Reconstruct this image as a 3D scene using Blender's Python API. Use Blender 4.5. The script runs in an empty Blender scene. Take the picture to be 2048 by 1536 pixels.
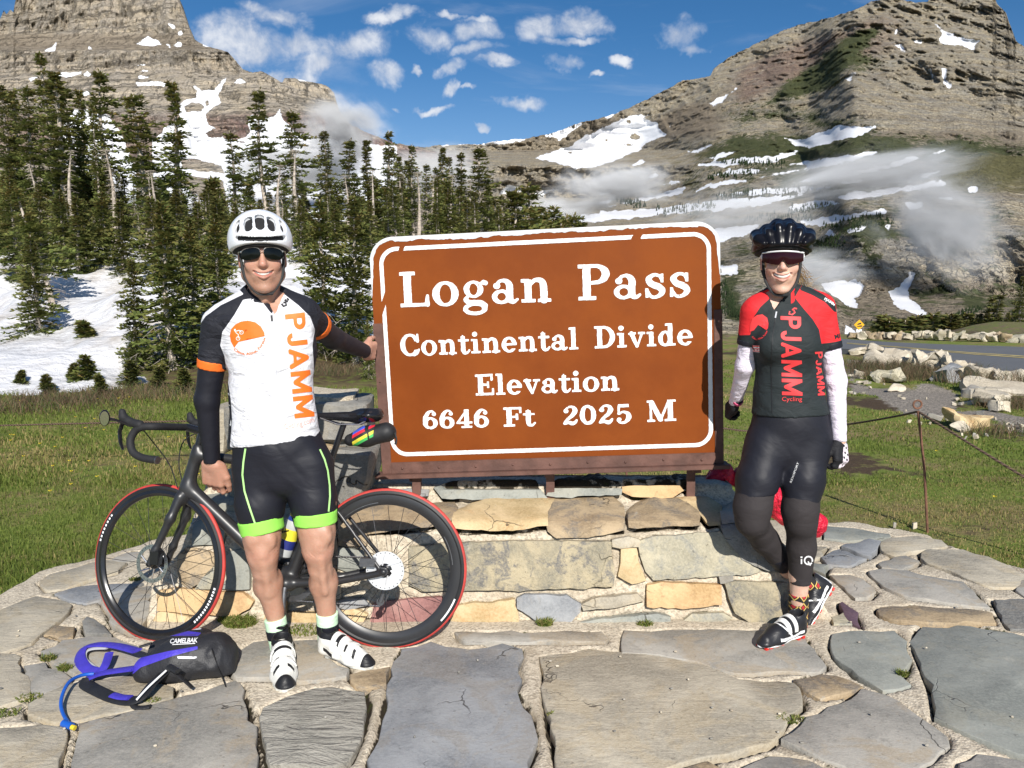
import bpy, bmesh, math, random
import numpy as np
from mathutils import Vector, Matrix, Euler
from mathutils.bvhtree import BVHTree
PI = math.pi
SC = bpy.context.scene
COL = SC.collection
# ---------------------------------------------------------------- camera
FPX, CAMZ, PITCH = 1550.0,1.52, math.atan(188/1550.0)
cam = bpy.data.cameras.new('camera')
cam.sensor_width = 36.0
cam.lens = FPX/2048*36.0
cam.clip_start = 0.05
cam.clip_end = 20000
camo = bpy.data.objects.new('camera', cam)
COL.objects.link(camo)
camo.location = (0,0, CAMZ)
camo.rotation_euler = (PI/2 - PITCH, 0,0)
SC.camera = camo
SC.view_settings.view_transform = 'Standard'
SC.view_settings.look = 'None'
SC.view_settings.gamma = 1
SC.view_settings.use_curve_mapping = False
SC.view_settings.exposure = 0.32
SC.cycles.max_bounces = 5
SC.cycles.diffuse_bounces = 3
SC.cycles.glossy_bounces = 2
SC.cycles.transmission_bounces = 4
SC.cycles.transparent_max_bounces = 12
SC.cycles.volume_bounces = 0
SC.cycles.volume_max_steps = 64
# ---------------------------------------------------------------- sun
SUN_EL = math.radians(35.0)
SUN_AZ = math.radians(168.0)          # from +Y towards +X: behind the camera, a little to its right
sdir = Vector((math.sin(SUN_AZ)*math.cos(SUN_EL), math.cos(SUN_AZ)*math.cos(SUN_EL), math.sin(SUN_EL)))
sl = bpy.data.lights.new('sun', 'SUN')
sl.energy = 4.9
sl.angle = math.radians(0.53)
sl.color = (1.0,0.955,0.88)
so = bpy.data.objects.new('sun', sl)
COL.objects.link(so)
so.rotation_euler = sdir.to_track_quat('Z', 'Y').to_euler()
so.location = (3,-6,9)

# ---------------------------------------------------------------- picture helpers (used to survey points of the place)
SP, CP = math.sin(PITCH), math.cos(PITCH)
def ray(px, py):
    x = (px - 1024)/FPX; y = -(py - 768)/FPX
    return Vector((x, CP + y*SP, -SP + y*CP))
def P(px, py, Y):
    d = ray(px, py)
    return Vector((0,0, CAMZ)) + d*(Y/d.y)
def G(px, py, z=0.0):
    d = ray(px, py)
    return Vector((0,0, CAMZ)) + d*((z - CAMZ)/d.z)
def proj(v):
    v = np.asarray(v, dtype=np.float64)
    x = v[:, 0]; y = v[:, 1]; z = v[:, 2] - CAMZ
    w = y*CP - z*SP
    u = y*SP + z*CP
    w = np.where(np.abs(w) < 1e-6,1e-6, w)
    return 1024 + FPX*x/w, 768 - FPX*u/w

# ---------------------------------------------------------------- world
W = bpy.data.worlds.new('World'); SC.world = W; W.use_nodes = True
nt = W.node_tree; nt.nodes.clear()
class NT:
    """small helper for building node trees"""
    def __init__(s, nt): s.nt = nt
    def n(s, t, **kw):
        nd = s.nt.nodes.new(t)
        for k, v in kw.items():
            if k.startswith('i_'):
                key = k[2:]
                key = int(key) if key.isdigit() else key
                s.put(nd.inputs[key], v)
            else: setattr(nd, k, v)
        return nd
    def put(s, sock, v):
        if isinstance(v, bpy.types.NodeSocket): s.nt.links.new(v, sock)
        else:
            if sock.type == 'RGBA' and hasattr(v, '__len__') and len(v) == 3: v = (*v, 1)
            sock.default_value = v
    def math(s, op, a, b=0.0, c=0.0, clamp=False):
        nd = s.nt.nodes.new('ShaderNodeMath'); nd.operation = op; nd.use_clamp = clamp
        s.put(nd.inputs[0], a); s.put(nd.inputs[1], b)
        if len(nd.inputs) > 2: s.put(nd.inputs[2], c)
        return nd.outputs[0]
    def vm(s, op, a, b=(0,0,0), c=None, out=0):
        nd = s.nt.nodes.new('ShaderNodeVectorMath'); nd.operation = op
        s.put(nd.inputs[0], a); s.put(nd.inputs[1], b)
        if c is not None: s.put(nd.inputs[3 if op == 'SCALE' else 2], c)
        return nd.outputs[out]
    def mix(s, f, a, b, mode='MIX'):
        nd = s.nt.nodes.new('ShaderNodeMix'); nd.data_type = 'RGBA'; nd.blend_type = mode
        s.put(nd.inputs[0], f); s.put(nd.inputs[6], a); s.put(nd.inputs[7], b)
        return nd.outputs[2]
    def noise(s, vec, scale, detail=4, rough=0.55, dist=0.0, out=0):
        nd = s.nt.nodes.new('ShaderNodeTexNoise')
        if vec is not None: s.put(nd.inputs['Vector'], vec)
        nd.inputs['Scale'].default_value = scale; nd.inputs['Detail'].default_value = detail
        nd.inputs['Roughness'].default_value = rough; nd.inputs['Distortion'].default_value = dist
        return nd.outputs[out]
    def step(s, v, lo, hi, a=0.0, b=1.0, smooth=True):
        nd = s.nt.nodes.new('ShaderNodeMapRange')
        nd.interpolation_type = 'SMOOTHSTEP' if smooth else 'LINEAR'
        s.put(nd.inputs[0], v); s.put(nd.inputs[1], lo); s.put(nd.inputs[2], hi); s.put(nd.inputs[3], a); s.put(nd.inputs[4], b)
        return nd.outputs[0]
    def ramp(s, f, stops):
        nd = s.nt.nodes.new('ShaderNodeValToRGB')
        s.put(nd.inputs[0], f)
        cr = nd.color_ramp
        while len(cr.elements) < len(stops): cr.elements.new(0.5)
        for e, (p, c) in zip(cr.elements, stops):
            e.position = p; e.color = (*c, 1)
        return nd.outputs[0]
    def attr(s, name, out='Fac'):
        nd = s.nt.nodes.new('ShaderNodeAttribute'); nd.attribute_name = name
        return nd.outputs[out]
T = NT(nt)
sky = T.n('ShaderNodeTexSky', sky_type='NISHITA', sun_disc=False, sun_elevation=SUN_EL, sun_rotation=SUN_AZ, altitude=2000, air_density=1.0, dust_density=0.25, ozone_density=2.2)
hs = T.n('ShaderNodeHueSaturation', i_Saturation=1.30, i_Value=1.0, i_Fac=1.0, i_Color=sky.outputs[0])
tc = T.n('ShaderNodeTexCoord')
sep = T.n('ShaderNodeSeparateXYZ', i_0=tc.outputs['Generated'])
yy = T.math('MAXIMUM', sep.outputs[1],0.05)
u = T.math('DIVIDE', sep.outputs[0], yy); v = T.math('DIVIDE', sep.outputs[2], yy)
uv = T.n('ShaderNodeCombineXYZ', i_0=u, i_1=v).outputs[0]
warp = T.noise(uv, 9.0,5,0.6,0.2, out=1)
uvw = T.vm('ADD', uv, T.vm('SCALE', T.vm('SUBTRACT', warp, (0.5,0.5,0.5)), c=0.085))
# cumulus puffs (centre x, centre y, half width, half height in the survey picture)
CL = [(545,25,70,20),(480,85,120,45),(590,75,40,35),(700,85,95,40),(640,120,50,30),(560,150,80,30),(780,140,45,25),(790,20,60,16),(960,20,40,10),
      (872,68,42,28),(965,50,52,34),(955,100,52,18),(910,135,30,18),(990,135,50,14),(1090,45,55,28),(1165,35,60,26),(1125,115,32,20),
      (1368,68,48,30),(1385,98,30,14),(1250,118,26,11),(1035,208,48,16),(970,247,24,8),(860,215,38,10),(790,217,13,6),(900,180,14,16),(848,132,12,7),(1195,150,16,6),
      (905,9,28,10),(1135,72,60,12),(930,186,16,7),(610,200,60,25)]
dens = None
for cx, cy, a, b in CL:
    d0 = ray(cx, cy); dx = ray(cx + a, cy); dz = ray(cx, cy - b)
    u0, v0 = d0.x/d0.y, d0.z/d0.y
    ia = 1/(dx.x/dx.y - u0); ib = 1/(dz.z/dz.y - v0)
    q = T.vm('MULTIPLY', T.vm('SUBTRACT', uvw, (u0, v0,0)),(ia, ib, 0))
    q = T.vm('DOT_PRODUCT', q, q, out=1)
    e = T.math('SUBTRACT', 1.0, q)
    dens = e if dens is None else T.math('SMOOTH_MAX', dens, e, 0.5)
dens = T.math('MAXIMUM', dens, -0.9)
fine = T.noise(uv, 26.0,7,0.62,0.3)
mid = T.noise(uv, 11.0,5,0.55,0.2)
dn = T.math('ADD', dens, T.math('MULTIPLY', T.math('SUBTRACT', fine, 0.5),3.4))
dn = T.math('ADD', dn, T.math('MULTIPLY', T.math('SUBTRACT', mid, 0.5),1.6))
cum = T.step(dn, -0.45,1.7)
# thin veils, everywhere on the sky
str_ = T.vm('MULTIPLY', uv, (1.0,3.5,1))
ci = T.noise(str_, 3.2,6,0.6,0.6)
ci = T.math('MULTIPLY', T.step(ci, 0.48,0.78),0.34)
# loose clouds on the rest of the sky (behind and beside the camera)
oth = T.noise(tc.outputs['Generated'],3.0,7,0.6,0.2)
oth = T.math('MULTIPLY', T.step(oth, 0.56,0.70), T.step(sep.outputs[1],0.55,0.3))
hor = T.math('MULTIPLY', T.step(sep.outputs[2],0.30,0.0),0.28)
tot = T.math('MAXIMUM', T.math('MAXIMUM', T.math('MULTIPLY', cum, 0.93), ci), T.math('MULTIPLY', oth, 0.8))
tot = T.math('MAXIMUM', tot, hor)
shade = T.step(T.math('ADD', T.math('MULTIPLY', mid, 1.2), T.math('MULTIPLY', fine, 0.6)),0.65,1.2)
ccol = T.mix(shade, (5.9,6.4,7.4),(9.4,9.6,10.0))
ccol = T.mix(T.step(dn, 0.0,1.0),(6.6,7.3,8.6), ccol)
fin = T.mix(tot, hs.outputs[0], ccol)
bg = T.n('ShaderNodeBackground', i_Color=fin, i_Strength=0.078)
T.n('ShaderNodeOutputWorld', i_Surface=bg.outputs[0])
W.cycles.sampling_method = 'MANUAL'; W.cycles.sample_map_resolution = 512
# ---------------------------------------------------------------- numpy noise
rng = np.random.RandomState(7)
_perm = rng.permutation(512); _perm = np.concatenate([_perm, _perm, _perm])
_val = rng.rand(512)*2 - 1
def vnoise(x, y, z=None, seed=0):
    """smooth value noise, -1..1"""
    x = np.asarray(x, dtype=np.float64) + seed*17.3; y = np.asarray(y, dtype=np.float64) + seed*5.7
    z = np.zeros_like(x) if z is None else np.asarray(z, dtype=np.float64)
    xi = np.floor(x).astype(np.int64); yi = np.floor(y).astype(np.int64); zi = np.floor(z).astype(np.int64)
    fx = x - xi; fy = y - yi; fz = z - zi
    fx = fx*fx*(3 - 2*fx); fy = fy*fy*(3 - 2*fy); fz = fz*fz*(3 - 2*fz)
    def h(a, b, c): return _val[_perm[_perm[_perm[a & 511] + (b & 511)] + (c & 511)] & 511]
    def pl(c):
        return (h(xi, yi, c)*(1 - fx) + h(xi + 1, yi, c)*fx)*(1 - fy) + (h(xi, yi + 1, c)*(1 - fx) + h(xi + 1, yi + 1, c)*fx)*fy
    if np.all(fz == 0): return pl(zi)
    return pl(zi)*(1 - fz) + pl(zi + 1)*fz
def fbm(x, y, z=None, o=5, g=0.5, seed=0, ridged=False):
    s = 0; a = 1; t = 0
    for i in range(o):
        k = 2.03 ** i
        n = vnoise(x*k, y*k, None if z is None else z*k, seed + i*3)
        if ridged: n = 1 - 2*np.abs(n)
        s = s + a*n; t += a; a *= g
    return s/t
def sstep(a, b, x):
    t = np.clip((x - a)/(b - a),0,1); return t*t*(3 - 2*t)
def poly_sd(px, py, poly):
    """signed distance to a polygon, negative inside"""
    poly = np.asarray(poly, dtype=np.float64)
    d = np.full(px.shape, 1e18); ins = np.zeros(px.shape, bool)
    m = len(poly)
    for i in range(m):
        ax, ay = poly[i]; bx, by = poly[(i + 1) % m]
        ex, ey = bx - ax, by - ay
        t = np.clip(((px - ax)*ex + (py - ay)*ey)/(ex*ex + ey*ey + 1e-12),0,1)
        dx = px - ax - t*ex; dy = py - ay - t*ey
        d = np.minimum(d, dx*dx + dy*dy)
        if ay != by:
            ins ^= ((ay > py) != (by > py)) & (px < (bx - ax)*(py - ay)/(by - ay) + ax)
    d = np.sqrt(d)
    return np.where(ins, -d, d)
def polys_sd(px, py, polys):
    r = np.full(px.shape, 1e9)
    for p in polys:
        p = np.asarray(p, dtype=float)
        lo = p.min(0) - 60; hi = p.max(0) + 60
        m = (px > lo[0]) & (px < hi[0]) & (py > lo[1]) & (py < hi[1])
        if m.any(): r[m] = np.minimum(r[m], poly_sd(px[m], py[m], p))
    return r
# ---------------------------------------------------------------- objects
def tag(o, label=None, cat=None, group=None, kind=None):
    if label: o['label'] = label
    if cat: o['category'] = cat
    if group: o['group'] = group
    if kind: o['kind'] = kind
    return o
def empty(name, loc=(0,0,0), rot=(0,0,0)):
    o = bpy.data.objects.new(name, None); COL.objects.link(o)
    o.location = loc; o.rotation_euler = rot; o.empty_display_size = 0.1
    return o
def link(name, me, parent=None, keep=False):
    o = bpy.data.objects.new(name, me); COL.objects.link(o)
    if parent is not None:
        o.parent = parent
        if keep: o.matrix_parent_inverse = wmat(parent).inverted()
    return o
def wmat(o):
    m = o.matrix_basis.copy()
    if o.parent is not None: m = wmat(o.parent) @ o.matrix_parent_inverse @ m
    return m
def mesh_np(name, v, f, mat=None, smooth=True, attrs=None):
    me = bpy.data.meshes.new(name)
    v = np.asarray(v, dtype=np.float32)
    if isinstance(f, np.ndarray):
        k = f.shape[1]
        me.vertices.add(len(v)); me.vertices.foreach_set('co', v.ravel())
        me.loops.add(f.size); me.loops.foreach_set('vertex_index', f.ravel().astype(np.int32))
        me.polygons.add(len(f)); me.polygons.foreach_set('loop_start', np.arange(0, f.size, k, dtype=np.int32))
        try: me.polygons.foreach_set('loop_total', np.full(len(f), k, dtype=np.int32))
        except Exception: pass
        me.update(calc_edges=True)
    else:
        me.from_pydata([tuple(map(float, p)) for p in v],[], f); me.update()
    if smooth:
        me.polygons.foreach_set('use_smooth', np.ones(len(me.polygons), bool))
    if attrs:
        for k, a in attrs.items():
            at = me.attributes.new(k, 'FLOAT', 'POINT'); at.data.foreach_set('value', np.asarray(a, dtype=np.float32))
    for m in (mat if isinstance(mat, (list, tuple)) else [mat]):
        if m: me.materials.append(m)
    return me
def frame_of(d, up=(0,0,1)):
    d = Vector(d).normalized(); u = Vector(up)
    if abs(d.dot(u.normalized())) > 0.98: u = Vector((0,1,0)) if abs(d.y) < 0.9 else Vector((1,0,0))
    s = d.cross(u).normalized(); return s, s.cross(d).normalized(), d
class MB:
    """mesh builder: boxes, tubes, rings, prisms"""
    def __init__(s): s.v = []; s.f = []; s.mi = []; s.cur = 0
    def add(s, v, f):
        n = len(s.v); s.v += [tuple(p) for p in v]; s.f += [tuple(i + n for i in q) for q in f]; s.mi += [s.cur]*len(f); return s
    def box(s, c, d, rot=None, top=1.0):
        c = Vector(c); v = []
        for x, y, z in ((-1,-1,-1),(1,-1,-1),(1,1,-1),(-1,1,-1),(-1,-1,1),(1,-1,1),(1,1,1),(-1,1,1)):
            k = top if z > 0 else 1
            p = Vector((x*d[0]/2*k, y*d[1]/2*k, z*d[2]/2))
            if rot is not None: p = rot @ p
            v.append(c + p)
        return s.add(v, [(0,3,2,1),(4,5,6,7),(0,1,5,4),(1,2,6,5),(2,3,7,6),(3,0,4,7)])
    def tube(s, pts, r, n=8, cap=True, closed=False, flat=None, up=(0,0,1)):
        """flat=(wx, wz): section scale on its side and up axes"""
        pts = [Vector(p) for p in pts]; m = len(pts)
        rr = r if hasattr(r, '__len__') else [r]*m
        v = []; side = None
        for i, p in enumerate(pts):
            if closed: d = pts[(i + 1) % m] - pts[i - 1]
            else: d = pts[min(i + 1, m - 1)] - pts[max(i - 1,0)]
            if d.length < 1e-9: d = Vector((0,0,1))
            d.normalize()
            if side is None: side, u2, _ = frame_of(d, up)
            else:
                side = (side - d*side.dot(d))
                if side.length < 1e-6: side = frame_of(d, up)[0]
                side.normalize(); u2 = side.cross(d).normalized()
            fx, fz = flat if flat else (1,1)
            if flat and hasattr(flat[0], '__len__'): fx, fz = flat[i]
            for k in range(n):
                a = 2*PI*k/n
                v.append(p + side*(math.cos(a)*rr[i]*fx) + u2*(math.sin(a)*rr[i]*fz))
        f = []
        for i in range(m if closed else m - 1):
            for k in range(n):
                a = i*n + k; b = i*n + (k + 1) % n; j = (i + 1) % m
                f.append((a, b, j*n + (k + 1) % n, j*n + k))
        if cap and not closed:
            f.append(tuple(range(n))[::-1]); f.append(tuple((m - 1)*n + k for k in range(n)))
        return s.add(v, f)
    def ring(s, c, ax, R, r, n=48, m=8, sec=None):
        """torus-like ring round axis ax; sec = list of (radial, axial) offsets instead of a circle"""
        c = Vector(c); a, b, d = frame_of(ax)
        if sec is None: sec = [(math.cos(2*PI*k/m)*r, math.sin(2*PI*k/m)*r) for k in range(m)]
        m = len(sec); v = []
        for i in range(n):
            t = 2*PI*i/n; e = a*math.cos(t) + b*math.sin(t)
            for (q, w) in sec: v.append(c + e*(R + q) + d*w)
        f = [(i*m + k, ((i + 1) % n)*m + k, ((i + 1) % n)*m + (k + 1) % m, i*m + (k + 1) % m) for i in range(n) for k in range(m)]
        return s.add(v, f)
    def cyl(s, a, b, r, n=16, r2=None): return s.tube([a, b],[r, r if r2 is None else r2], n)
    def prism(s, poly, o, ex, ey, ez, h):
        """polygon (x,y) in the plane o+x*ex+y*ey, thickness h along ez (from 0 to h)"""
        o, ex, ey, ez = Vector(o), Vector(ex), Vector(ey), Vector(ez); n = len(poly)
        v = [o + ex*x + ey*y for x, y in poly] + [o + ex*x + ey*y + ez*h for x, y in poly]
        return s.add(v, [tuple(range(n))[::-1], tuple(range(n, 2*n))] + [(k, (k + 1) % n, n + (k + 1) % n, n + k) for k in range(n)])
    def lathe(s, prof, c, ax=(0,0,1), n=24):
        c = Vector(c); a, b, d = frame_of(ax); v = []; m = len(prof)
        for (r, z) in prof:
            for k in range(n):
                t = 2*PI*k/n; v.append(c + (a*math.cos(t) + b*math.sin(t))*max(r, 1e-5) + d*z)
        f = [(i*n + k, i*n + (k + 1) % n, (i + 1)*n + (k + 1) % n, (i + 1)*n + k) for i in range(m - 1) for k in range(n)]
        return s.add(v, f)
    def sphere(s, c, r, n=12, m=8, rot=None):
        rx, ry, rz = r if hasattr(r, '__len__') else (r, r, r); v = []; c = Vector(c)
        for i in range(m + 1):
            a = PI*i/m
            for k in range(n):
                t = 2*PI*k/n
                p = Vector((math.sin(a)*math.cos(t)*rx, math.sin(a)*math.sin(t)*ry, math.cos(a)*rz))
                if rot is not None: p = rot @ p
                v.append(c + p)
        return s.add(v, [(i*n + k, i*n + (k + 1) % n, (i + 1)*n + (k + 1) % n, (i + 1)*n + k) for i in range(m) for k in range(n)])
    def mesh(s, name, mat, smooth=False, bevel=0):
        me = bpy.data.meshes.new(name); me.from_pydata(s.v, [], s.f)
        mats = mat if isinstance(mat, (list, tuple)) else [mat]
        for m in mats: me.materials.append(m)
        if len(mats) > 1: me.polygons.foreach_set('material_index', s.mi)
        bm = bmesh.new(); bm.from_mesh(me)
        bmesh.ops.remove_doubles(bm, verts=bm.verts, dist=1e-6)
        bmesh.ops.recalc_face_normals(bm, faces=bm.faces)
        if bevel: bmesh.ops.bevel(bm, geom=[e for e in bm.edges if len(e.link_faces) == 2 and e.calc_face_angle(0) > 0.6], offset=bevel, segments=2, affect='EDGES', clamp_overlap=True)
        bm.to_mesh(me); bm.free()
        if smooth:
            me.polygons.foreach_set('use_smooth', np.ones(len(me.polygons), bool))
            try: me.set_sharp_from_angle(angle=math.radians(38))
            except Exception: pass
        me.update(); return me
    def build(s, name, mat, parent=None, smooth=False, bevel=0, keep=False):
        return link(name, s.mesh(name, mat, smooth, bevel), parent, keep)
def spline(pts, k=6, closed=False):
    pts = [np.array(p, dtype=float) for p in pts]; n = len(pts); out = []
    for i in range(n if closed else n - 1):
        g = (lambda j: pts[j % n]) if closed else (lambda j: pts[min(max(j, 0), n - 1)])
        p0, p1, p2, p3 = g(i - 1), g(i), g(i + 1), g(i + 2)
        for t in np.arange(k)/k:
            out.append(0.5*((2*p1) + (-p0 + p2)*t + (2*p0 - 5*p1 + 4*p2 - p3)*t*t + (-p0 + 3*p1 - 3*p2 + p3)*t ** 3))
    if not closed: out.append(pts[-1])
    return out
# ---------------------------------------------------------------- signed distance modelling
class Sdf:
    def __init__(s, lo, hi, h):
        s.lo = np.array(lo, float); s.h = h
        s.n = np.ceil((np.array(hi, float) - s.lo)/h).astype(int) + 1
        s.f = np.full(s.n, 0.5, np.float32)
        s.ax = [s.lo[i] + np.arange(s.n[i])*h for i in range(3)]
    def _sl(s, lo, hi):
        a = np.clip(np.floor((np.array(lo) - s.lo)/s.h).astype(int),0, s.n)
        b = np.clip(np.ceil((np.array(hi) - s.lo)/s.h).astype(int) + 1,0, s.n)
        return tuple(slice(x, y) for x, y in zip(a, b))
    def apply(s, fn, lo, hi, k=0.0, sub=False, inter=False):
        pad = k + 4*s.h
        sl = s._sl(np.array(lo) - pad, np.array(hi) + pad)
        if any(q.stop <= q.start for q in sl): return s
        X = s.ax[0][sl[0]][:, None, None]; Y = s.ax[1][sl[1]][None, :, None]; Z = s.ax[2][sl[2]][None, None, :]
        d = fn(X, Y, Z).astype(np.float32); a = s.f[sl]
        if sub or inter:
            if sub: d = -d
            if k > 0:
                hh = np.maximum(k - np.abs(a - d),0)/k; s.f[sl] = np.maximum(a, d) + hh*hh*k/4
            else: s.f[sl] = np.maximum(a, d)
        else:
            if k > 0:
                hh = np.maximum(k - np.abs(a - d),0)/k; s.f[sl] = np.minimum(a, d) - hh*hh*k/4
            else: s.f[sl] = np.minimum(a, d)
        return s
    def cap(s, a, b, ra, rb=None, k=0.0, flat=None, sub=False, cut=(0,0)):
        """tapered capsule; flat=(dir, scale): squeezed along dir; cut flags give flat ends"""
        a = np.array(a, float); b = np.array(b, float); rb = ra if rb is None else rb
        L = b - a; L2 = max(float(L @ L),1e-9); Ln = math.sqrt(L2); r = max(ra, rb)
        fd = None if flat is None else np.array(Vector(flat[0]).normalized()); fs = 1 if flat is None else flat[1]
        def fn(X, Y, Z):
            qx, qy, qz = X - a[0], Y - a[1], Z - a[2]
            t0 = (qx*L[0] + qy*L[1] + qz*L[2])/L2
            t = np.clip(t0,0,1)
            ex, ey, ez = qx - t*L[0], qy - t*L[1], qz - t*L[2]
            if fd is not None:
                w = ex*fd[0] + ey*fd[1] + ez*fd[2]; m = w*(1/fs - 1)
                ex, ey, ez = ex + m*fd[0], ey + m*fd[1], ez + m*fd[2]
            d = np.sqrt(ex*ex + ey*ey + ez*ez) - (ra + (rb - ra)*t)
            if fd is not None: d = d*(0.5 + 0.5*fs) if fs < 1 else d
            if cut[0]: d = np.maximum(d, -t0*Ln)
            if cut[1]: d = np.maximum(d, (t0 - 1)*Ln)
            return d
        R = r*max(1, fs)
        return s.apply(fn, np.minimum(a, b) - R, np.maximum(a, b) + R, k, sub)
    def path(s, pts, rr, k=0.0, sub=False, flat=None):
        for i in range(len(pts) - 1):
            s.cap(pts[i], pts[i + 1], rr[i] if hasattr(rr, '__len__') else rr, rr[i + 1] if hasattr(rr, '__len__') else rr, k, flat, sub)
        return s
    def ell(s, c, r, k=0.0, rot=None, sub=False, p=2):
        c = np.array(c, float); r = np.array(r, float)
        M = np.eye(3) if rot is None else np.array(rot.to_3x3()).T if hasattr(rot, 'to_3x3') else np.array(rot).T
        R = float(r.max())*1.05
        def fn(X, Y, Z):
            q = (X - c[0], Y - c[1], Z - c[2])
            a = [(M[i, 0]*q[0] + M[i, 1]*q[1] + M[i, 2]*q[2])/r[i] for i in range(3)]
            if p == 2:
                k0 = np.sqrt(a[0] ** 2 + a[1] ** 2 + a[2] ** 2)
                k1 = np.sqrt((a[0]/r[0]) ** 2 + (a[1]/r[1]) ** 2 + (a[2]/r[2]) ** 2)
                return k0*(k0 - 1)/np.maximum(k1,1e-6)
            k0 = (np.abs(a[0]) ** p + np.abs(a[1]) ** p + np.abs(a[2]) ** p) ** (1/p)
            return (k0 - 1)*r.min()
        return s.apply(fn, c - R, c + R, k, sub)
    def noise(s, amp, sc, seed=0, o=3):
        """surface relief"""
        m = np.abs(s.f) < amp*2 + 4*s.h
        idx = np.nonzero(m)
        x, y, z = (s.ax[i][idx[i]] for i in range(3))
        s.f[idx] += amp*fbm(x*sc, y*sc, z*sc, o=o, seed=seed).astype(np.float32)
        return s
    def warp(s, fn, band):
        m = np.abs(s.f) < band; idx = np.nonzero(m)
        x, y, z = (s.ax[i][idx[i]] for i in range(3))
        s.f[idx] += fn(x, y, z).astype(np.float32)
        return s
    def mesh(s):
        f = s.f
        f[0] = np.maximum(f[0],.01); f[-1] = np.maximum(f[-1],.01); f[:, 0] = np.maximum(f[:, 0],.01); f[:, -1] = np.maximum(f[:, -1],.01); f[:, :, 0] = np.maximum(f[:, :, 0],.01); f[:, :, -1] = np.maximum(f[:, :, -1],.01)
        ins = f < 0
        nx, ny, nz = f.shape
        c = np.zeros((nx - 1, ny - 1, nz - 1), np.int8)
        for i in (0,1):
            for j in (0,1):
                for k in (0,1): c += ins[i:nx - 1 + i, j:ny - 1 + j, k:nz - 1 + k]
        act = (c > 0) & (c < 8)
        I = np.array(np.nonzero(act)).T
        ids = np.full(act.shape, -1, np.int64); ids[act] = np.arange(len(I))
        acc = np.zeros((len(I),3)); cnt = np.zeros(len(I))
        cs = [(i, j, k) for i in (0,1) for j in (0,1) for k in (0,1)]
        val = {q: f[I[:, 0] + q[0], I[:, 1] + q[1], I[:, 2] + q[2]].astype(float) for q in cs}
        for q in cs:
            for ax in range(3):
                if q[ax] == 0:
                    w = list(q); w[ax] = 1; w = tuple(w)
                    a, b = val[q], val[w]; m = (a < 0) != (b < 0)
                    t = np.where(m, a/np.where(a == b, 1, a - b),0)
                    p = np.tile(np.array(q, float),(len(I),1)); p[:, ax] += t
                    acc[m] += p[m]; cnt[m] += 1
        V = (I + acc/cnt[:, None])*s.h + s.lo
        F = []
        for ax in range(3):
            sa = [slice(None)]*3; sb = [slice(None)]*3
            sa[ax] = slice(0,-1); sb[ax] = slice(1, None)
            A = ins[tuple(sa)]; B = ins[tuple(sb)]
            e = np.array(np.nonzero(A != B)).T
            o1, o2 = (ax + 1) % 3,(ax + 2) % 3
            e = e[(e[:, o1] > 0) & (e[:, o2] > 0)]
            fl = A[tuple(e.T)]
            def cid(a, b):
                q = e.copy(); q[:, o1] -= a; q[:, o2] -= b
                q = np.minimum(q, np.array(act.shape) - 1)
                return ids[tuple(q.T)]
            q = np.stack([cid(1,1), cid(0,1), cid(0,0), cid(1,0)],1)
            q[~fl] = q[~fl][:, ::-1]
            F.append(q)
        F = np.concatenate(F); F = F[(F >= 0).all(1)]
        return V, F
    def build(s, name, mat, parent=None, attrs=None, relax=0):
        V, F = s.mesh()
        if relax:
            for _ in range(relax):
                a = np.zeros_like(V); n = np.zeros(len(V))
                for i in range(4):
                    j = (i + 1) % 4
                    np.add.at(a, F[:, i], V[F[:, j]]); np.add.at(n, F[:, i],1)
                    np.add.at(a, F[:, j], V[F[:, i]]); np.add.at(n, F[:, j],1)
                V = V*0.4 + 0.6*a/np.maximum(n, 1)[:, None]
        at = attrs(V) if attrs else None
        return link(name, mesh_np(name, V, F, mat, True, at), parent, keep=True)
# ---------------------------------------------------------------- materials
def new_mat(name):
    m = bpy.data.materials.new(name); m.use_nodes = True
    t = NT(m.node_tree); b = m.node_tree.nodes['Principled BSDF']
    return m, t, b
def simple(name, col, rough=0.6, metal=0.0, var=0.15, vs=12.0, bump=0.0, bs=60.0, spec=0.5, coat=0.0, dirt=None, bd=0.01):
    """flat colour with procedural variation and fine relief"""
    m, t, b = new_mat(name)
    oc = t.n('ShaderNodeTexCoord').outputs['Object']
    n1 = t.noise(oc, vs, 5,0.6)
    lo = tuple(max(0, c*(1 - var)) for c in col); hi = tuple(min(1, c*(1 + var)) for c in col)
    c = t.mix(t.step(n1,0.3,0.7), lo, hi)
    if dirt: c = t.mix(t.math('MULTIPLY', t.step(t.noise(oc, vs*0.7,6,0.65),0.52,0.75), dirt[3] if len(dirt) > 3 else 0.6), c, dirt[:3])
    t.put(b.inputs['Base Color'], c)
    b.inputs['Roughness'].default_value = rough; b.inputs['Metallic'].default_value = metal
    b.inputs['Specular IOR Level'].default_value = spec
    b.inputs['Coat Weight'].default_value = coat
    if bump:
        n2 = t.noise(oc, bs, 4,0.6)
        bn = t.n('ShaderNodeBump', i_Height=n2, i_Strength=bump, i_Distance=bd)
        t.put(b.inputs['Normal'], bn.outputs[0])
    return m
def decal_map(bvh, poly2d, off=0.002):
    """drop survey-picture points onto a surface"""
    out = []
    o = Vector((0,0, CAMZ))
    for x, y in poly2d:
        d = ray(x, y).normalized()
        h = bvh.ray_cast(o, d)
        out.append(None if h[0] is None else h[0] - d*off)
    return out
def bvh_of(*objs):
    vs = []; fs = []
    for o in objs:
        n = len(vs); M = wmat(o)
        vs += [M @ v.co for v in o.data.vertices]; fs += [tuple(n + i for i in p.vertices) for p in o.data.polygons]
    return BVHTree.FromPolygons(vs, fs)
_fontcache = {}
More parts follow.
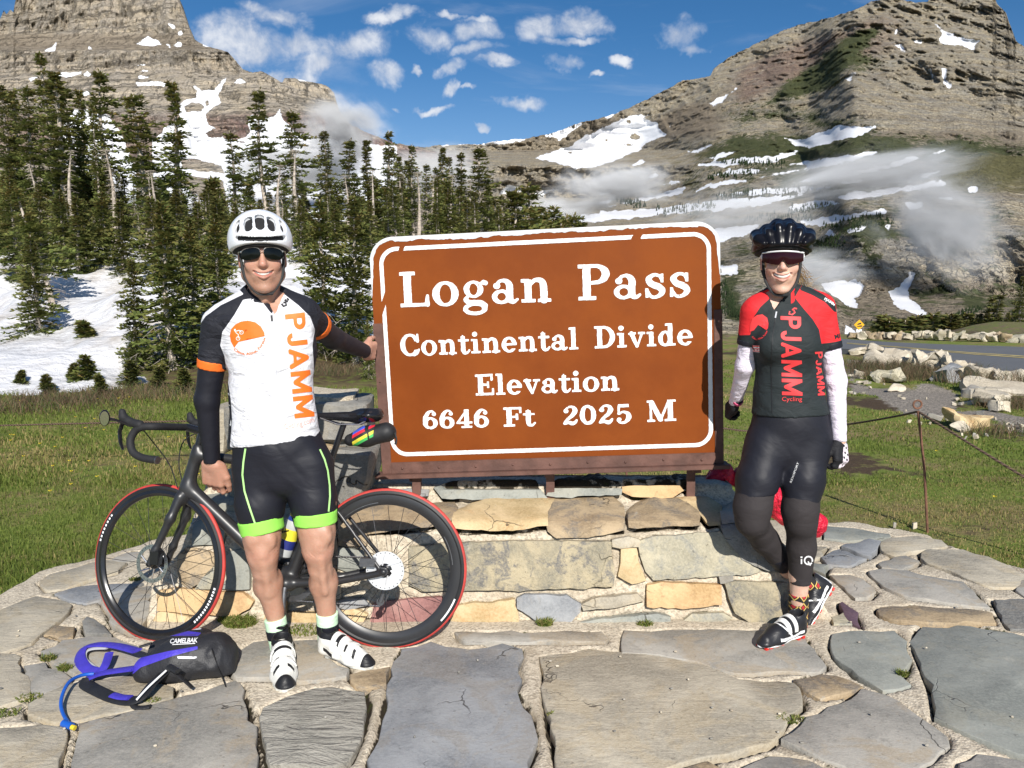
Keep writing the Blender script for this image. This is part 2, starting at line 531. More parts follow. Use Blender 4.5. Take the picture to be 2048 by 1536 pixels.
def glyph_bm(text, bold=0.0, space=1.0):
    cu = bpy.data.curves.new('t', 'FONT'); cu.body = text; cu.size = 1; cu.fill_mode = 'BOTH'; cu.dimensions = '2D'; cu.resolution_u = 3
    cu.offset = bold; cu.space_character = space
    o = bpy.data.objects.new('t', cu); COL.objects.link(o)
    dg = bpy.context.evaluated_depsgraph_get(); dg.update()
    me = bpy.data.meshes.new_from_object(o.evaluated_get(dg))
    bpy.data.objects.remove(o); bpy.data.curves.remove(cu)
    bm = bmesh.new(); bm.from_mesh(me); bpy.data.meshes.remove(me)
    return bm
def decal_bm(name, bm, bvh, mat, parent, step=6.0, off=0.002):
    """bm holds a flat figure in survey-picture coordinates (x, y); it is cut fine and laid on the surface"""
    xs = [v.co.x for v in bm.verts]; ys = [v.co.y for v in bm.verts]
    for ax, lo, hi in ((0, min(xs), max(xs)),(1, min(ys), max(ys))):
        q = lo + step
        while q < hi:
            co = Vector((q, 0,0)) if ax == 0 else Vector((0, q, 0)); no = Vector((1,0,0)) if ax == 0 else Vector((0,1,0))
            bmesh.ops.bisect_plane(bm, geom=bm.verts[:] + bm.edges[:] + bm.faces[:], plane_co=co, plane_no=no); q += step
    pts = decal_map(bvh, [(v.co.x, v.co.y) for v in bm.verts], off)
    bad = []
    for v, p in zip(bm.verts, pts):
        if p is None: bad.append(v)
        else: v.co = p
    if bad: bmesh.ops.delete(bm, geom=bad, context='VERTS')
    me = bpy.data.meshes.new(name); bm.to_mesh(me); bm.free(); me.materials.append(mat)
    return link(name, me, parent, keep=True)
def decal_text(name, text, bvh, mat, parent, org, ex, ey, bold=0.0, space=1.0, step=6.0, off=0.002):
    """org: picture point of the text's lower left; ex: picture vector over the whole text width; ey: vector over the cap height"""
    bm = glyph_bm(text, bold, space)
    x0 = min(v.co.x for v in bm.verts); x1 = max(v.co.x for v in bm.verts)
    y0 = 0.0; y1 = 0.71
    for v in bm.verts:
        a = (v.co.x - x0)/(x1 - x0); b = (v.co.y - y0)/(y1 - y0)
        v.co = Vector((org[0] + ex[0]*a + ey[0]*b, org[1] + ex[1]*a + ey[1]*b, 0))
    return decal_bm(name, bm, bvh, mat, parent, step, off)
def decal_polys(name, polys, bvh, mat, parent, step=6.0, off=0.002):
    bm = bmesh.new()
    for p in polys:
        bm.faces.new([bm.verts.new((x, y, 0)) for x, y in p])
    bmesh.ops.triangulate(bm, faces=bm.faces[:])
    return decal_bm(name, bm, bvh, mat, parent, step, off)
def arcpts(cx, cy, rx, ry, a0, a1, n=16):
    return [(cx + rx*math.cos(math.radians(a0 + (a1 - a0)*i/n)), cy - ry*math.sin(math.radians(a0 + (a1 - a0)*i/n))) for i in range(n + 1)]
def stroke2d(pts, w):
    """polygon round a polyline"""
    L = []; R = []
    for i, p in enumerate(pts):
        a = pts[max(i - 1,0)]; b = pts[min(i + 1, len(pts) - 1)]
        dx, dy = b[0] - a[0], b[1] - a[1]; l = math.hypot(dx, dy) or 1
        ww = (w[i] if hasattr(w, '__len__') else w)/2
        L.append((p[0] - dy/l*ww, p[1] + dx/l*ww)); R.append((p[0] + dy/l*ww, p[1] - dx/l*ww))
    return L + R[::-1]
# ================================================================ GROUND
def gz(x, y):
    x = np.asarray(x, float); y = np.asarray(y, float)
    L = sstep(0.8,-4.5, x)
    n = fbm(x*0.35, y*0.35, o=3, seed=3)
    z = np.full(np.broadcast(x, y).shape, -0.03)
    z = z + L*3.0*sstep(11.6,31, y + 1.6*n*L)
    far = sstep(6,12, np.abs(y) + np.abs(x)*0.3)
    z = z + 0.05*n*far + 0.10*far*fbm(x*1.1, y*1.1, o=2, seed=9)*sstep(8,14, y)*(1 - sstep(9.5,13, x*(y < 30)))
    R = sstep(-3,3, x)
    z = z - R*sstep(26,75, y)*14 - (1 - R)*sstep(110,260, y)*26
    z = z + 2.3*np.exp(-((y - 40)/6.5) ** 2)*sstep(15,24, x)
    return z
def gz1(x, y): return float(gz(np.array([x]), np.array([y]))[0])
def axis(lo, a, b, hi, st, g=1.16):
    m = list(np.arange(a, b, st)); l = []; q = a; s = st
    while q > lo: s *= g; q -= s; l.append(q)
    r = []; q = m[-1]; s = st
    while q < hi: s *= g; q += s; r.append(q)
    return np.array(l[::-1] + m + r)
xs = axis(-4000,-14,17,4000,0.13); ys = axis(-4000,2.2,28,5000,0.12)
GX, GY = np.meshgrid(xs, ys, indexing='ij')
GZ = gz(GX, GY)
nxg, nyg = GX.shape
gi = np.arange(nxg*nyg).reshape(nxg, nyg)
gf = np.stack([gi[:-1, :-1], gi[1:, :-1], gi[1:, 1:], gi[:-1,1:]],-1).reshape(-1,4)
gv = np.stack([GX, GY, GZ],-1).reshape(-1,3)
gpx, gpy = proj(gv)
front = gv[:, 1] > 1.5
Z5 = lambda pts: [(1640 + x/3.84,600 + y/3.84) for x, y in pts]
def world_poly(pts, z=0.0): return np.array([[G(x, y, z).x, G(x, y, z).y] for x, y in pts])
def mask_world(polys, soft):
    r = np.full(len(gv),9.0)
    for p in polys:
        p = np.array(p); lo = p.min(0) - 3; hi = p.max(0) + 3
        m = (gv[:, 0] > lo[0]) & (gv[:, 0] < hi[0]) & (gv[:, 1] > lo[1]) & (gv[:, 1] < hi[1])
        r[m] = np.minimum(r[m], poly_sd(gv[m, 0], gv[m, 1], p))
    return np.clip(0.5 - r/soft, 0,1)
gravel = mask_world([world_poly(Z5([(830,640),(1060,700),(1040,800),(1030,880),(1300,900),(1567,1010),(1700,1080),(1600,900),(1280,830),(1060,850),(880,900),(640,860),(420,720),(240,690),(215,430),(330,450),(350,520),(250,620),(700,680)])),
                     world_poly(Z5([(940,470),(1180,520),(1300,535),(1567,570),(1567,620),(1200,570),(1160,560)]))],0.5)
dirt = mask_world([world_poly([(-300,795),(0,790),(150,785),(300,775),(420,755),(600,735),(760,735),(760,752),(600,765),(420,785),(250,812),(120,825),(0,830),(-300,850)])],1.2)
bare = fbm(gv[:, 0]*.9, gv[:, 1]*.9, o=4, seed=91) - .22*sstep(1.5,-1, gv[:, 0])
needle = np.clip(sstep(11,13, gv[:, 1])*sstep(1.5,-1, gv[:, 0]),0,1)
slope_b = sstep(22,27, gv[:, 1])*sstep(-1,4, gv[:, 0])
m_ground, t, b = new_mat('alpine_turf')
oc = t.n('ShaderNodeTexCoord').outputs['Object']
n1 = t.noise(oc, 0.9,6,0.62); n2 = t.noise(oc, 5.5,6,0.65); n3 = t.noise(oc, 38,4,0.7)
green = t.mix(n2,(0.095,0.145,0.022),(0.21,0.25,0.055))
dry = t.mix(n2,(0.16,0.125,0.055),(0.30,0.23,0.11))
c = t.mix(t.step(t.math('ADD', n1, t.math('MULTIPLY', n2,0.5)),0.66,0.92), green, dry)
soil = t.mix(n3,(0.035,0.022,0.014),(0.12,0.085,0.055))
c = t.mix(t.step(t.math('ADD', t.attr('bare'), t.math('MULTIPLY', t.math('SUBTRACT', t.noise(oc, 7,5,0.68),0.5),1.3)),0.22,0.50), c, soil)
c = t.mix(t.math('MULTIPLY', t.attr('dirt'), t.step(n2,0.2,0.6)), c, t.mix(n3,(0.05,0.028,0.018),(0.17,0.10,0.06)))
c = t.mix(t.math('MULTIPLY', t.attr('needle'), t.step(n2,0.3,0.65)), c, t.mix(n3,(0.035,0.024,0.016),(0.12,0.085,0.05)))
gr = t.mix(t.step(n3,0.35,0.7),(0.13,0.115,0.10),(0.42,0.37,0.31))
gm = t.step(t.math('ADD', t.attr('gravel'), t.math('MULTIPLY', t.math('SUBTRACT', n2,0.5),0.9)),0.38,0.55)
c = t.mix(gm, c, gr)
c = t.mix(t.math('MULTIPLY', t.attr('slope_brown'), t.step(n2,0.3,0.7)), c, t.mix(n3,(0.06,0.045,0.03),(0.24,0.19,0.13)))
t.put(b.inputs['Base Color'], c); b.inputs['Roughness'].default_value = 0.95; b.inputs['Specular IOR Level'].default_value = 0.15
h = t.math('ADD', t.math('MULTIPLY', n2,0.6), t.math('MULTIPLY', n3,0.5))
t.put(b.inputs['Normal'], t.n('ShaderNodeBump', i_Height=h, i_Strength=0.8, i_Distance=0.05).outputs[0])
ground = link('ground', mesh_np('ground', gv, gf, m_ground, True, dict(bare=bare, gravel=gravel, dirt=dirt, needle=needle, slope_brown=slope_b)))
tag(ground, 'alpine turf with bare soil patches and a stony path', kind='structure')

# ---------------------------------------------------------------- snow bank on the left
m_snow, t, b = new_mat('old_snow')
oc = t.n('ShaderNodeTexCoord').outputs['Object']
nn = t.noise(t.vm('MULTIPLY', oc, (1.0,0.35,1.0)),1.5,6,0.6)
sp = t.noise(oc, 30,4,0.7)
c = t.mix(t.step(nn, 0.42,0.72),(0.70,0.70,0.72),(0.50,0.46,0.42))
c = t.mix(t.math('MULTIPLY', t.step(sp, 0.66,0.74),0.55), c, (0.25,0.2,0.16))
t.put(b.inputs['Base Color'], c); b.inputs['Roughness'].default_value = 0.6
b.inputs['Subsurface Weight'].default_value = 0.0
t.put(b.inputs['Normal'], t.n('ShaderNodeBump', i_Height=t.math('ADD', t.noise(oc, 3.5,5,0.6), t.math('MULTIPLY', sp, 0.15)), i_Strength=0.6, i_Distance=0.25).outputs[0])
sx = np.arange(-34,3.0,0.11); sy = np.arange(10.8,44,0.13)
SX, SY = np.meshgrid(sx, sy, indexing='ij')
base = gz(SX, SY)
nz_ = fbm(SX*0.8, SY*0.8, o=4, seed=21)
edge = np.interp(SX, [-34,-9.0,-6.5,-5.3,-4.4,-3.4,-2.0,3],[11.0,11.5,12.0,12.7,14.2,13.4,13.6,20])
thick = (SY - edge)*0.22 + 0.22*nz_
thick = np.minimum(thick, 0.38 + 0.16*nz_) - 0.5*sstep(.15,.45, fbm(SX*1.3, SY*.9, o=4, seed=23))*sstep(-4.5,-3, SX)
# brown opening round the near firs, and the melt gap behind the walker's arm
def blob(cx, cy, rx, ry, d): return d*np.exp(-(((SX - cx)/rx) ** 2 + ((SY - cy)/ry) ** 2))
thick -= blob(-5.6,13.4,1.0,0.5,0.7) + blob(-3.2,15.2,1.7,0.9,1.6) + blob(-1.0,15,1.6,2.5,1.5) + blob(-6.0,21,0.8,1.0,0.5)
thick -= np.maximum(0, fbm(SX*0.4, SY*0.4, o=3, seed=5) - 0.1)*sstep(24,32, SY)*2.5
hump = 0.45*np.exp(-(((SX + 8.0)/2.2) ** 2 + ((SY - 17.0)/2.0) ** 2)) + 0.3*vnoise(SX*0.45, SY*0.3, seed=4)*sstep(12,15, SY)
rip = 0.05*vnoise(SX*1.9 + SY*1.5, SY*0.5, seed=8)
SZ = base + np.minimum(thick, 0.5) + (hump + rip)*sstep(0,0.3, thick)
sm = thick > -0.12
si = np.arange(SX.size).reshape(SX.shape)
cell = sm[:-1, :-1] | sm[1:, :-1] | sm[1:, 1:] | sm[:-1,1:]
sf = np.stack([si[:-1, :-1], si[1:, :-1], si[1:, 1:], si[:-1,1:]],-1)[cell]
snow = link('snow_bank', mesh_np('snow_bank', np.stack([SX, SY, SZ],-1).reshape(-1,3), sf, m_snow, True))
tag(snow, 'dirty old snow bank lying in front of the fir wood', kind='structure')

# ================================================================ MOUNTAINS
def sheet(name, mat, sil, pxs, base_py, nv, dist, relief, extra=None, attrs=None, jag=2.0, over=0):
    sil = np.array(sil, float)
    top = np.interp(pxs, sil[:, 0], sil[:, 1])
    top = top + jag*fbm(pxs*0.06, pxs*0, o=6, g=0.62, seed=31)
    tt = np.linspace(0,1, nv)
    PX, TT = np.meshgrid(pxs, tt, indexing='ij')
    TOP = top[:, None] + 0*TT
    PY = base_py + (TOP - base_py)*TT
    kk_ = 61; pad = np.pad(top, kk_ // 2, mode='edge'); ts = np.convolve(pad, np.ones(kk_)/kk_, 'valid')[:, None] + 0*TT
    TS = np.clip((base_py - PY)/(base_py - ts),0,1.03)
    D = dist(PX, PY, TS, TOP)
    D = D + relief(PX, PY, D)
    y_up = -(PY - 768)/FPX
    dx = (PX - 1024)/FPX; dy = CP + y_up*SP; dz = -SP + y_up*CP
    k = D/dy
    V = np.stack([dx*k, D, CAMZ + dz*k],-1)
    # the far side of the ridge, falling away
    back = V[:, -1:, :].copy(); Lb = []
    for i, (dd, zz) in enumerate(((30,-18),(110,-120),(320,-420))):
        q = back.copy(); q[...,1] += dd; q[...,2] += zz; Lb.append(q)
    V = np.concatenate([V] + Lb, 1)
    nx, ny = V.shape[:2]
    i = np.arange(nx*ny).reshape(nx, ny)
    F = np.stack([i[:-1, :-1], i[1:, :-1], i[1:, 1:], i[:-1,1:]],-1).reshape(-1,4)
    PXa = np.concatenate([PX] + [PX[:, -1:]]*3,1).ravel(); PYa = np.concatenate([PY] + [PY[:, -1:]]*3,1).ravel()
    V = V.reshape(-1,3)
    at = attrs(PXa, PYa, V) if attrs else None
    return link(name, mesh_np(name, V, F, mat, True, at))
zA = lambda p: [(x/2.926, y/2.926) for x, y in p]
zB = lambda p: [(x/3.657,100 + y/3.657) for x, y in p]
zC = lambda p: [(600 + x/2.56, y/2.56) for x, y in p]
zD = lambda p: [(1200 + x/2.258, y/2.258) for x, y in p]
def rock_mat(name, tan, grey, dark, red, strata, zs):
    m, t, b = new_mat(name)
    g = t.n('ShaderNodeNewGeometry'); pos = g.outputs['Position']
    sx_ = t.n('ShaderNodeSeparateXYZ', i_0=pos)
    n0 = t.noise(pos, 0.012,6,0.62); n1 = t.noise(pos, 0.05,7,0.68); n2 = t.noise(pos, 0.22,6,0.7)
    zc = t.math('ADD', t.math('MULTIPLY', sx_.outputs[2], zs), t.math('MULTIPLY', n0,2.2))
    st = t.noise(t.n('ShaderNodeCombineXYZ', i_2=zc).outputs[0],1.0,7,0.75)
    c = t.mix(t.step(n1,0.35,0.68), grey, tan)
    c = t.mix(t.math('MULTIPLY', t.step(st, 0.42,0.60), strata), c, dark)
    c = t.mix(t.math('MULTIPLY', t.attr('red'), t.step(n1,0.2,0.55)), c, red)
    cz = t.vm('MULTIPLY', t.vm('ADD', pos, t.vm('SCALE', t.noise(pos, 0.06,4,.6, out=1), c=14.0)),(1.0,0.6,0.55 if strata > .4 else 1.3))
    vor = t.n('ShaderNodeTexVoronoi', feature='DISTANCE_TO_EDGE', i_Vector=cz, i_Scale=0.11)
    vo2 = t.n('ShaderNodeTexVoronoi', feature='DISTANCE_TO_EDGE', i_Vector=cz, i_Scale=0.30)
    wv_ = t.vm('ADD', pos, t.vm('SCALE', t.noise(pos, 0.03,3,.6, out=1), c=16.0))
    vs = t.noise(t.vm('MULTIPLY', wv_, (.15,.15,.022)),1.0,6,.7); hn = t.noise(t.vm('MULTIPLY', wv_, (.006,.006,.34)),1.0,5,.75)
    crk = t.math('MAXIMUM', t.math('MULTIPLY', t.step(vs, .47,.38),1.0 if strata > .4 else .6), t.math('MULTIPLY', t.step(hn, .54,.62),.95 if strata > .4 else .45))
    crk = t.math('MAXIMUM', crk, t.math('MULTIPLY', t.step(vo2.outputs[0],0.10,0.0),.25 if strata > .4 else .6))
    c = t.mix(t.math('MULTIPLY', t.step(hn, .46,.36),.55), c, tuple(min(1, q*1.3) for q in tan))
    c = t.mix(t.math('MULTIPLY', crk, t.step(n1,.35,.6,.30,.80)), c, t.mix(0.5, dark, (0.02,0.02,0.02)))
    c = t.mix(t.math('MULTIPLY', t.step(n2,0.54,0.70),0.45), c, t.mix(0.5, dark, (0.02,0.02,0.02)))
    c = t.mix(t.math('MULTIPLY', t.step(t.noise(pos, 0.33,5,0.7),0.56,0.70),0.6), c, tuple(min(1, q*1.35) for q in tan))
    scree = t.attr('scree')
    c = t.mix(t.math('MULTIPLY', scree, 0.85), c, t.mix(n1,(0.20,0.155,0.105),(0.34,0.28,0.21)))
    veg = t.step(t.math('ADD', t.attr('veg'), t.math('MULTIPLY', t.math('SUBTRACT', n2,0.5),1.5)),0.40,0.62)
    vc = t.mix(n1,(0.055,0.070,0.032),(0.13,0.135,0.062))
    c = t.mix(veg, c, vc)
    grs = t.step(t.math('ADD', t.attr('meadow'), t.math('MULTIPLY', t.math('SUBTRACT', n1,0.5),1.2)),0.45,0.7)
    c = t.mix(t.math('MULTIPLY', grs, 0.8), c, t.mix(n2,(0.10,0.105,0.04),(0.24,0.20,0.10)))
    sn = t.math('ADD', t.attr('snow'), t.math('ADD', t.math('MULTIPLY', t.math('SUBTRACT', t.noise(pos, 0.045,5,0.7),0.5),0.8), t.math('MULTIPLY', t.math('SUBTRACT', t.noise(pos, 0.2,6,0.72),0.5),1.1)))
    snm = t.step(sn, 0.47,0.53)
    c = t.mix(snm, c, t.mix(t.step(n0,0.4,0.65),(0.80,0.81,0.83),(0.68,0.68,0.70)))
    t.put(b.inputs['Base Color'], c); b.inputs['Roughness'].default_value = 0.95; b.inputs['Specular IOR Level'].default_value = 0.1
    h = t.math('ADD', t.math('MULTIPLY', crk, -.35), t.math('MULTIPLY', n1,1.0))
    h = t.math('ADD', h, t.math('ADD', t.math('MULTIPLY', n2,0.45), t.math('MULTIPLY', st, 0.45)))
    hs_ = t.math('MULTIPLY', h, t.step(snm, 0.0,1.0,1.0,0.05))
    t.put(b.inputs['Normal'], t.n('ShaderNodeBump', i_Height=hs_, i_Strength=1.0, i_Distance=6.0).outputs[0])
    return m
def smask(polys, px, py, w=7.0, holes=()):
    d = polys_sd(px, py, polys)
    for h in holes: d = np.maximum(d, -poly_sd(px, py, np.array(h)))
    return np.clip(0.5 - d/w, -1,2)
# ---- left peak
SIL_L = [(-900,300),(-500,170),(-200,90),(-60,45),(0,38),(8,20),(12,30),(20,19),(27,26),(31,0),(60,-90),(150,-200),(210,-240),(280,-150),(340,-45),(354,0),(359,10),(371,41),(383,73),(393,82),(410,90),(432,96),(455,104),(470,120),(485,137),(506,145),(523,143),(545,153),(562,165),(566,163),(569,155),(590,156),(615,162),(640,167),(656,173),(668,186),(673,205),(680,225),(700,248),(740,268),(790,287),(850,300),(960,318)]
def distL(PX, PY, TT, TOP):
    f = np.interp(PY, [-260,-60,0,62,90,101,140,160,205,232,300,330,400,440,540],[930,850,836,822,790,752,742,715,690,650,632,590,470,400,250])
    lean = np.interp(PX, [-900,0,350,560,700,960],[260,60,0,0,60,160])
    return f + lean*sstep(520,250, PY)
def relL(PX, PY, D):
    x = PX*D/1550; z = (580 - PY)*D/1550
    cliff = sstep(330,300, PY)*(1 - 0.6*sstep(60,75, PY)*sstep(104,96, PY))*(1 - 0.5*sstep(140,150, PY)*sstep(235,225, PY))
    v = fbm(x*0.045, z*0.010, o=5, g=0.58, seed=11, ridged=True)
    w = fbm(x*0.013, z*0.006, o=3, seed=14)
    lay = vnoise(z*0.22 + 1.2*w, z*0, seed=2)*3.5 + vnoise(z*0.6, x*0.01, seed=6)*1.8
    r = fbm(x*0.10, z*0.10, o=4, seed=17)*3.5
    return -(v*12*cliff) - w*26*sstep(400,300, PY) + lay*.5*cliff - r*(0.35 + 0.9*cliff) - fbm(x*.22, z*.12, o=3, g=.6, seed=19, ridged=True)*3.0*cliff
snowL = [zB([(1655,205),(1640,260),(1600,330),(1612,380),(1560,420),(1500,470),(1520,540),(1600,580),(1640,650),(1700,660),(1800,640),(1830,600),(1818,540),(1826,480),(1850,470),(1870,500),(1940,500),(2000,490),(2048,430),(2070,520),(2200,620),(2600,680),(2900,700),(2900,1250),(1300,1250),(1130,1000),(1120,880),(1110,660),(1190,600),(1200,560),(1320,520),(1310,400),(1370,360),(1440,350),(1440,300),(1420,265),(1440,275),(1470,300),(1570,290),(1600,240)]),
         zB([(1000,240),(1100,230),(1210,240),(1200,268),(1100,264),(1010,258)]), zB([(1008,195),(1030,182),(1090,195),(1080,208),(1010,208)]), zB([(1025,150),(1050,138),(1090,150),(1080,160),(1020,158)]), zB([(1005,110),(1030,102),(1078,108),(1010,118)]),
         zB([(160,200),(210,205),(280,190),(280,205),(230,225),(200,212)]), zB([(360,180),(420,172),(500,165),(600,155),(590,180),(480,200),(420,195),(360,205)]), zB([(615,180),(640,160),(680,188),(620,190)]),
         zB([(600,315),(640,300),(680,330),(610,330)]), zB([(480,520),(540,430),(660,440),(800,480),(900,640),(1000,900),(1000,1150),(560,1100),(400,700)]), zB([(1705,245),(1730,215),(1770,212),(1812,240),(1760,245)]),
         zA([(778,258),(830,235),(870,215),(910,232),(945,262),(900,270),(820,268)]), zA([(255,292),(300,280),(325,245),(338,250),(320,295),(270,302)]), zA([(510,265),(530,270),(540,290),(515,285)]), zA([(985,140),(1000,143),(1025,160),(1015,165)]), zA([(1045,190),(1060,183),(1075,198),(1050,202)]), zA([(1010,262),(1050,245),(1075,262),(1040,275)]), zA([(975,260),(1000,258),(995,280)]), zA([(715,290),(735,288),(740,298)]), zA([(1180,255),(1230,268),(1240,276),(1190,268)]), zA([(1745,460),(1770,462),(1800,475),(1760,474)]), zA([(1590,680),(1602,690),(1595,720)])]
holesL = [zB([(1345,410),(1400,385),(1480,392),(1498,420),(1470,452),(1360,452)]), zB([(1495,380),(1520,368),(1535,400),(1510,412)]), zB([(1505,610),(1560,575),(1630,600),(1620,640),(1540,640)]), zB([(1320,800),(1420,795),(1560,830),(1620,850),(1640,900),(1500,890),(1330,870)]), zB([(1330,905),(1480,935),(1640,960),(1650,1090),(1500,1090),(1320,990)]), zB([(1755,668),(1790,665),(1790,680),(1760,682)])]
def attL(px, py, V):
    snow = smask(snowL, px, py, 6.0, holesL) + .6*fbm(px*.075, py*.10, o=4, g=.6, seed=67)
    red = np.clip(sstep(218,240, py)*sstep(330,310, py)*0.95,0,1)*(0.6 + 0.4*sstep(430,520, px))
    scree = np.maximum(np.clip(sstep(62,74, py)*sstep(103,97, py),0,1)*0.8,0.35*sstep(330,400, py))
    veg = -0.5 + 0.65*sstep(150,165, py)*sstep(215,195, py)
    return dict(snow=snow, red=red, scree=scree, veg=veg, meadow=veg*0.9)
m_rl = rock_mat('banded_limestone', (0.54,0.45,0.33),(0.42,0.37,0.31),(0.22,0.20,0.17),(0.22,0.125,0.115),0.5,0.16)
left = sheet('mountain', m_rl, SIL_L, np.concatenate([np.linspace(-900,-40,60), np.linspace(-36,700,390), np.linspace(704,960,60)]),540,300, distL, relL, attrs=attL, jag=3.0)
tag(left, 'tan banded limestone peak above the firs on the left', kind='structure')
# ---- right mountain and the saddle
SIL_R = [(420,330),(560,316),(700,300),(800,288),(850,296),(880,290),(965,287),(1000,282),(1060,276),(1100,267),(1160,246),(1230,228),(1260,214),(1285,203),(1300,194),(1335,178),(1365,161),(1400,156),(1420,152),(1428,136),(1455,117),(1480,103),(1530,78),(1560,64),(1600,49),(1640,40),(1680,30),(1720,14),(1745,2),(1770,-5),(1800,-3),(1832,6),(1856,2),(1862,-10),(1900,-26),(1950,-30),(1985,-20),(1994,8),(2012,24),(2022,55),(2032,82),(2052,95),(2120,150),(2300,240),(2600,330),(3000,380)]
def distR(PX, PY, TT, TOP):
    tt = sstep(0,1, TT)*0.4 + TT*0.6
    far = np.interp(TT, [0,0.12,0.3,0.5,0.7,1],[130,170,330,640,1000,1450])
    # the valley cliff on the lower right
    kcl = sstep(1600,1720, PX)
    near = np.interp(PY, [-40,150,300,420,470,590,620,690],[1350,900,560,330,255,225,180,120])
    ks = sstep(1250,1450, PX)
    sad = np.interp(PY, [200,300,330,395,470,690],[1500,1450,1080,1040,560,130])
    d = sad*(1 - ks) + far*ks
    return d*(1 - kcl) + near*kcl
def relR(PX, PY, D):
    x = (PX - 1024)*D/1550; z = (580 - PY)*D/1550
    k = np.clip(D/900,0.12,1.3)
    w = fbm(x*0.006, z*0.006, o=4, seed=41)
    r = fbm(x*0.030 + w, z*0.022, o=5, g=0.6, seed=44, ridged=True)
    tri = fbm(PX*0.02 + 0.3*w, PY*0.055, o=5, g=0.6, seed=47, ridged=True)
    crag = sstep(260,220, PY + 0.35*(PX - 1700))*sstep(1500,1700, PX) + 0.5
    crag = np.maximum(crag, sstep(450,480, PY)*sstep(610,590, PY)*sstep(1600,1700, PX)*1.2)
    crag = np.maximum(crag, sstep(320,335, PY)*sstep(410,395, PY)*sstep(920,980, PX)*sstep(1290,1200, PX)*1.6)
    crag = np.maximum(crag, sstep(215,260, PY)*sstep(330,300, PY)*sstep(1480,1560, PX)*1.1)
    gully = vnoise((PX - PY*0.5)*0.022, PY*0.004, seed=51)*sstep(1450,1600, PX)
    lay = vnoise(z*0.11 + 2*w, x*0.002, seed=53)
    sn_ = 1 - .9*np.clip(.5 - polys_sd(PX.ravel(), PY.ravel(), snowR).reshape(PX.shape)/8,0,1)
    return k*(-w*70 - sn_*r*15*crag - sn_*tri*9*crag - gully*30 - lay*3 - fbm(x*0.085, z*0.085, o=4, g=.6, seed=57, ridged=True)*9*sn_)
ridge_f = lambda px: np.interp(px, [p[0] for p in SIL_R],[p[1] for p in SIL_R])
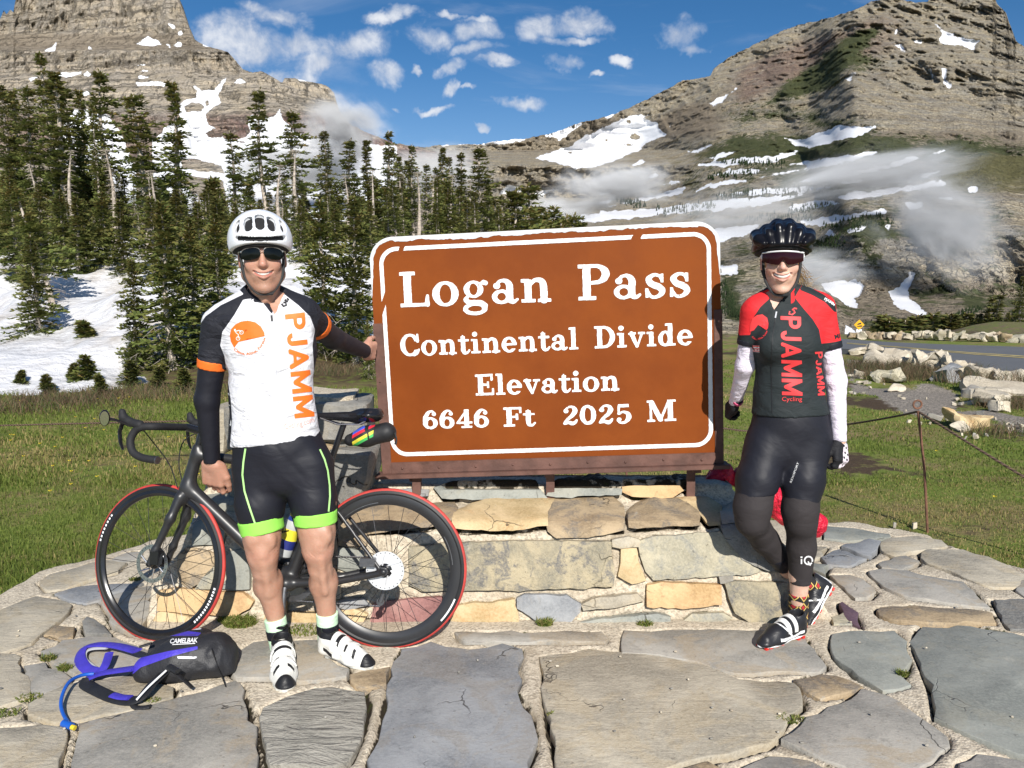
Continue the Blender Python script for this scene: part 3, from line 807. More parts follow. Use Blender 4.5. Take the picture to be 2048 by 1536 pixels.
snowR = [zC([(1195,812),(1240,790),(1330,765),(1380,748),(1460,690),(1480,700),(1540,660),(1690,590),(1790,585),(1760,610),(1800,630),(1830,628),(1840,660),(1872,690),(1800,720),(1740,770),(1640,810),(1500,860),(1400,855),(1270,830)]),
         zC([(725,744),(960,718),(1190,702),(1120,728),(960,742),(930,736)]), zC([(1230,692),(1440,632),(1390,680),(1330,714),(1290,702)]), zC([(1020,995),(1070,950),(1150,965),(1100,985),(1070,1000)]), zC([(1180,1008),(1220,985),(1300,968),(1230,1010)]), zC([(1550,600),(1620,578),(1600,595),(1560,602)]), zC([(1880,640),(1900,635),(1895,660)])] + [zD(p) for p in [
    [(835,625),(910,632),(1000,600),(1080,565),(1150,575),(1245,572),(1180,610),(1100,625),(1010,655),(960,668),(890,655)],[(860,740),(960,725),(1100,705),(1260,678),(1250,692),(1130,730),(1000,755),(900,772),(940,748)],
    [(830,832),(1000,795),(1060,780),(1200,765),(1330,730),(1400,705),(1445,712),(1380,740),(1240,772),(1100,800),(960,818)],[(450,745),(660,710),(780,705),(895,680),(870,700),(780,738),(640,737),(560,752)],
    [(500,790),(600,763),(760,762),(700,782),(560,792)],[(720,802),(780,785),(900,768),(850,784),(760,802)],[(435,865),(480,833),(560,813),(655,816),(560,837),(480,852)],[(540,882),(700,858),(760,850),(1050,843),(960,862),(620,887)],
    [(-300,1000),(0,958),(300,938),(500,908),(700,888),(920,878),(800,912),(640,942),(400,957),(100,992),(-300,1030)],[(40,932),(200,888),(380,848),(370,872),(200,907)],[(860,935),(960,908),(1050,903),(1080,920),(960,942),(880,950)],
    [(910,995),(1100,968),(1280,943),(1290,960),(1150,987),(1000,1020),(930,1020)],[(510,1035),(640,1025),(720,1013),(700,1045),(620,1070),(540,1095),(500,1060)],[(1130,1030),(1200,1022),(1190,1045),(1110,1057)],[(1010,1055),(1040,1038),(1075,1060),(1030,1075)],
    [(1650,845),(1700,838),(1710,865),(1670,872)],[(1000,1280),(1100,1268),(1150,1260),(1195,1290),(1180,1330),(1150,1350),(1170,1390),(1100,1370),(1060,1340),(1010,1310)],[(1305,1320),(1350,1300),(1390,1250),(1402,1230),(1418,1235),(1415,1265),(1390,1310),(1400,1350),(1480,1410),(1460,1440),(1400,1410),(1340,1390),(1310,1350)],
    [(1110,1465),(1150,1490),(1160,1540),(1100,1540)],[(545,1200),(620,1193),(620,1240),(545,1242)],[(1505,100),(1560,140),(1600,160),(1640,170),(1708,185),(1690,228),(1640,207),(1560,202),(1530,180),(1550,155)],[(1322,158),(1342,115),(1352,135),(1338,160)],[(1330,205),(1360,198),(1385,238),(1360,228)],
    [(1410,180),(1455,183),(1450,197),(1420,197)],[(1543,308),(1565,306),(1562,350),(1590,392),(1580,404),(1548,370)],[(1473,308),(1492,313),(1514,352),(1498,352)],[(1108,352),(1130,333),(1152,333),(1130,372)],[(495,468),(540,435),(618,402),(580,430),(555,462),(510,480)],[(135,750),(180,724),(230,726),(160,748)],
    [(225,797),(250,780),(277,788),(240,802)],[(283,832),(320,818),(358,823),(310,835)],[(400,687),(490,653),(512,656),(440,687)],[(495,714),(540,696),(620,683),(600,694),(520,717)],[(1075,892),(1150,868),(1350,848),(1500,818),(1592,823),(1500,852),(1380,864),(1200,892),(1120,902)],
    [(1450,792),(1540,768),(1530,782),(1460,800)],[(1500,692),(1562,678),(1530,697)],[(1085,822),(1190,808),(1180,824),(1100,832)],[(1380,915),(1450,910),(1460,935),(1400,945)],[(15,522),(70,503),(82,510),(30,530)],[(0,865),(60,858),(50,872),(0,884)],[(0,912),(60,900),(40,914),(0,924)],[(1520,893),(1592,893),(1590,905)],[(1285,1020),(1310,1015),(1305,1040)]]]
holesR = [zC([(1680,695),(1715,684),(1745,690),(1735,712),(1700,716)]), zC([(1555,712),(1578,710),(1575,720)]), zC([(1660,740),(1710,735),(1700,745)]), zC([(1370,772),(1395,770),(1390,785)]), zC([(1675,622),(1690,620),(1688,632)]), zC([(1755,688),(1772,686),(1770,698)])]
vegR = [zD([(820,400),(900,330),(1000,250),(1100,165),(1200,130),(1270,125),(1230,170),(1180,240),(1240,262),(1290,290),(1140,320),(1050,380),(960,420),(840,440),(740,480)]), zD([(1380,1020),(1460,990),(1560,1000),(1560,1060),(1480,1090),(1400,1090)]), zD([(950,1080),(1060,1060),(1110,1120),(1060,1200),(960,1160)]), zD([(545,1240),(600,1250),(640,1330),(660,1450),(560,1450)]), zD([(1200,1150),(1280,1150),(1260,1200),(1200,1200)]), zD([(1570,1110),(1620,1120),(1610,1160),(1580,1150)]), zD([(1640,1340),(1720,1340),(1740,1410),(1650,1400)]), zD([(680,870),(830,830),(1050,800),(1050,840),(900,850),(700,885)]), zD([(1300,980),(1240,960),(1000,1020),(1200,1080),(1340,1060)]), zD([(1150,1470),(1300,1420),(1420,1450),(1700,1440),(1760,1500),(1300,1510)])]
def attR(px, py, V):
    snow = smask(snowR, px, py, 6.0, holesR) + 1.0*fbm(px*.075, py*.13, o=4, g=.6, seed=66)
    vp = np.clip(0.5 - polys_sd(px, py, vegR)/40,-1,1)
    nn = fbm(px*0.02, py*0.05, o=4, seed=61)
    sp_ = 0.44*sstep(180,260, py + 0.2*(1700 - px))*sstep(420,300, py)*sstep(1380,1500, px) + 0.34*sstep(250,300, py)*sstep(1300,1400, px)
    veg = np.maximum(vp + .35*nn, sp_ + 0.45*nn)
    meadow = 0.40*sstep(270,310, py)*sstep(460,400, py)*sstep(1180,1300, px) + 0.3*nn + 0.5*sstep(300,330, py)*sstep(400,360, py)*sstep(1850,1950, px) + 0.35*sstep(620,640, py)
    d0 = py - ridge_f(px)
    red = np.clip(sstep(20,50, d0)*sstep(130,90, d0)*sstep(1440,1500, px)*sstep(1850,1700, px),0,1)
    scree = np.maximum(np.maximum(sstep(1250,1300, px)*sstep(1480,1400, px)*sstep(40,60, d0)*sstep(290,260, py), sstep(540,570, py)*sstep(1640,1700, px)*0.9),0.8*sstep(250,270, py)*sstep(350,320, py)*sstep(1650,1800, px))
    scree = np.maximum(scree, 0.7*sstep(330,280, py)*sstep(980,1040, px)*sstep(1300,1200, px))
    return dict(snow=snow, veg=veg, meadow=meadow, red=red*0.8, scree=scree)
m_rr = rock_mat('weathered_limestone', (0.54,0.45,0.30),(0.40,0.37,0.31),(0.12,0.095,0.085),(0.25,0.165,0.135),0.35,0.05)
right = sheet('mountain', m_rr, SIL_R, np.concatenate([np.linspace(420,800,40), np.linspace(804,2060,620), np.linspace(2070,3000,60)]),690,340, distR, relR, attrs=attR, jag=4.0)
tag(right, 'long grey mountain with snow bands and scrub on the right', kind='structure')
# dark little firs on the far benches: nobody could count them
mt_bvh = bvh_of(right)
rs = random.Random(5)
mb = MB()
bands = [zD(p) for p in [[(560,738),(830,745)],[(490,800),(700,785)],[(710,880),(1050,855)],[(520,895),(700,880)],[(860,955),(1060,930)],[(1000,1030),(1280,975)],[(640,990),(960,985)],[(960,1150),(1100,1110)],[(1100,1040),(1330,1000)],[(545,1330),(620,1420)],[(550,1270),(600,1380)],[(250,960),(520,930)],[(1380,1060),(1540,1020)],[(960,1110),(1080,1080)],[(1600,1430),(1720,1400)],[(540,1400),(640,1440)],[(60,900),(200,930)]]]
for (a, c_) in bands:
    for _ in range(80):
        tq = rs.random(); x = a[0] + (c_[0] - a[0])*tq + rs.uniform(-6,6); y = a[1] + (c_[1] - a[1])*tq + rs.gauss(0,4)
        hq = mt_bvh.ray_cast(Vector((0,0, CAMZ)), ray(x, y).normalized())
        if hq[0] is None: continue
        p = hq[0]; hh = min(6.5, p.y*6.5/1550)*rs.uniform(0.6,1.5)
        for k in range(3):
            z0 = hh*(0.05 + 0.28*k); z1 = hh*(0.5 + 0.25*k); r = hh*(0.26 - 0.07*k)
            v = [p + Vector((math.cos(q*PI*.4 + k)*r, math.sin(q*PI*.4 + k)*r, z0)) for q in range(5)] + [p + Vector((0,0, z1))]
            mb.add(v, [(q, (q + 1) % 5,5) for q in range(5)])
m_ff = simple('distant_needles', (0.022,0.034,0.014),0.9, var=0.4, vs=0.3, spec=0.1)
tag(mb.build('distant_firs', m_ff), 'dark bands of tiny firs on the far snowy benches', kind='stuff')
# ================================================================ FIRS
m_needle, t, b = new_mat('fir_needles')
oc = t.n('ShaderNodeTexCoord').outputs['Object']; oi = t.n('ShaderNodeObjectInfo').outputs['Random']
n1 = t.noise(oc, 1.6,4,0.6); n2 = t.noise(oc, 9,3,0.6)
c = t.mix(t.step(n2,0.25,0.75),(0.060,0.095,0.026),(0.25,0.29,0.075))
c = t.mix(t.math('MULTIPLY', t.step(n1,0.45,0.7),0.6), c, (0.26,0.21,0.065))
c = t.mix(t.math('MULTIPLY', t.attr('tipbrown'), t.step(n2,0.4,0.65)), c, (0.26,0.15,0.06))
c = t.mix(t.math('MULTIPLY', oi, 0.35), c, (0.12,0.12,0.045))
t.put(b.inputs['Base Color'], c); b.inputs['Roughness'].default_value = 0.75; b.inputs['Specular IOR Level'].default_value = 0.2
tr = t.n('ShaderNodeBsdfTranslucent', i_Color=c); ms = t.n('ShaderNodeMixShader', i_0=0.32)
t.nt.links.new(b.outputs[0], ms.inputs[1]); t.nt.links.new(tr.outputs[0], ms.inputs[2])
t.nt.links.new(ms.outputs[0], t.nt.nodes['Material Output'].inputs[0])
m_bark = simple('fir_bark', (0.42,0.36,0.30),0.9, var=0.45, vs=6, bump=0.8, bs=30, spec=0.2, bd=0.02)
m_dead = simple('dead_twigs', (0.46,0.40,0.34),0.9, var=0.35, vs=5, spec=0.2)
def fir_meshes(seed, h=8.0, w=1.1, bare=0.3, dense=1.0, dead=0.5, leanx=0.0, skirt=1.0, shape=0.75):
    r = random.Random(seed)
    V = []; F = []; A = []
    tv = MB(); dv = MB()
    bend = [0.0,0.0]; pts = []
    for i in range(13):
        tt = i/12
        pts.append((leanx*math.sin(tt*PI)*0.5 + 0.05*math.sin(tt*7 + seed),0.05*math.cos(tt*5 + seed), h*tt))
    def spine(z):
        q = max(0, min(11.999, z/h*12)); i = int(q); f = q - i
        return Vector(pts[i])*(1 - f) + Vector(pts[i + 1])*f
    r0 = 0.018*h + 0.02
    tv.tube([pts[0]] + pts, [r0*1.5] + [r0*(1 - i/12) ** 0.8 + 0.012 for i in range(13)],8)
    def rhomb(p, d, s, L, W_, br):
        n = len(V); m = p + d*(L*0.45)
        V.extend([p, m + s*W_, p + d*L, m - s*W_]); F.append((n, n + 1, n + 2, n + 3)); A.extend([br]*4)
    z = bare*h
    while z < h*0.985:
        tt = z/h; u_ = (tt - bare)/(1 - bare)
        prof = w*((1 - u_) ** shape)*(0.55 + 0.45*min(1, u_*5 + skirt)) + 0.10
        prof *= 0.72 + 0.55*abs(math.sin(z*2.3 + seed*1.7)*math.sin(z*5.1 + seed))
        nb = max(4, int((7 if u_ < 0.75 else 5)*dense))
        a0 = r.random()*6.28
        for k in range(nb):
            if r.random() < 0.16: continue
            az = a0 + 6.283*k/nb + r.uniform(-.4,.4)
            L = prof*r.uniform(0.5,1.1)*(0.72 + 0.62*max(0, math.sin(az*2 + seed + z*1.1)) + .25*math.sin(az + seed*2))
            if r.random() < 0.12: L *= 1.3
            o = Vector((math.cos(az), math.sin(az),0)); sd = Vector((-math.sin(az), math.cos(az),0))
            base = spine(z + r.uniform(-.1,.1))
            dr = r.uniform(0.12,0.45)*(1 - u_*0.9)
            ns = max(3, int(L/0.105))
            br = max(0.0, u_ - 0.30)*1.6*r.uniform(0.2,1) + (0.9 if r.random() < 0.05 else 0)
            for j in range(ns):
                s = (j + 0.6)/ns
                p = base + o*(L*s) + Vector((0,0,-dr*L*s*1.15 + 0.42*dr*L*s*s + 0.03*math.sin(j)))
                ww = (0.10 + 0.13*(1 - abs(s - 0.5)))*(0.75 + 0.35*min(1, L))
                for q in (-1,1):
                    d = (o*r.uniform(0.5,0.95) + sd*q*r.uniform(0.5,1.0) + Vector((0,0, r.uniform(-0.35,0.25)))).normalized()
                    sn = d.cross(Vector((0,0,1)) + sd*q*0.6).normalized()
                    rhomb(p, d, sn, ww*r.uniform(0.9,1.6), ww*0.27, br)
                if r.random() < 0.85:
                    d = (o*0.9 + Vector((0,0, r.uniform(0.1,0.8))) + sd*r.uniform(-.4,.4)).normalized()
                    rhomb(p, d, sd if r.random() < .5 else d.cross(sd), ww*r.uniform(0.7,1.3), ww*0.28, br)
            rhomb(base + o*L*0.9 + Vector((0,0,-dr*L*.7)),(o + Vector((0,0,.15))).normalized(), sd, 0.22,0.05, br)
            if u_ < 0.9 and r.random() < 0.5:
                e = base + o*(L*0.75) + Vector((0,0,-dr*L*.62))
                tv.tube([base, e],[0.012,0.005],3, cap=False)
        z += r.choice([.08,.12,.16,.22,.34])*(1.0 - 0.35*u_)*(h/8) ** 0.5/dense ** 0.5
    for k in range(10):
        a = k*2.4; rhomb(spine(h*(0.93 + 0.006*k)), Vector((math.cos(a)*.5, math.sin(a)*.5,.8)).normalized(), Vector((-math.sin(a), math.cos(a),0)),0.2,0.045,0.8)
    nd = int(dead*60)
    for k in range(nd):
        z = h*r.uniform(0.04, max(bare*1.35,0.3)); az = r.random()*6.28; L = r.uniform(0.25,1.0)*w*0.9
        o = Vector((math.cos(az), math.sin(az),0)); p = spine(z); q1 = p + o*L*.5 + Vector((0,0,-.10*L)); q2 = p + o*L + Vector((r.uniform(-.1,.1), r.uniform(-.1,.1),-.38*L))
        dv.tube([p, q1, q2],[0.016,0.011,0.004],3, cap=False)
        for j in range(3):
            e = q1 + (q2 - q1)*(j/3); s2 = Vector((r.uniform(-1,1), r.uniform(-1,1), r.uniform(-1,.1)))*0.28*L
            dv.tube([e, e + s2],[0.007,0.003],3, cap=False)
    cm = mesh_np('crown', np.array([tuple(p) for p in V]), np.array(F), m_needle, False, dict(tipbrown=np.clip(A, 0,1)))
    tm = tv.mesh('trunk', m_bark, True)
    dm = dv.mesh('dead_branches', m_dead) if dv.v else None
    return cm, tm, dm
FIR = {
    'spire_a': (8.0, fir_meshes(1,8,0.80,0.30,1.15,0.9)), 'spire_b': (8.0, fir_meshes(2,8,0.68,0.16,1.2,0.5, shape=0.6)),
    'spire_c': (8.0, fir_meshes(3,8,0.95,0.45,1.0,0.9, leanx=0.5, shape=0.65)), 'full_a': (8.0, fir_meshes(4,8,1.5,0.05,1.2,0.5)),
    'full_b': (6.0, fir_meshes(5,6,1.65,0.02,1.25,0.6, shape=0.85)), 'poor': (8.0, fir_meshes(6,8,0.75,0.55,0.6,1.2, shape=0.5)),
    'snag': (8.0, fir_meshes(16,8,0.5,0.86,0.5,2.2, leanx=0.4, shape=0.5)), 'spire_e': (8.0, fir_meshes(17,8,0.85,0.38,0.95,1.2, leanx=-.4, shape=0.55)), 'young': (1.6, fir_meshes(7,1.6,0.42,0.03,1.5,0.1, shape=1.0)), 'lean': (6.0, fir_meshes(8,6,0.9,0.38,0.9,0.8, leanx=-0.8)), 'spire_d': (8.0, fir_meshes(9,8,0.74,0.22,1.1,0.6, shape=0.5)),
}
def fir(kind, px, top, Y, label, group=None, base=None, rot=None, lean=(0,0), fat=1.0, sink=0.05):
    """stand a fir at distance Y so that its tip reaches the surveyed height"""
    h0,(cm, tm, dm) = FIR[kind]
    tip = P(px, top, Y)
    x = tip.x
    bz = gz1(x, Y) if base is None else base
    h = max(0.3, tip.z - bz) + sink
    r = empty('fir_tree', (x - lean[0]*h, Y, bz - sink),(lean[1],0,0))
    r.rotation_euler = Euler((0, math.atan(lean[0]),(rs.random()*6.28 if rot is None else rot)), 'ZYX') if False else Euler((lean[1], math.atan(lean[0]),0))
    s = h/h0
    r.scale = (s*fat, s*fat, s)
    tag(r, label, 'tree', group)
    az = rs.random()*6.28 if rot is None else rot
    for nm, me in (('trunk', tm),('crown', cm),('dead_branches', dm)):
        if me is None or (nm == 'crown' and kind == 'snag'): continue
        c = link(nm, me, r); c.rotation_euler = (0,0, az)
    return r
GF = 'firs of the subalpine wood'
# skyline firs, left to right in the picture: x, tip, distance, kind, lean, fat
SK = [(4,168,30, 'full_a', 0,1.0),(22,180,31, 'spire_b', -.02,1.1),(55,171,28, 'spire_d', 0,1.3),(82,104,30, 'spire_a', -.03,1.15),(109,144,27, 'spire_b', -.02,1.35),(157,179,32, 'spire_b', 0,1.0),(128,172,29, 'spire_d', -.04,1.2),
      (198,135,30, 'spire_c', -.06,1.2),(182,205,27, 'full_a', -.03,.7),(262,186,26, 'spire_d', -.08,1.75),(342,163,29, 'spire_b', -.03,1.3),(459,261,33, 'spire_c', 0,1.3),(519,174,33, 'spire_c', -.04,1.1),(421,362,40, 'young', 0,.9),(583,217,33, 'spire_c', -.06,1.35),
      (648,260,35, 'spire_d', -.02,1.3),(701,276,37, 'spire_c', -.03,1.3),(734,281,38, 'spire_b', 0,1.3),(775,261,36, 'spire_a', -.02,1.3),(796,313,41, 'spire_b', 0,1.2),(815,321,44, 'spire_b', 0,1.2),(823,288,40, 'spire_d', 0,1.0),(852,327,46, 'spire_d', 0,1.1),(873,334,42, 'spire_a', -.02,1.4),(885,296,45, 'spire_b', 0,1.1),(898,312,48, 'spire_d', 0,1.1),
      (921,304,46, 'spire_a', -.02,1.3),(957,293,45, 'spire_d', -.02,1.45),(976,368,52, 'spire_b', 0,1.1),(990,393,55, 'spire_d', 0,1.3),(1006,390,58, 'spire_a', 0,1.2),(1023,381,60, 'spire_b', 0,1.1),(1034,374,60, 'spire_c', 0,1.3),(1057,363,62, 'spire_d', 0,1.2),(1048,400,64, 'poor', 0,1.2),(1074,412,70, 'spire_b', 0,1.3),(1086,422,72, 'full_a', 0,1.0),(1095,429,75, 'spire_d', 0,1.1),(1109,410,78, 'spire_a', 0,1.3),(1121,437,85, 'spire_b', 0,1.1),(1134,426,88, 'spire_d', 0,1.0),(1149,424,92, 'spire_d', 0,1.0),(1163,443,96, 'spire_b', 0,1.1)]
ORD = ['first', 'second', 'third', 'fourth', 'fifth', 'sixth', 'seventh', 'eighth', 'ninth', 'tenth', 'eleventh', 'twelfth', 'thirteenth', 'fourteenth', 'fifteenth', 'sixteenth', 'seventeenth', 'eighteenth', 'nineteenth', 'twentieth']
SKs = sorted(range(len(SK)), key=lambda i: SK[i][0]); order = {i: n for n, i in enumerate(SKs)}
for i, (x, tp, Y, kd, ln, ft) in enumerate(SK):
    n = order[i]
    if n < 20: lab = 'fir whose tip is %s from the left along the skyline of the wood' % ORD[n]
    else: lab = 'fir whose tip is %s from the right along the skyline of the wood' % ORD[len(SK) - 1 - n] if len(SK) - 1 - n < 20 else 'fir whose tip stands midway along the skyline of the wood'
    special = {82: 'tallest fir of the wood, thin spire against the tan peak at far left', 198: 'tall leaning fir with bare grey lower trunk before the tan peak', 342: 'dense dark narrow fir standing in front of the snow couloir', 519: 'fir with long bare pale trunk rising above the white helmet', 583: 'open fir with pale forked trunk just right of the white helmet', 957: 'rust tinged fir, last tall spire before the trees drop towards the sign', 1057: 'slim dark fir standing above the left half of the sign', 421: 'small lone pointed fir low in the gap of snow left of the white helmet'}
    fir(kd, x, tp, Y, special.get(x, lab), GF, lean=(ln, 0), fat=ft*.86)
# lower storey that fills the wood; nothing in the photograph tells these apart
for i in range(124):
    x = rs.choice([rs.uniform(-60,450), rs.uniform(-60,330), rs.uniform(-60,450), rs.uniform(380,760), rs.uniform(560,1000)])
    Y = rs.uniform(24,36) if x < 450 else rs.uniform(27,44)
    tp = rs.uniform(325,440) if x < 330 else rs.uniform(365,445) if x < 480 else rs.uniform(345,430)
    fir(rs.choice(['full_a', 'spire_b', 'full_a', 'spire_d', 'poor', 'full_b']), x, tp, Y, 'shaded fir of the lower storey inside the dense wood', 'understorey firs inside the wood', lean=(rs.uniform(-.05,.03),0), fat=rs.uniform(.8,1.3))
for i in range(26):
    x = rs.uniform(930,1150); Y = rs.uniform(52,95)
    fir(rs.choice(['full_a', 'spire_b', 'spire_d']), x, rs.uniform(425,452) if x < 1090 else rs.uniform(443,462), Y, 'small far fir filling the right end of the wood', 'far firs at the right end of the wood', fat=rs.uniform(.9,1.3))
for k, (x, tp, Y, ln) in enumerate([(96,285,27,-.08),(140,300,26,-.03),(212,300,26.5,-.02),(300,340,25,-.10),(60,330,25,-.05),(395,380,22,-.02),(590,300,31,-.02),(560,330,30,.0),(690,350,33,0),(745,340,33,.01),(800,350,36,0),(835,345,38,.01),(868,350,40,0),(905,350,41,0),(940,360,42,0)]):
    fir('snag', x, tp, Y, 'nearly bare pale trunk with dead twigs among the firs', 'bare pale trunks in the wood', lean=(ln, 0), fat=rs.uniform(1.0,1.5))
# individual near firs
fir('lean', 32,372,18.5, 'leaning half dead fir standing in the snow at far left', GF, lean=(-.22,0), fat=1.15)
fir('full_b', 62,470,15.2, 'dark fir rising from the snow bank at far left, second from the edge', GF, fat=1.0)
fir('full_b', 318,405,13.3, 'big shaggy near fir beside the left walker with its skirt on the snow', GF, fat=.95, lean=(-.03,0))
fir('full_b', 378,440,14.2, 'shaggy near fir directly behind the left cyclist', GF, fat=.85)
fir('full_b', 262,520,13.4, 'shorter fir left of the big shaggy near fir', GF, fat=.9)
fir('full_b', 165,400,23, 'round crowned fir on top of the snow bank hump', GF, fat=1.0)
fir('full_b', 640,400,15.5, 'grey green near fir just left of the sign edge', GF, fat=.9)
fir('full_b', 705,395,15.0, 'dark near fir against the left edge of the sign', GF, fat=.9)
fir('full_b', 430,430,15.0, 'fir behind the shoulder of the man in the black sleeve', GF, fat=.9)
fir('full_b', 735,640,13.0, 'low bushy fir behind the hand that grips the sign', GF, fat=.5)
for k, (x, tp, Y) in enumerate([(150,395,21),(205,385,22),(120,380,23),(238,400,21),(300,395,20),(395,405,20.5),(430,395,21.5),(20,360,22),(75,370,24),(470,405,23),(600,400,22.5),(668,405,24),(740,405,24),(720,395,26),(520,400,24),(350,380,23)]):
    fir('full_b', x, tp, Y, 'bushy fir in the dense front row at the crest of the snow bank', 'front row firs on the snow bank crest', fat=rs.uniform(.85,1.15), base=gz1(P(x, tp, Y).x, Y) - .25)
for x, tp, Y, lb in [(172,712,12.0, 'knee high young fir at the snow edge, left of the brown hollow'),(146,728,12.2, 'tiny young fir beside the knee high one at the snow edge'),(262,722,12.1, 'young fir right of the brown hollow at the snow edge'),(318,735,12.0, 'pale green young fir under the big shaggy fir'),(368,738,11.6, 'young fir half hidden by the black sleeve'),(170,645,14.5, 'single tiny fir poking out of the white snow slope'),(42,760,12.0, 'sapling fir at the front lip of the snow bank'),(200,765,11.2, 'low dark fir sapling in the turf below the snow'),(92,775,11.4, 'small fir sapling in front of the dirty snow edge')]:
    fir('young', x, tp, Y, lb, 'young firs along the snow edge', fat=1.25)
# right-hand firs beyond the road
fir('full_a', 2046,552,41, 'dark pointed fir beyond the road at the right edge', 'firs beyond the road', fat=1.15)
fir('spire_c', 2002,586,44, 'thin crowned fir beyond the road, left of the dark pointed one', 'firs beyond the road', fat=1.6)
fir('spire_c', 1985,592,45, 'sparse fir beyond the road beside the thin crowned one', 'firs beyond the road', fat=1.3)
for i, (x, tp) in enumerate([(2018,625),(1996,628),(1975,622),(1955,635),(1935,640),(2034,618),(1962,628)]):
    fir('full_b', x, tp, 43 + i*.5, 'low dark fir thicket plant on the berm beyond the road', 'low firs on the berm beyond the road', fat=1.1)
for i in range(9):
    fir('full_b', 1760 + i*22 + rs.uniform(-8,8), rs.uniform(628,642),70 + rs.uniform(-8,10), 'low scrubby fir below the far cliff beyond the road', 'scrub firs below the far cliff', fat=1.6)
# ================================================================ MIST
def mist_mat(name, dens):
    m = bpy.data.materials.new(name); m.use_nodes = True; m.node_tree.nodes.clear(); t = NT(m.node_tree)
    v = t.n('ShaderNodeVolumePrincipled'); v.inputs['Color'].default_value = (0.98,0.985,1,1); v.inputs['Anisotropy'].default_value = -0.45
    oc = t.n('ShaderNodeTexCoord').outputs['Object']
    r2 = t.vm('LENGTH', oc, out=1)
    n = t.noise(t.vm('ADD', t.vm('MULTIPLY', oc, (1.0,.5,1.3)), t.n('ShaderNodeObjectInfo').outputs['Location']),2.1,6,0.66,0.5)
    f = t.step(r2,1.0,0.15)
    d = t.math('MULTIPLY', f, t.step(t.math('ADD', n, t.math('MULTIPLY', f, 0.26)),0.52,0.86))
    t.put(v.inputs['Density'], t.math('MULTIPLY', d, dens))
    t.n('ShaderNodeOutputMaterial', i_Volume=v.outputs[0])
    m.cycles.volume_step_rate = 1.0
    try: m.cycles.volume_sampling = 'DISTANCE'
    except Exception: pass
    return m
def mist(px, py, Y, wpx, hpx, dy, dens, label, tilt=0):
    c = P(px, py, Y); k = Y/1550
    rx, rz = wpx*k, hpx*k
    me = MB().sphere((0,0,0),1.0,20,12).mesh('mist_cloud', mist_mat('mist', dens), True)
    o = link('mist_cloud', me); o.location = c; o.scale = (rx, dy, rz); o.rotation_euler = (0, tilt, 0)
    return tag(o, label, kind='stuff')
mist(690,262,420,120,89,45,0.136, 'white mist rising against the dark buttress left of the blue sky')
mist(600,330,440,218,80,40,0.110, 'mist veil over the snow apron behind the skyline firs')
mist(860,350,480,172,80,50,0.085, 'thin mist veil over the saddle cliffs')
mist(1230,372,330,172,71,40,0.136, 'mist bank drifting over the centre snow benches')
mist(1120,420,330,138,51,40,0.088, 'low mist above the top edge of the sign')
mist(1740,350,300,287,71,40,0.112, 'broad mist band across the right slope', tilt=-.12)
mist(1880,455,215,189,149,20,0.208, 'thick grey mist plume in front of the right cliff', tilt=.5)
mist(1480,430,300,229,69,30,0.072, 'thin mist behind the black helmet')
mist(1640,545,190,126,69,18,0.136, 'mist puff beside the right rider head')
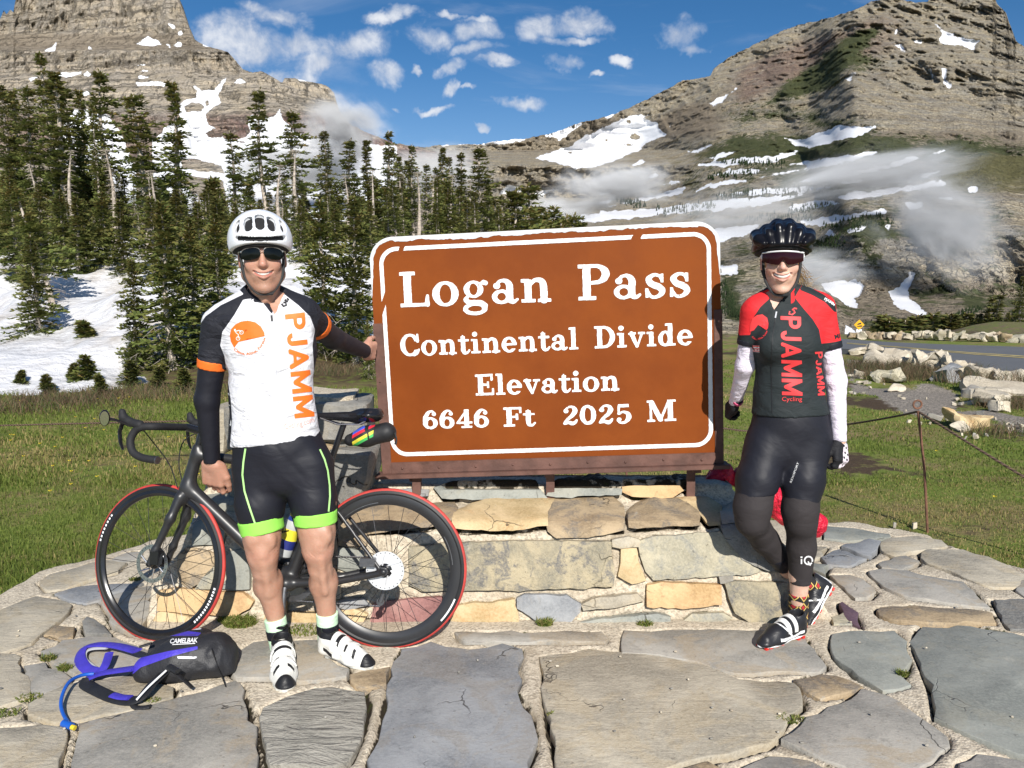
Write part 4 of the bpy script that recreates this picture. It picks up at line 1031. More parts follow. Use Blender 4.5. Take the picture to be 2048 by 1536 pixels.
# ================================================================ STONE MATERIALS
def stone_mat(name, ca, cb, stain, sa=0.5, sc=2.4, grain=0.55, rip=0.0, bd=0.012, dark=None):
    m, t, b = new_mat(name)
    g = t.n('ShaderNodeNewGeometry').outputs['Position']
    oi = t.n('ShaderNodeObjectInfo').outputs['Random']
    pos = t.vm('ADD', g, t.n('ShaderNodeCombineXYZ', i_0=t.math('MULTIPLY', oi, 7.0), i_1=t.math('MULTIPLY', oi, 3.0)).outputs[0])
    n1 = t.noise(pos, sc, 6,0.62,0.4); n2 = t.noise(pos, sc*6,6,0.68); n3 = t.noise(pos, 95,4,0.7)
    c = t.mix(t.step(n1,0.38,0.62), tuple(x*.86 for x in ca), tuple(min(1, x*1.08) for x in cb))
    c = t.mix(t.math('MULTIPLY', t.step(t.noise(pos, sc*1.7,7,0.7,0.8),0.49,0.60), sa), c, stain)
    c = t.mix(t.math('MULTIPLY', t.step(n2,0.55,0.72),0.5), c, dark or tuple(x*0.45 for x in ca))
    c = t.mix(t.math('MULTIPLY', t.step(n3,0.3,0.75),0.45), c, tuple(min(1, x*1.35) for x in cb))
    c = t.mix(t.math('MULTIPLY', oi, 0.25), c, tuple(x*0.75 for x in cb))
    wob = t.vm('ADD', pos, t.vm('SCALE', t.noise(pos, 3.0,4,.6, out=1), c=.35))
    vo = t.n('ShaderNodeTexVoronoi', feature='DISTANCE_TO_EDGE', i_Vector=wob, i_Scale=2.6)
    crk = t.math('MULTIPLY', t.step(vo.outputs[0],0.011,0.002), t.step(t.noise(pos, 1.9,3,.6),.54,.66))
    c = t.mix(t.math('MULTIPLY', crk, .75), c, (.05,.042,.035))
    lic = t.step(t.noise(pos, 8.0,5,.7,.6),.64,.70)
    c = t.mix(t.math('MULTIPLY', lic, .45), c, (.46,.44,.38))
    sp = t.step(t.noise(pos, 42.0,3,.6),.66,.72)
    c = t.mix(t.math('MULTIPLY', sp, .5), c, (.07,.06,.05))
    lay = t.n('ShaderNodeTexVoronoi', i_Vector=t.vm('ADD', pos, t.vm('SCALE', t.noise(pos, 5.0,4,.6, out=1), c=.22)), i_Scale=3.2)
    t.put(b.inputs['Base Color'], c)
    t.put(b.inputs['Roughness'], t.step(n2,0.2,0.8,0.55,0.9)); b.inputs['Specular IOR Level'].default_value = 0.35
    st = t.vm('MULTIPLY', pos, (1.0,3.4,3.4))
    cl = t.noise(st, sc*2.2,5,0.62,0.9)
    h = t.math('ADD', t.math('MULTIPLY', n2,0.55), t.math('MULTIPLY', n3,0.14))
    h = t.math('ADD', h, t.math('MULTIPLY', cl, 0.16 + rip*1.8))
    h = t.math('ADD', t.math('ADD', h, t.math('MULTIPLY', crk, -.8)), t.math('MULTIPLY', t.n('ShaderNodeSeparateColor', i_0=lay.outputs['Color']).outputs[0],.45))
    t.put(b.inputs['Normal'], t.n('ShaderNodeBump', i_Height=h, i_Strength=grain, i_Distance=bd).outputs[0])
    return m
SM = {
    'blue': stone_mat('blue_slate', (0.185,0.195,0.21),(0.285,0.29,0.295),(0.27,0.235,0.19),0.5, grain=0.7),
    'grey': stone_mat('grey_slate', (0.25,0.24,0.215),(0.37,0.345,0.30),(0.37,0.295,0.20),0.75, grain=0.75),
    'tan': stone_mat('tan_slate', (0.32,0.285,0.225),(0.45,0.40,0.31),(0.42,0.33,0.20),0.5, grain=0.8, rip=0.15, bd=0.016),
    'green': stone_mat('green_argillite', (0.205,0.215,0.195),(0.30,0.305,0.27),(0.34,0.31,0.23),0.4),
    'rib': stone_mat('ribbed_slate', (0.23,0.22,0.19),(0.33,0.31,0.265),(0.22,0.2,0.17),0.3, grain=0.9, rip=1.0, bd=0.022),
    'ochre': stone_mat('ochre_sandstone', (0.42,0.30,0.14),(0.56,0.43,0.25),(0.42,0.20,0.06),0.5, grain=0.7, dark=(0.25,0.18,0.10)),
    'rust': stone_mat('rusty_sandstone', (0.42,0.26,0.11),(0.55,0.38,0.20),(0.30,0.14,0.06),0.5, grain=0.6, dark=(0.20,0.13,0.08)),
    'maroon': stone_mat('maroon_argillite', (0.22,0.10,0.095),(0.31,0.155,0.14),(0.38,0.26,0.22),0.35, grain=0.7),
    'mottled': stone_mat('mottled_limestone', (0.25,0.235,0.185),(0.42,0.355,0.235),(0.095,0.105,0.125),0.9, sc=6.5, grain=1.0, bd=0.02),
    'pale': stone_mat('lichen_limestone', (0.34,0.315,0.24),(0.47,0.42,0.30),(0.19,0.20,0.20),0.75, sc=4.0, grain=0.9, bd=0.016),
    'brown': stone_mat('brown_stone', (0.25,0.185,0.115),(0.42,0.32,0.20),(0.12,0.12,0.12),0.75, sc=4.0, grain=0.9, bd=0.016),
    'dark': stone_mat('dark_stone', (0.15,0.148,0.14),(0.26,0.25,0.225),(0.32,0.26,0.18),0.4, sc=4.0, grain=0.9, bd=0.018),
    'purple': stone_mat('purple_stone', (0.10,0.06,0.085),(0.16,0.10,0.12),(0.1,0.08,0.07),0.3),
    'white': stone_mat('white_limestone', (0.42,0.36,0.27),(0.62,0.55,0.43),(0.28,0.22,0.15),0.6, sc=1.6, grain=0.9, bd=0.03),
}
m_mortar, t, b = new_mat('pebbled_mortar')
g = t.n('ShaderNodeNewGeometry').outputs['Position']
n1 = t.noise(g, 3.0,5,0.6); n2 = t.noise(g, 60,5,0.7); n3 = t.noise(g, 14,5,0.65)
vor = t.n('ShaderNodeTexVoronoi', i_Vector=g, i_Scale=110.0)
c = t.mix(t.step(n2,0.3,0.7),(0.46,0.39,0.295),(0.68,0.60,0.47))
c = t.mix(t.math('MULTIPLY', t.step(vor.outputs['Color'],0.62,0.75),0.45), c, (0.20,0.17,0.13))
c = t.mix(t.math('MULTIPLY', t.step(n1,0.45,0.7),0.6), c, (0.34,0.28,0.20))
gap = t.math('ADD', t.attr('gap'), t.math('MULTIPLY', t.math('SUBTRACT', n3,0.5),1.7))
soil = t.mix(t.step(n3,0.55,0.7),(0.035,0.027,0.018),(0.045,0.05,0.015))
c = t.mix(t.step(gap, 0.46,0.66), c, soil)
t.put(b.inputs['Base Color'], c); b.inputs['Roughness'].default_value = 0.92; b.inputs['Specular IOR Level'].default_value = 0.2
t.put(b.inputs['Normal'], t.n('ShaderNodeBump', i_Height=t.math('ADD', n2, t.math('MULTIPLY', vor.outputs['Distance'],0.8)), i_Strength=0.8, i_Distance=0.0045).outputs[0])

# ================================================================ PATIO
zz = lambda ox, oy, s: (lambda p: [(ox + x/s, oy + y/s) for x, y in p])
za, zb, zc, zd, zl, zr, ze, zp = zz(0,1200,2.56), zz(700,1150,2.926), zz(1350,1000,2.865), zz(700,900,2.56), zz(0,1000,3.938), zz(1600,1000,4.571), zz(380,900,3.657), zz(560,560,3.413)
FL = [
    ('blue', zb([(300,440),(480,402),(560,430),(700,440),(890,410),(998,442),(985,540),(990,620),(952,680),(990,740),(1045,820),(1058,900),(1070,1010),(1030,1090),(1024,1180),(900,1260),(150,1260),(130,1080),(180,970),(200,850),(240,700),(262,600)]), 'big blue grey slab at the bottom centre of the patio'),
    ('tan', [(1086,1316),(1144,1309),(1178,1299),(1247,1309),(1315,1316),(1350,1320),(1402,1334),(1472,1362),(1525,1365),(1584,1369),(1591,1379),(1603,1415),(1573,1433),(1559,1454),(1535,1490),(1455,1508),(1350,1526),(1290,1548),(1122,1560),(1121,1536),(1115,1495),(1103,1458),(1098,1406),(1093,1362)], 'widest tan slab with a rippled surface'),
    ('grey', zb([(622,342),(1460,337),(1490,385),(1478,400),(1100,392),(700,400),(655,376)]), 'thin straight strip of stone along the foot of the sign base'),
    ('grey', [(1255,1264),(1400,1262),(1518,1263),(1606,1276),(1612,1288),(1648,1333),(1629,1344),(1559,1343),(1500,1348),(1469,1344),(1402,1325),(1320,1312),(1249,1306),(1247,1290)], 'grey slab under the woman front shoe'),
    ('green', zc([(920,782),(1000,760),(1250,760),(1310,820),(1325,950),(1290,1010),(1330,1058),(1190,1090),(1050,1010),(940,910),(905,840)]), 'greenish teardrop slab right of the woman shoe'),
    ('green', zc([(1382,762),(1425,727),(1700,725),(2010,780),(2250,800),(2250,1500),(1960,1468),(1800,1400),(1620,1310),(1490,1250),(1470,1100),(1440,980),(1382,860)]), 'large greenish slab at the right edge'),
    ('grey', zc([(1070,1092),(1200,1130),(1400,1250),(1548,1360),(1538,1410),(1400,1530),(1380,1610),(1100,1570),(760,1440),(622,1380),(780,1260),(960,1180)]), 'diamond shaped grey slab at the bottom right'),
    ('brown', zc([(692,1040),(830,1010),(920,1025),(1062,1075),(980,1110),(830,1138),(760,1100)]), 'small brown wedge stone above the diamond slab'),
    ('grey', zc([(400,1540),(560,1492),(760,1502),(858,1548),(800,1660),(350,1660)]), None),('grey', zc([(1640,1522),(1760,1482),(1950,1502),(2150,1562),(2150,1700),(1600,1700)]), None),('brown', zc([(90,1548),(180,1508),(260,1545),(200,1650),(60,1650)]), None),
    ('green', zr([(235,245),(500,267),(800,322),(818,345),(650,360),(440,375),(235,350)]), None),('blue', zr([(392,430),(640,367),(733,382),(700,450),(640,518),(560,500)]), None),('blue', zr([(217,530),(360,457),(598,540),(440,600),(260,590)]), None),
    ('tan', zr([(762,400),(860,352),(1060,337),(1280,380),(1338,428),(1120,463),(860,513),(752,460)]), None),('tan', zr([(1112,490),(1172,457),(1500,467),(1800,562),(2040,682),(2046,720),(1980,798),(1760,798),(1620,748),(1500,708),(1380,648),(1200,588),(1122,540)]), 'long oval tan slab at the right rim of the patio'),
    ('grey', zr([(722,590),(860,532),(970,522),(1078,562),(1050,590),(920,640),(760,620)]), None),('grey', zr([(632,660),(760,642),(1000,662),(1100,692),(1200,712),(1480,762),(1600,880),(1698,960),(1698,985),(1300,940),(1000,900),(900,850),(780,800)]), None),
    ('grey', zr([(282,700),(450,692),(560,732),(678,840),(620,888),(500,890),(420,800)]), None),('brown', zr([(742,990),(1050,977),(1200,1002),(1650,1022),(1738,1040),(1748,1130),(1200,1123),(880,1108),(762,1060),(722,1020)]), 'sunken brown stone inside the rectangular mortar frame'),
    ('dark', zr([(1782,922),(2048,922),(2300,940),(2300,1200),(1922,1170),(1862,1060)]), None),('pale', zr([(302,1080),(390,1037),(488,1128),(320,1130)]), None),('purple', zr([(357,960),(400,952),(508,1080),(556,1168),(500,1140),(420,1060)]), 'dark purple sliver of stone behind the raised shoe'),
    ('tan', zr([(135,432),(240,432),(180,520),(130,540)]), None),('green', zr([(130,590),(250,602),(218,680),(140,640)]), None),('grey', zr([(2060,700),(2300,800),(2350,910),(2060,880),(1990,830)]), None),
    ('tan', zl([(-300,950),(0,880),(220,792),(280,767),(430,792),(538,842),(520,900),(420,980),(300,1060),(240,1138),(100,1180),(0,1200),(-300,1230)]), 'big tan slab at the left edge of the patio'),('tan', zl([(322,650),(400,592),(620,542),(800,482),(988,502),(900,580),(740,620),(640,660),(520,700),(392,718)]), None),
    ('blue', zl([(462,740),(620,692),(900,667),(1108,667),(900,750),(820,780),(700,808),(560,790)]), 'dark blue wedge stone behind the front wheel'),('grey', zl([(802,792),(1100,692),(1180,690),(1190,880),(1150,960),(1050,1058),(900,980)]), None),('grey', zl([(902,470),(1000,422),(1100,412),(1090,460),(960,500)]), None),
    ('brown', zl([(382,1060),(432,997),(578,1010),(550,1090),(480,1090)]), None),('dark', zl([(662,1000),(702,932),(778,980),(878,1060),(820,1050),(690,1050)]), None),('grey', [(84,1305),(127,1283),(180,1278),(230,1278),(265,1292),(300,1310),(292,1338),(232,1358),(165,1351),(118,1330)], 'pale grey slab under the backpack straps'),
    ('tan', za([(-200,270),(0,282),(80,287),(118,400),(148,500),(60,528),(0,540),(-200,550)]), None),('grey', za([(122,347),(230,332),(353,400),(300,450),(180,493),(150,430)]), None),('tan', za([(152,540),(250,482),(420,432),(700,402),(878,450),(858,500),(700,558),(520,590),(300,623),(162,590)]), None),
    ('grey', za([(432,640),(700,572),(950,502),(1200,432),(1228,440),(1250,550),(1288,700),(1308,860),(1300,1000),(380,1000),(402,780)]), 'large grey slab in front of the backpack'),('tan', za([(-200,652),(0,662),(200,657),(328,662),(300,860),(290,1000),(-200,1000)]), None),
    ('grey', za([(1192,290),(1300,227),(1640,217),(1650,300),(1778,352),(1750,388),(1530,416),(1380,400),(1230,395),(1182,350)]), 'grey slab under the man shoes'),('rib', za([(1352,560),(1480,502),(1620,467),(1858,477),(1868,560),(1828,700),(1778,818),(1700,848),(1400,828),(1362,700)]), 'ribbed grey slab below the man right shoe'),('brown', za([(1802,390),(1988,347),(1958,430),(1860,448)]), None),
]
fw = [np.array([[G(x, y, 0.02).x, G(x, y, 0.02).y] for x, y in p]) for _, p, _ in FL]
def grow(p, d):
    c = p.mean(0); v = p - c; l = np.linalg.norm(v, axis=1)[:, None]; return p + v/l*d
fw = [grow(p, .012) for p in fw]
# the rest of the patio round the photographer's feet: irregular slabs
rr_ = random.Random(12)
for gx in range(-3,4):
    for gy in range(0,4):
        cx, cy = gx*0.85 + rr_.uniform(-.1,.1) + 0.2*(gy % 2),0.95 - gy*0.8 + rr_.uniform(-.1,.1)
        n = rr_.randint(6,8); a0 = rr_.random()
        fw.append(np.array([[cx + 0.38*rr_.uniform(.85,1.08)*math.cos(a0 + 6.283*k/n), cy + 0.36*rr_.uniform(.85,1.05)*math.sin(a0 + 6.283*k/n)] for k in range(n)]))
        FL.append((rr_.choice(['grey', 'tan', 'blue', 'grey', 'green']), None, None))
out_l = [(-330,1330),(-200,1275),(-90,1230),(0,1193),(58,1157),(109,1138),(188,1120),(228,1107),(270,1094),(305,1084),(380,1070),(600,1040),(1000,1030),(1500,1040),(1640,1047),(1700,1047),(1760,1057),(1860,1075),(1900,1095),(1960,1115),(2048,1140),(2200,1190),(2400,1290)]
outline = [[G(x, y).x, G(x, y).y] for x, y in out_l] + [[3.1,1.4],[3.0,-2.4],[-3.2,-2.4],[-3.2,1.5]]
outline = np.array(spline([p + [0] for p in outline],4, True))[:, :2]
# slabs that carry the patio on beyond the picture's edges
for rad in (.30,.22,.15,.10):
    for _ in range(260):
        cx, cy = rr_.uniform(-3.6,4.0), rr_.uniform(1.1,4.9)
        if abs(cx) < .70*cy: continue
        C_ = np.array([[cx, cy]]); dmin = min(float(poly_sd(C_[:, 0], C_[:, 1], p)[0]) for p in fw)
        if dmin < rad + .035 or float(poly_sd(C_[:, 0], C_[:, 1], outline)[0]) > -rad - .04: continue
        n = rr_.randint(6,8); a0 = rr_.random()
        fw.append(np.array([[cx + rad*rr_.uniform(.86,1.08)*math.cos(a0 + 6.283*k/n), cy + rad*rr_.uniform(.86,1.05)*math.sin(a0 + 6.283*k/n)] for k in range(n)])); FL.append((rr_.choice(['grey', 'tan', 'blue', 'grey', 'green', 'brown']), None, None))
mx = np.arange(-3.7,4.2,0.0135); my = np.arange(1.25,5.4,0.0135)
def mortar_grid(mx, my):
    MX, MY = np.meshgrid(mx, my, indexing='ij')
    d = np.full(MX.shape, 1.0)
    for p in fw:
        lo = p.min(0) - .06; hi = p.max(0) + .06
        i0, i1 = np.searchsorted(mx, [lo[0], hi[0]]); j0, j1 = np.searchsorted(my, [lo[1], hi[1]])
        if i1 > i0 and j1 > j0:
            s = (slice(i0, i1), slice(j0, j1)); d[s] = np.minimum(d[s], poly_sd(MX[s], MY[s], p))
    od = poly_sd(MX + 0.02*vnoise(MX*9, MY*9), MY + 0.02*vnoise(MX*9, MY*9, seed=3), outline)
    gp = np.clip(1 - np.maximum(d, 0)/0.030,0,1)
    gp = np.where(d > 0, gp, 1)
    gp = np.maximum(gp, np.clip(1 + od/0.05,0,1)*0.7)
    wide = sstep(-0.2,0.5, fbm(MX*1.7, MY*1.7, o=3, seed=71))
    z = 0.020 - 0.035*np.clip(1 - d/(0.010 + 0.014*wide),0,1) + 0.006*fbm(MX*6, MY*6, o=3, seed=72) - 0.03*np.clip(1 + od/0.03,0,1)
    nx, ny = MX.shape; i = np.arange(nx*ny).reshape(nx, ny)
    k = od < 0
    cell = k[:-1, :-1] & k[1:, :-1] & k[1:, 1:] & k[:-1,1:]
    F = np.stack([i[:-1, :-1], i[1:, :-1], i[1:, 1:], i[:-1,1:]],-1)[cell]
    V = np.stack([MX, MY, z],-1).reshape(-1,3)
    used = np.unique(F); remap = np.full(len(V),-1); remap[used] = np.arange(len(used))
    return V[used], remap[F], gp.ravel()[used]*(0.55 + 0.45*wide.ravel()[used])
v1, f1, g1 = mortar_grid(mx, my)
v2, f2, g2 = mortar_grid(np.arange(-3.7,4.2,0.05), np.arange(-2.6,1.27,0.05))
patio = link('patio', mesh_np('patio', np.concatenate([v1, v2]), np.concatenate([f1, f2 + len(v1)]), m_mortar, True, dict(gap=np.concatenate([g1, g2]))))
tag(patio, 'rounded patio of irregular flagstones set in pebbly mortar', kind='structure')
def flag(poly, mat, z=0.024, parent=patio, label=None, seed=0, name='flagstone'):
    r = random.Random(seed); n = len(poly)
    c = poly.mean(0); pts = []
    for i in range(n):
        a, b_ = poly[i], poly[(i + 1) % n]; L = np.linalg.norm(b_ - a); k = max(1, int(L/0.05))
        for j in range(k):
            q = a + (b_ - a)*j/k; nn = np.array([b_[1] - a[1], a[0] - b_[0]])/(L + 1e-9)
            pts.append(q + nn*(r.gauss(0,0.0055) if j else 0) + nn*0.008*math.sin(j*1.3 + i*2))
    pts = np.array(pts); m = len(pts)
    tx, ty = r.gauss(0,.006), r.gauss(0,.006)
    rings = []
    for ins, dz in ((0.0,-0.05),(0.0,-0.004),(0.0025,-0.001),(0.006,0.0)):
        d = c - pts; l = np.linalg.norm(d, axis=1)[:, None]
        q = pts + d/l*ins
        zz_ = z + dz + (q[:, 0] - c[0])*tx + (q[:, 1] - c[1])*ty
        rings.append(np.column_stack([q, zz_]))
    V = np.concatenate(rings)
    F = [(k*m + i, k*m + (i + 1) % m, (k + 1)*m + (i + 1) % m, (k + 1)*m + i) for k in range(3) for i in range(m)]
    F.append(tuple(3*m + i for i in range(m)))
    me = mesh_np(name, V, F, mat, True)
    try: me.set_sharp_from_angle(angle=math.radians(50))
    except Exception: pass
    o = link(name, me, parent, keep=True)
    if label: o['label'] = label
    return o
for k, ((mk, _, lb), p) in enumerate(zip(FL, fw)):
    a = 0.5*np.sum(p[:, 0]*np.roll(p[:, 1],-1) - np.roll(p[:, 0],-1)*p[:, 1])
    flag(p if a > 0 else p[::-1], SM[mk],0.024 + 0.004*((k*7) % 5)/5, label=lb, seed=k)

# ================================================================ SIGN BASE (battered stone plinth)
PROF = [(1300,3.33),(1270,3.37),(1185,3.42),(1078,3.49),(1066,3.50),(1048,3.54),(1006,3.77),(1000,3.79),(974,3.84),(955,4.13)]
def baseY(px, py):
    y = np.interp(-np.asarray(py, float),[-p[0] for p in PROF],[p[1] for p in PROF])
    px = np.asarray(px, float)
    return y + 0*px
def SB(px, py, off=0.0):
    p = P(px, py, float(baseY(px, py)))
    if off:
        a = P(px + 3, py, float(baseY(px + 3, py))); b_ = P(px, py - 3, float(baseY(px, py - 3)))
        n = (a - p).cross(b_ - p).normalized()
        if n.y > 0: n = -n
        p = p + n*off
    return p
BS = [('ochre', zd([(530,345),(640,292),(700,264),(1010,260),(1038,264),(1005,330),(1003,393),(950,400),(830,413),(600,418),(532,408)]), 'yellow cap stone left of the middle post'),
      ('brown', zd([(1014,345),(1052,264),(1340,250),(1393,300),(1398,413),(1250,433),(1062,448),(1022,420)]), 'brown cap stone with pale lichen below the middle post'),
      ('brown', zd([(1434,330),(1480,292),(1560,257),(1680,262),(1788,330),(1778,393),(1560,398),(1434,403)]), None),('ochre', zd([(1690,262),(1740,252),(1830,257),(1893,300),(1890,383),(1832,388),(1800,345),(1760,300)]), 'yellow corner stone by the woman knee'),('tan', zd([(1904,332),(1968,302),(1973,378),(1908,383)]), None),('brown', zd([(0,312),(240,294),(518,292),(540,320),(508,380),(400,398),(0,438)]), None),
      ('green', zd([(440,202),(560,182),(950,182),(1000,250),(700,256),(482,254)]), None),('green', zd([(1052,182),(1270,147),(1310,182),(1385,192),(1378,238),(1062,248),(1014,240)]), None),('rust', zd([(1398,177),(1640,167),(1696,215),(1640,248),(1450,243),(1402,220)]), None),('blue', zd([(160,202),(395,207),(390,238),(180,235)]), None),('dark', zd([(1650,157),(1730,152),(1728,208),(1704,205)]), None),
      ('mottled', zd([(312,500),(520,482),(900,472),(1328,472),(1342,600),(1338,698),(900,710),(380,720),(312,690)]), 'longest stone of the base, mottled blue and tan'),('tan', zd([(1348,462),(1420,454),(1472,462),(1468,493),(1390,498),(1352,493)]), None),('ochre', zd([(1392,515),(1463,502),(1478,600),(1508,660),(1440,678),(1378,640),(1392,580)]), 'small broken orange stone set upright in the middle course'),
      ('pale', zd([(1484,470),(1560,447),(1888,427),(1938,490),(2018,560),(2095,618),(2040,638),(1890,640),(1800,646),(1560,663),(1522,620),(1494,540)]), 'broad lichen spotted stone beside the woman bent knee'),('dark', zd([(1904,400),(2050,392),(2200,500),(2290,612),(2130,612),(2010,556),(1935,470)]), None),('dark', zd([(1897,652),(1950,647),(1953,678),(1902,680)]), None),
      ('maroon', zd([(102,938),(132,790),(300,772),(458,757),(483,800),(478,928),(200,943)]), 'maroon stone seen through the rear wheel'),('ochre', zd([(518,908),(532,802),(640,787),(720,792),(833,764),(848,830),(858,898),(600,910)]), 'cracked yellow stone right of the rear wheel'),('blue', zd([(864,760),(900,742),(1100,747),(1172,790),(1168,830),(1120,878),(980,878),(864,810)]), 'rounded blue grey stone in the bottom course'),
      ('tan', zd([(1194,790),(1250,762),(1460,737),(1496,770),(1370,798),(1204,818)]), None),('green', zd([(1124,895),(1300,862),(1560,837),(1628,852),(1628,888),(1380,908),(1142,910)]), None),('rust', zd([(1528,692),(1600,682),(1888,692),(1892,788),(1700,803),(1528,798)]), 'flat stone with a rusty lower edge in the bottom course'),('pale', zd([(1717,870),(1760,842),(1900,837),(1948,860),(1900,883),(1742,888)]), None),
      ('mottled', zc([(292,482),(350,472),(480,482),(630,482),(630,640),(590,688),(420,688),(350,640),(312,560)]), 'blotched stone in the woman leg shadow'),('rust', zl([(1262,722),(1400,702),(1700,732),(1900,732),(1988,800),(1958,850),(1850,908),(1500,888),(1262,868)]), 'orange stone seen through the front wheel'),('ochre', zl([(1190,1040),(1250,902),(1290,882),(1500,930),(1548,1000),(1500,1060),(1300,1088),(1182,1080)]), 'bright yellow stone low behind the front wheel'),
      ('brown', zl([(1422,432),(1480,387),(1560,402),(1690,432),(1718,470),(1600,640),(1500,688),(1432,640),(1412,520)]), None),('pale', zl([(1612,624),(1738,482),(1738,660),(1700,688),(1560,694)]), None),('green', zl([(1522,348),(1542,202),(1600,92),(1700,102),(1758,220),(1748,338)]), 'pale green slab standing behind the front wheel'),('green', zl([(1792,422),(1930,402),(1960,600),(1960,690),(1760,690),(1812,600)]), None),
      ('ochre', ze([(562,1170),(700,1160),(715,1290),(690,1330),(560,1310)]), None),('ochre', ze([(732,1200),(918,1192),(918,1290),(800,1338),(742,1320)]), None),('ochre', ze([(1102,1180),(1200,1172),(1288,1205),(1250,1290),(1130,1298)]), None),('blue', ze([(1102,1102),(1258,1092),(1300,1135),(1180,1158),(1110,1150)]), None),('green', ze([(1092,722),(1268,740),(1268,868),(1150,878),(1097,860)]), None),('brown', ze([(700,640),(1060,640),(1070,700),(1060,870),(820,900),(700,850)]), None),('tan', ze([(700,920),(1080,900),(1090,1080),(720,1090)]), None),('green', ze([(600,660),(685,650),(690,900),(600,900)]), None),('rust', ze([(560,940),(690,930),(700,1130),(580,1140)]), None),('brown', ze([(1100,560),(1290,560),(1280,690),(1100,690)]), None)]
gyp = np.arange(951,1304,3.2)
TU, BY = np.meshgrid(np.linspace(0,1,350), gyp, indexing='ij')
BLx = np.interp(BY, [951,985,1100,1180,1300],[430,402,360,300,285]); BRx = np.interp(BY, [951,1000,1050,1110,1150,1300],[1440,1490,1525,1595,1615,1700])
BX = BLx + (BRx - BLx)*TU
bd_ = np.full(BX.shape, 99.0)
for _, p, _ in BS: bd_ = np.minimum(bd_, poly_sd(BX, BY, np.array(p)))
gapb = np.clip(1 - np.maximum(bd_, 0)/7,0,1); wideb = sstep(-0.3,0.5, fbm(BX*0.02, BY*0.03, o=3, seed=77))
offb = -0.012 - 0.022*np.clip(1 - bd_/4.0,0,1) + 0.010*fbm(BX*.05, BY*.08, o=3, seed=78)
VB = np.array([[tuple(SB(BX[i, j], BY[i, j], offb[i, j])) for j in range(BX.shape[1])] for i in range(BX.shape[0])])
b0 = VB[:, :1].copy(); b0[...,1] += 0.14; b0[...,2] -= 0.25
b1 = b0.copy(); b1[...,2] = -0.08
VB = np.concatenate([b1, b0, VB],1)
e0 = VB[:1].copy(); e0[...,1] = 4.25; e1 = VB[-1:].copy(); e1[...,1] = 4.25
VB = np.concatenate([e0, VB, e1],0)
gapf = np.zeros(VB.shape[:2]); gapf[1:-1,2:] = gapb*(0.5 + 0.5*wideb)
nx_, ny_ = VB.shape[:2]; i = np.arange(nx_*ny_).reshape(nx_, ny_)
FB = np.stack([i[:-1, :-1], i[:-1,1:], i[1:, 1:], i[1:, :-1]],-1).reshape(-1,4)
sbase = empty('stone_plinth', (0.45,3.7,0))
tag(sbase, 'low battered plinth of mixed coloured stones carrying the brown sign', 'stone base')
link('mortar_core', mesh_np('mortar_core', VB.reshape(-1,3), FB, m_mortar, True, dict(gap=gapf.ravel())), sbase, keep=True)
BS = [(m_, [tuple(q) for q in grow(np.array(p_, float),4.0)], l_) for m_, p_, l_ in BS]
def base_stone(poly, mat, label, seed):
    r = random.Random(seed); poly = np.array(poly, float)
    a = 0.5*np.sum(poly[:, 0]*np.roll(poly[:, 1],-1) - np.roll(poly[:, 0],-1)*poly[:, 1])
    if a > 0: poly = poly[::-1]
    n = len(poly); pts = []
    for i in range(n):
        p, q = poly[i], poly[(i + 1) % n]; L = np.linalg.norm(q - p); k = max(1, int(L/14))
        for j in range(k): pts.append(p + (q - p)*j/k + np.array([r.gauss(0,1.0), r.gauss(0,1.0)])*(1 if j else .4))
    # a fine flat grid inside the outline, clipped to it, so that the stone follows the batter
    bm = bmesh.new()
    f = bm.faces.new([bm.verts.new((x, y, 0)) for x, y in pts])
    lo = poly.min(0); hi = poly.max(0)
    for ax in (0,1):
        q = lo[ax] + 13
        while q < hi[ax] - 4:
            bmesh.ops.bisect_plane(bm, geom=bm.verts[:] + bm.edges[:] + bm.faces[:], plane_co=Vector((q, 0,0)) if ax == 0 else Vector((0, q, 0)), plane_no=Vector((1,0,0)) if ax == 0 else Vector((0,1,0))); q += 13
    if 1006 > lo[1] and 1052 < hi[1]:
        for q in (1066,1048): bmesh.ops.bisect_plane(bm, geom=bm.verts[:] + bm.edges[:] + bm.faces[:], plane_co=Vector((0, q, 0)), plane_no=Vector((0,1,0)))
    proud = 0.010 + r.random()*0.014
    bnd = set(v.index for v in bm.verts if v.is_boundary)
    bm.verts.ensure_lookup_table()
    xy = [(v.co.x, v.co.y) for v in bm.verts]; ed = {v: v.is_boundary for v in bm.verts}
    dist = poly_sd(np.array([p[0] for p in xy]), np.array([p[1] for p in xy]), poly)
    for v, (x, y), dd in zip(list(bm.verts), xy, dist):
        o = proud + 0.007*float(fbm(np.array([x*.06]), np.array([y*.08]), o=3, seed=seed)[0])
        if ed[v]: o -= 0.004
        elif -dd < 5: o -= 0.002
        v.co = SB(x, y, o)
    ext = bmesh.ops.extrude_edge_only(bm, edges=[e for e in bm.edges if e.is_boundary])
    for v in [g_ for g_ in ext['geom'] if isinstance(g_, bmesh.types.BMVert)]:
        v.co = v.co + Vector((0,0.07,-0.01))
    bmesh.ops.recalc_face_normals(bm, faces=bm.faces[:])
    me = bpy.data.meshes.new('stone'); bm.to_mesh(me); bm.free(); me.materials.append(mat)
    me.polygons.foreach_set('use_smooth', np.ones(len(me.polygons), bool))
    try: me.set_sharp_from_angle(angle=math.radians(42))
    except Exception: pass
    # outward normals: front faces look at -Y
    nsum = sum(p.normal.y*p.area for p in me.polygons if abs(p.normal.y) > .2)
    o = link('stone', me, sbase, keep=True)
    if label: o['label'] = label
for k, (mk, p, lb) in enumerate(BS): base_stone(p, SM[mk], lb, 100 + k)
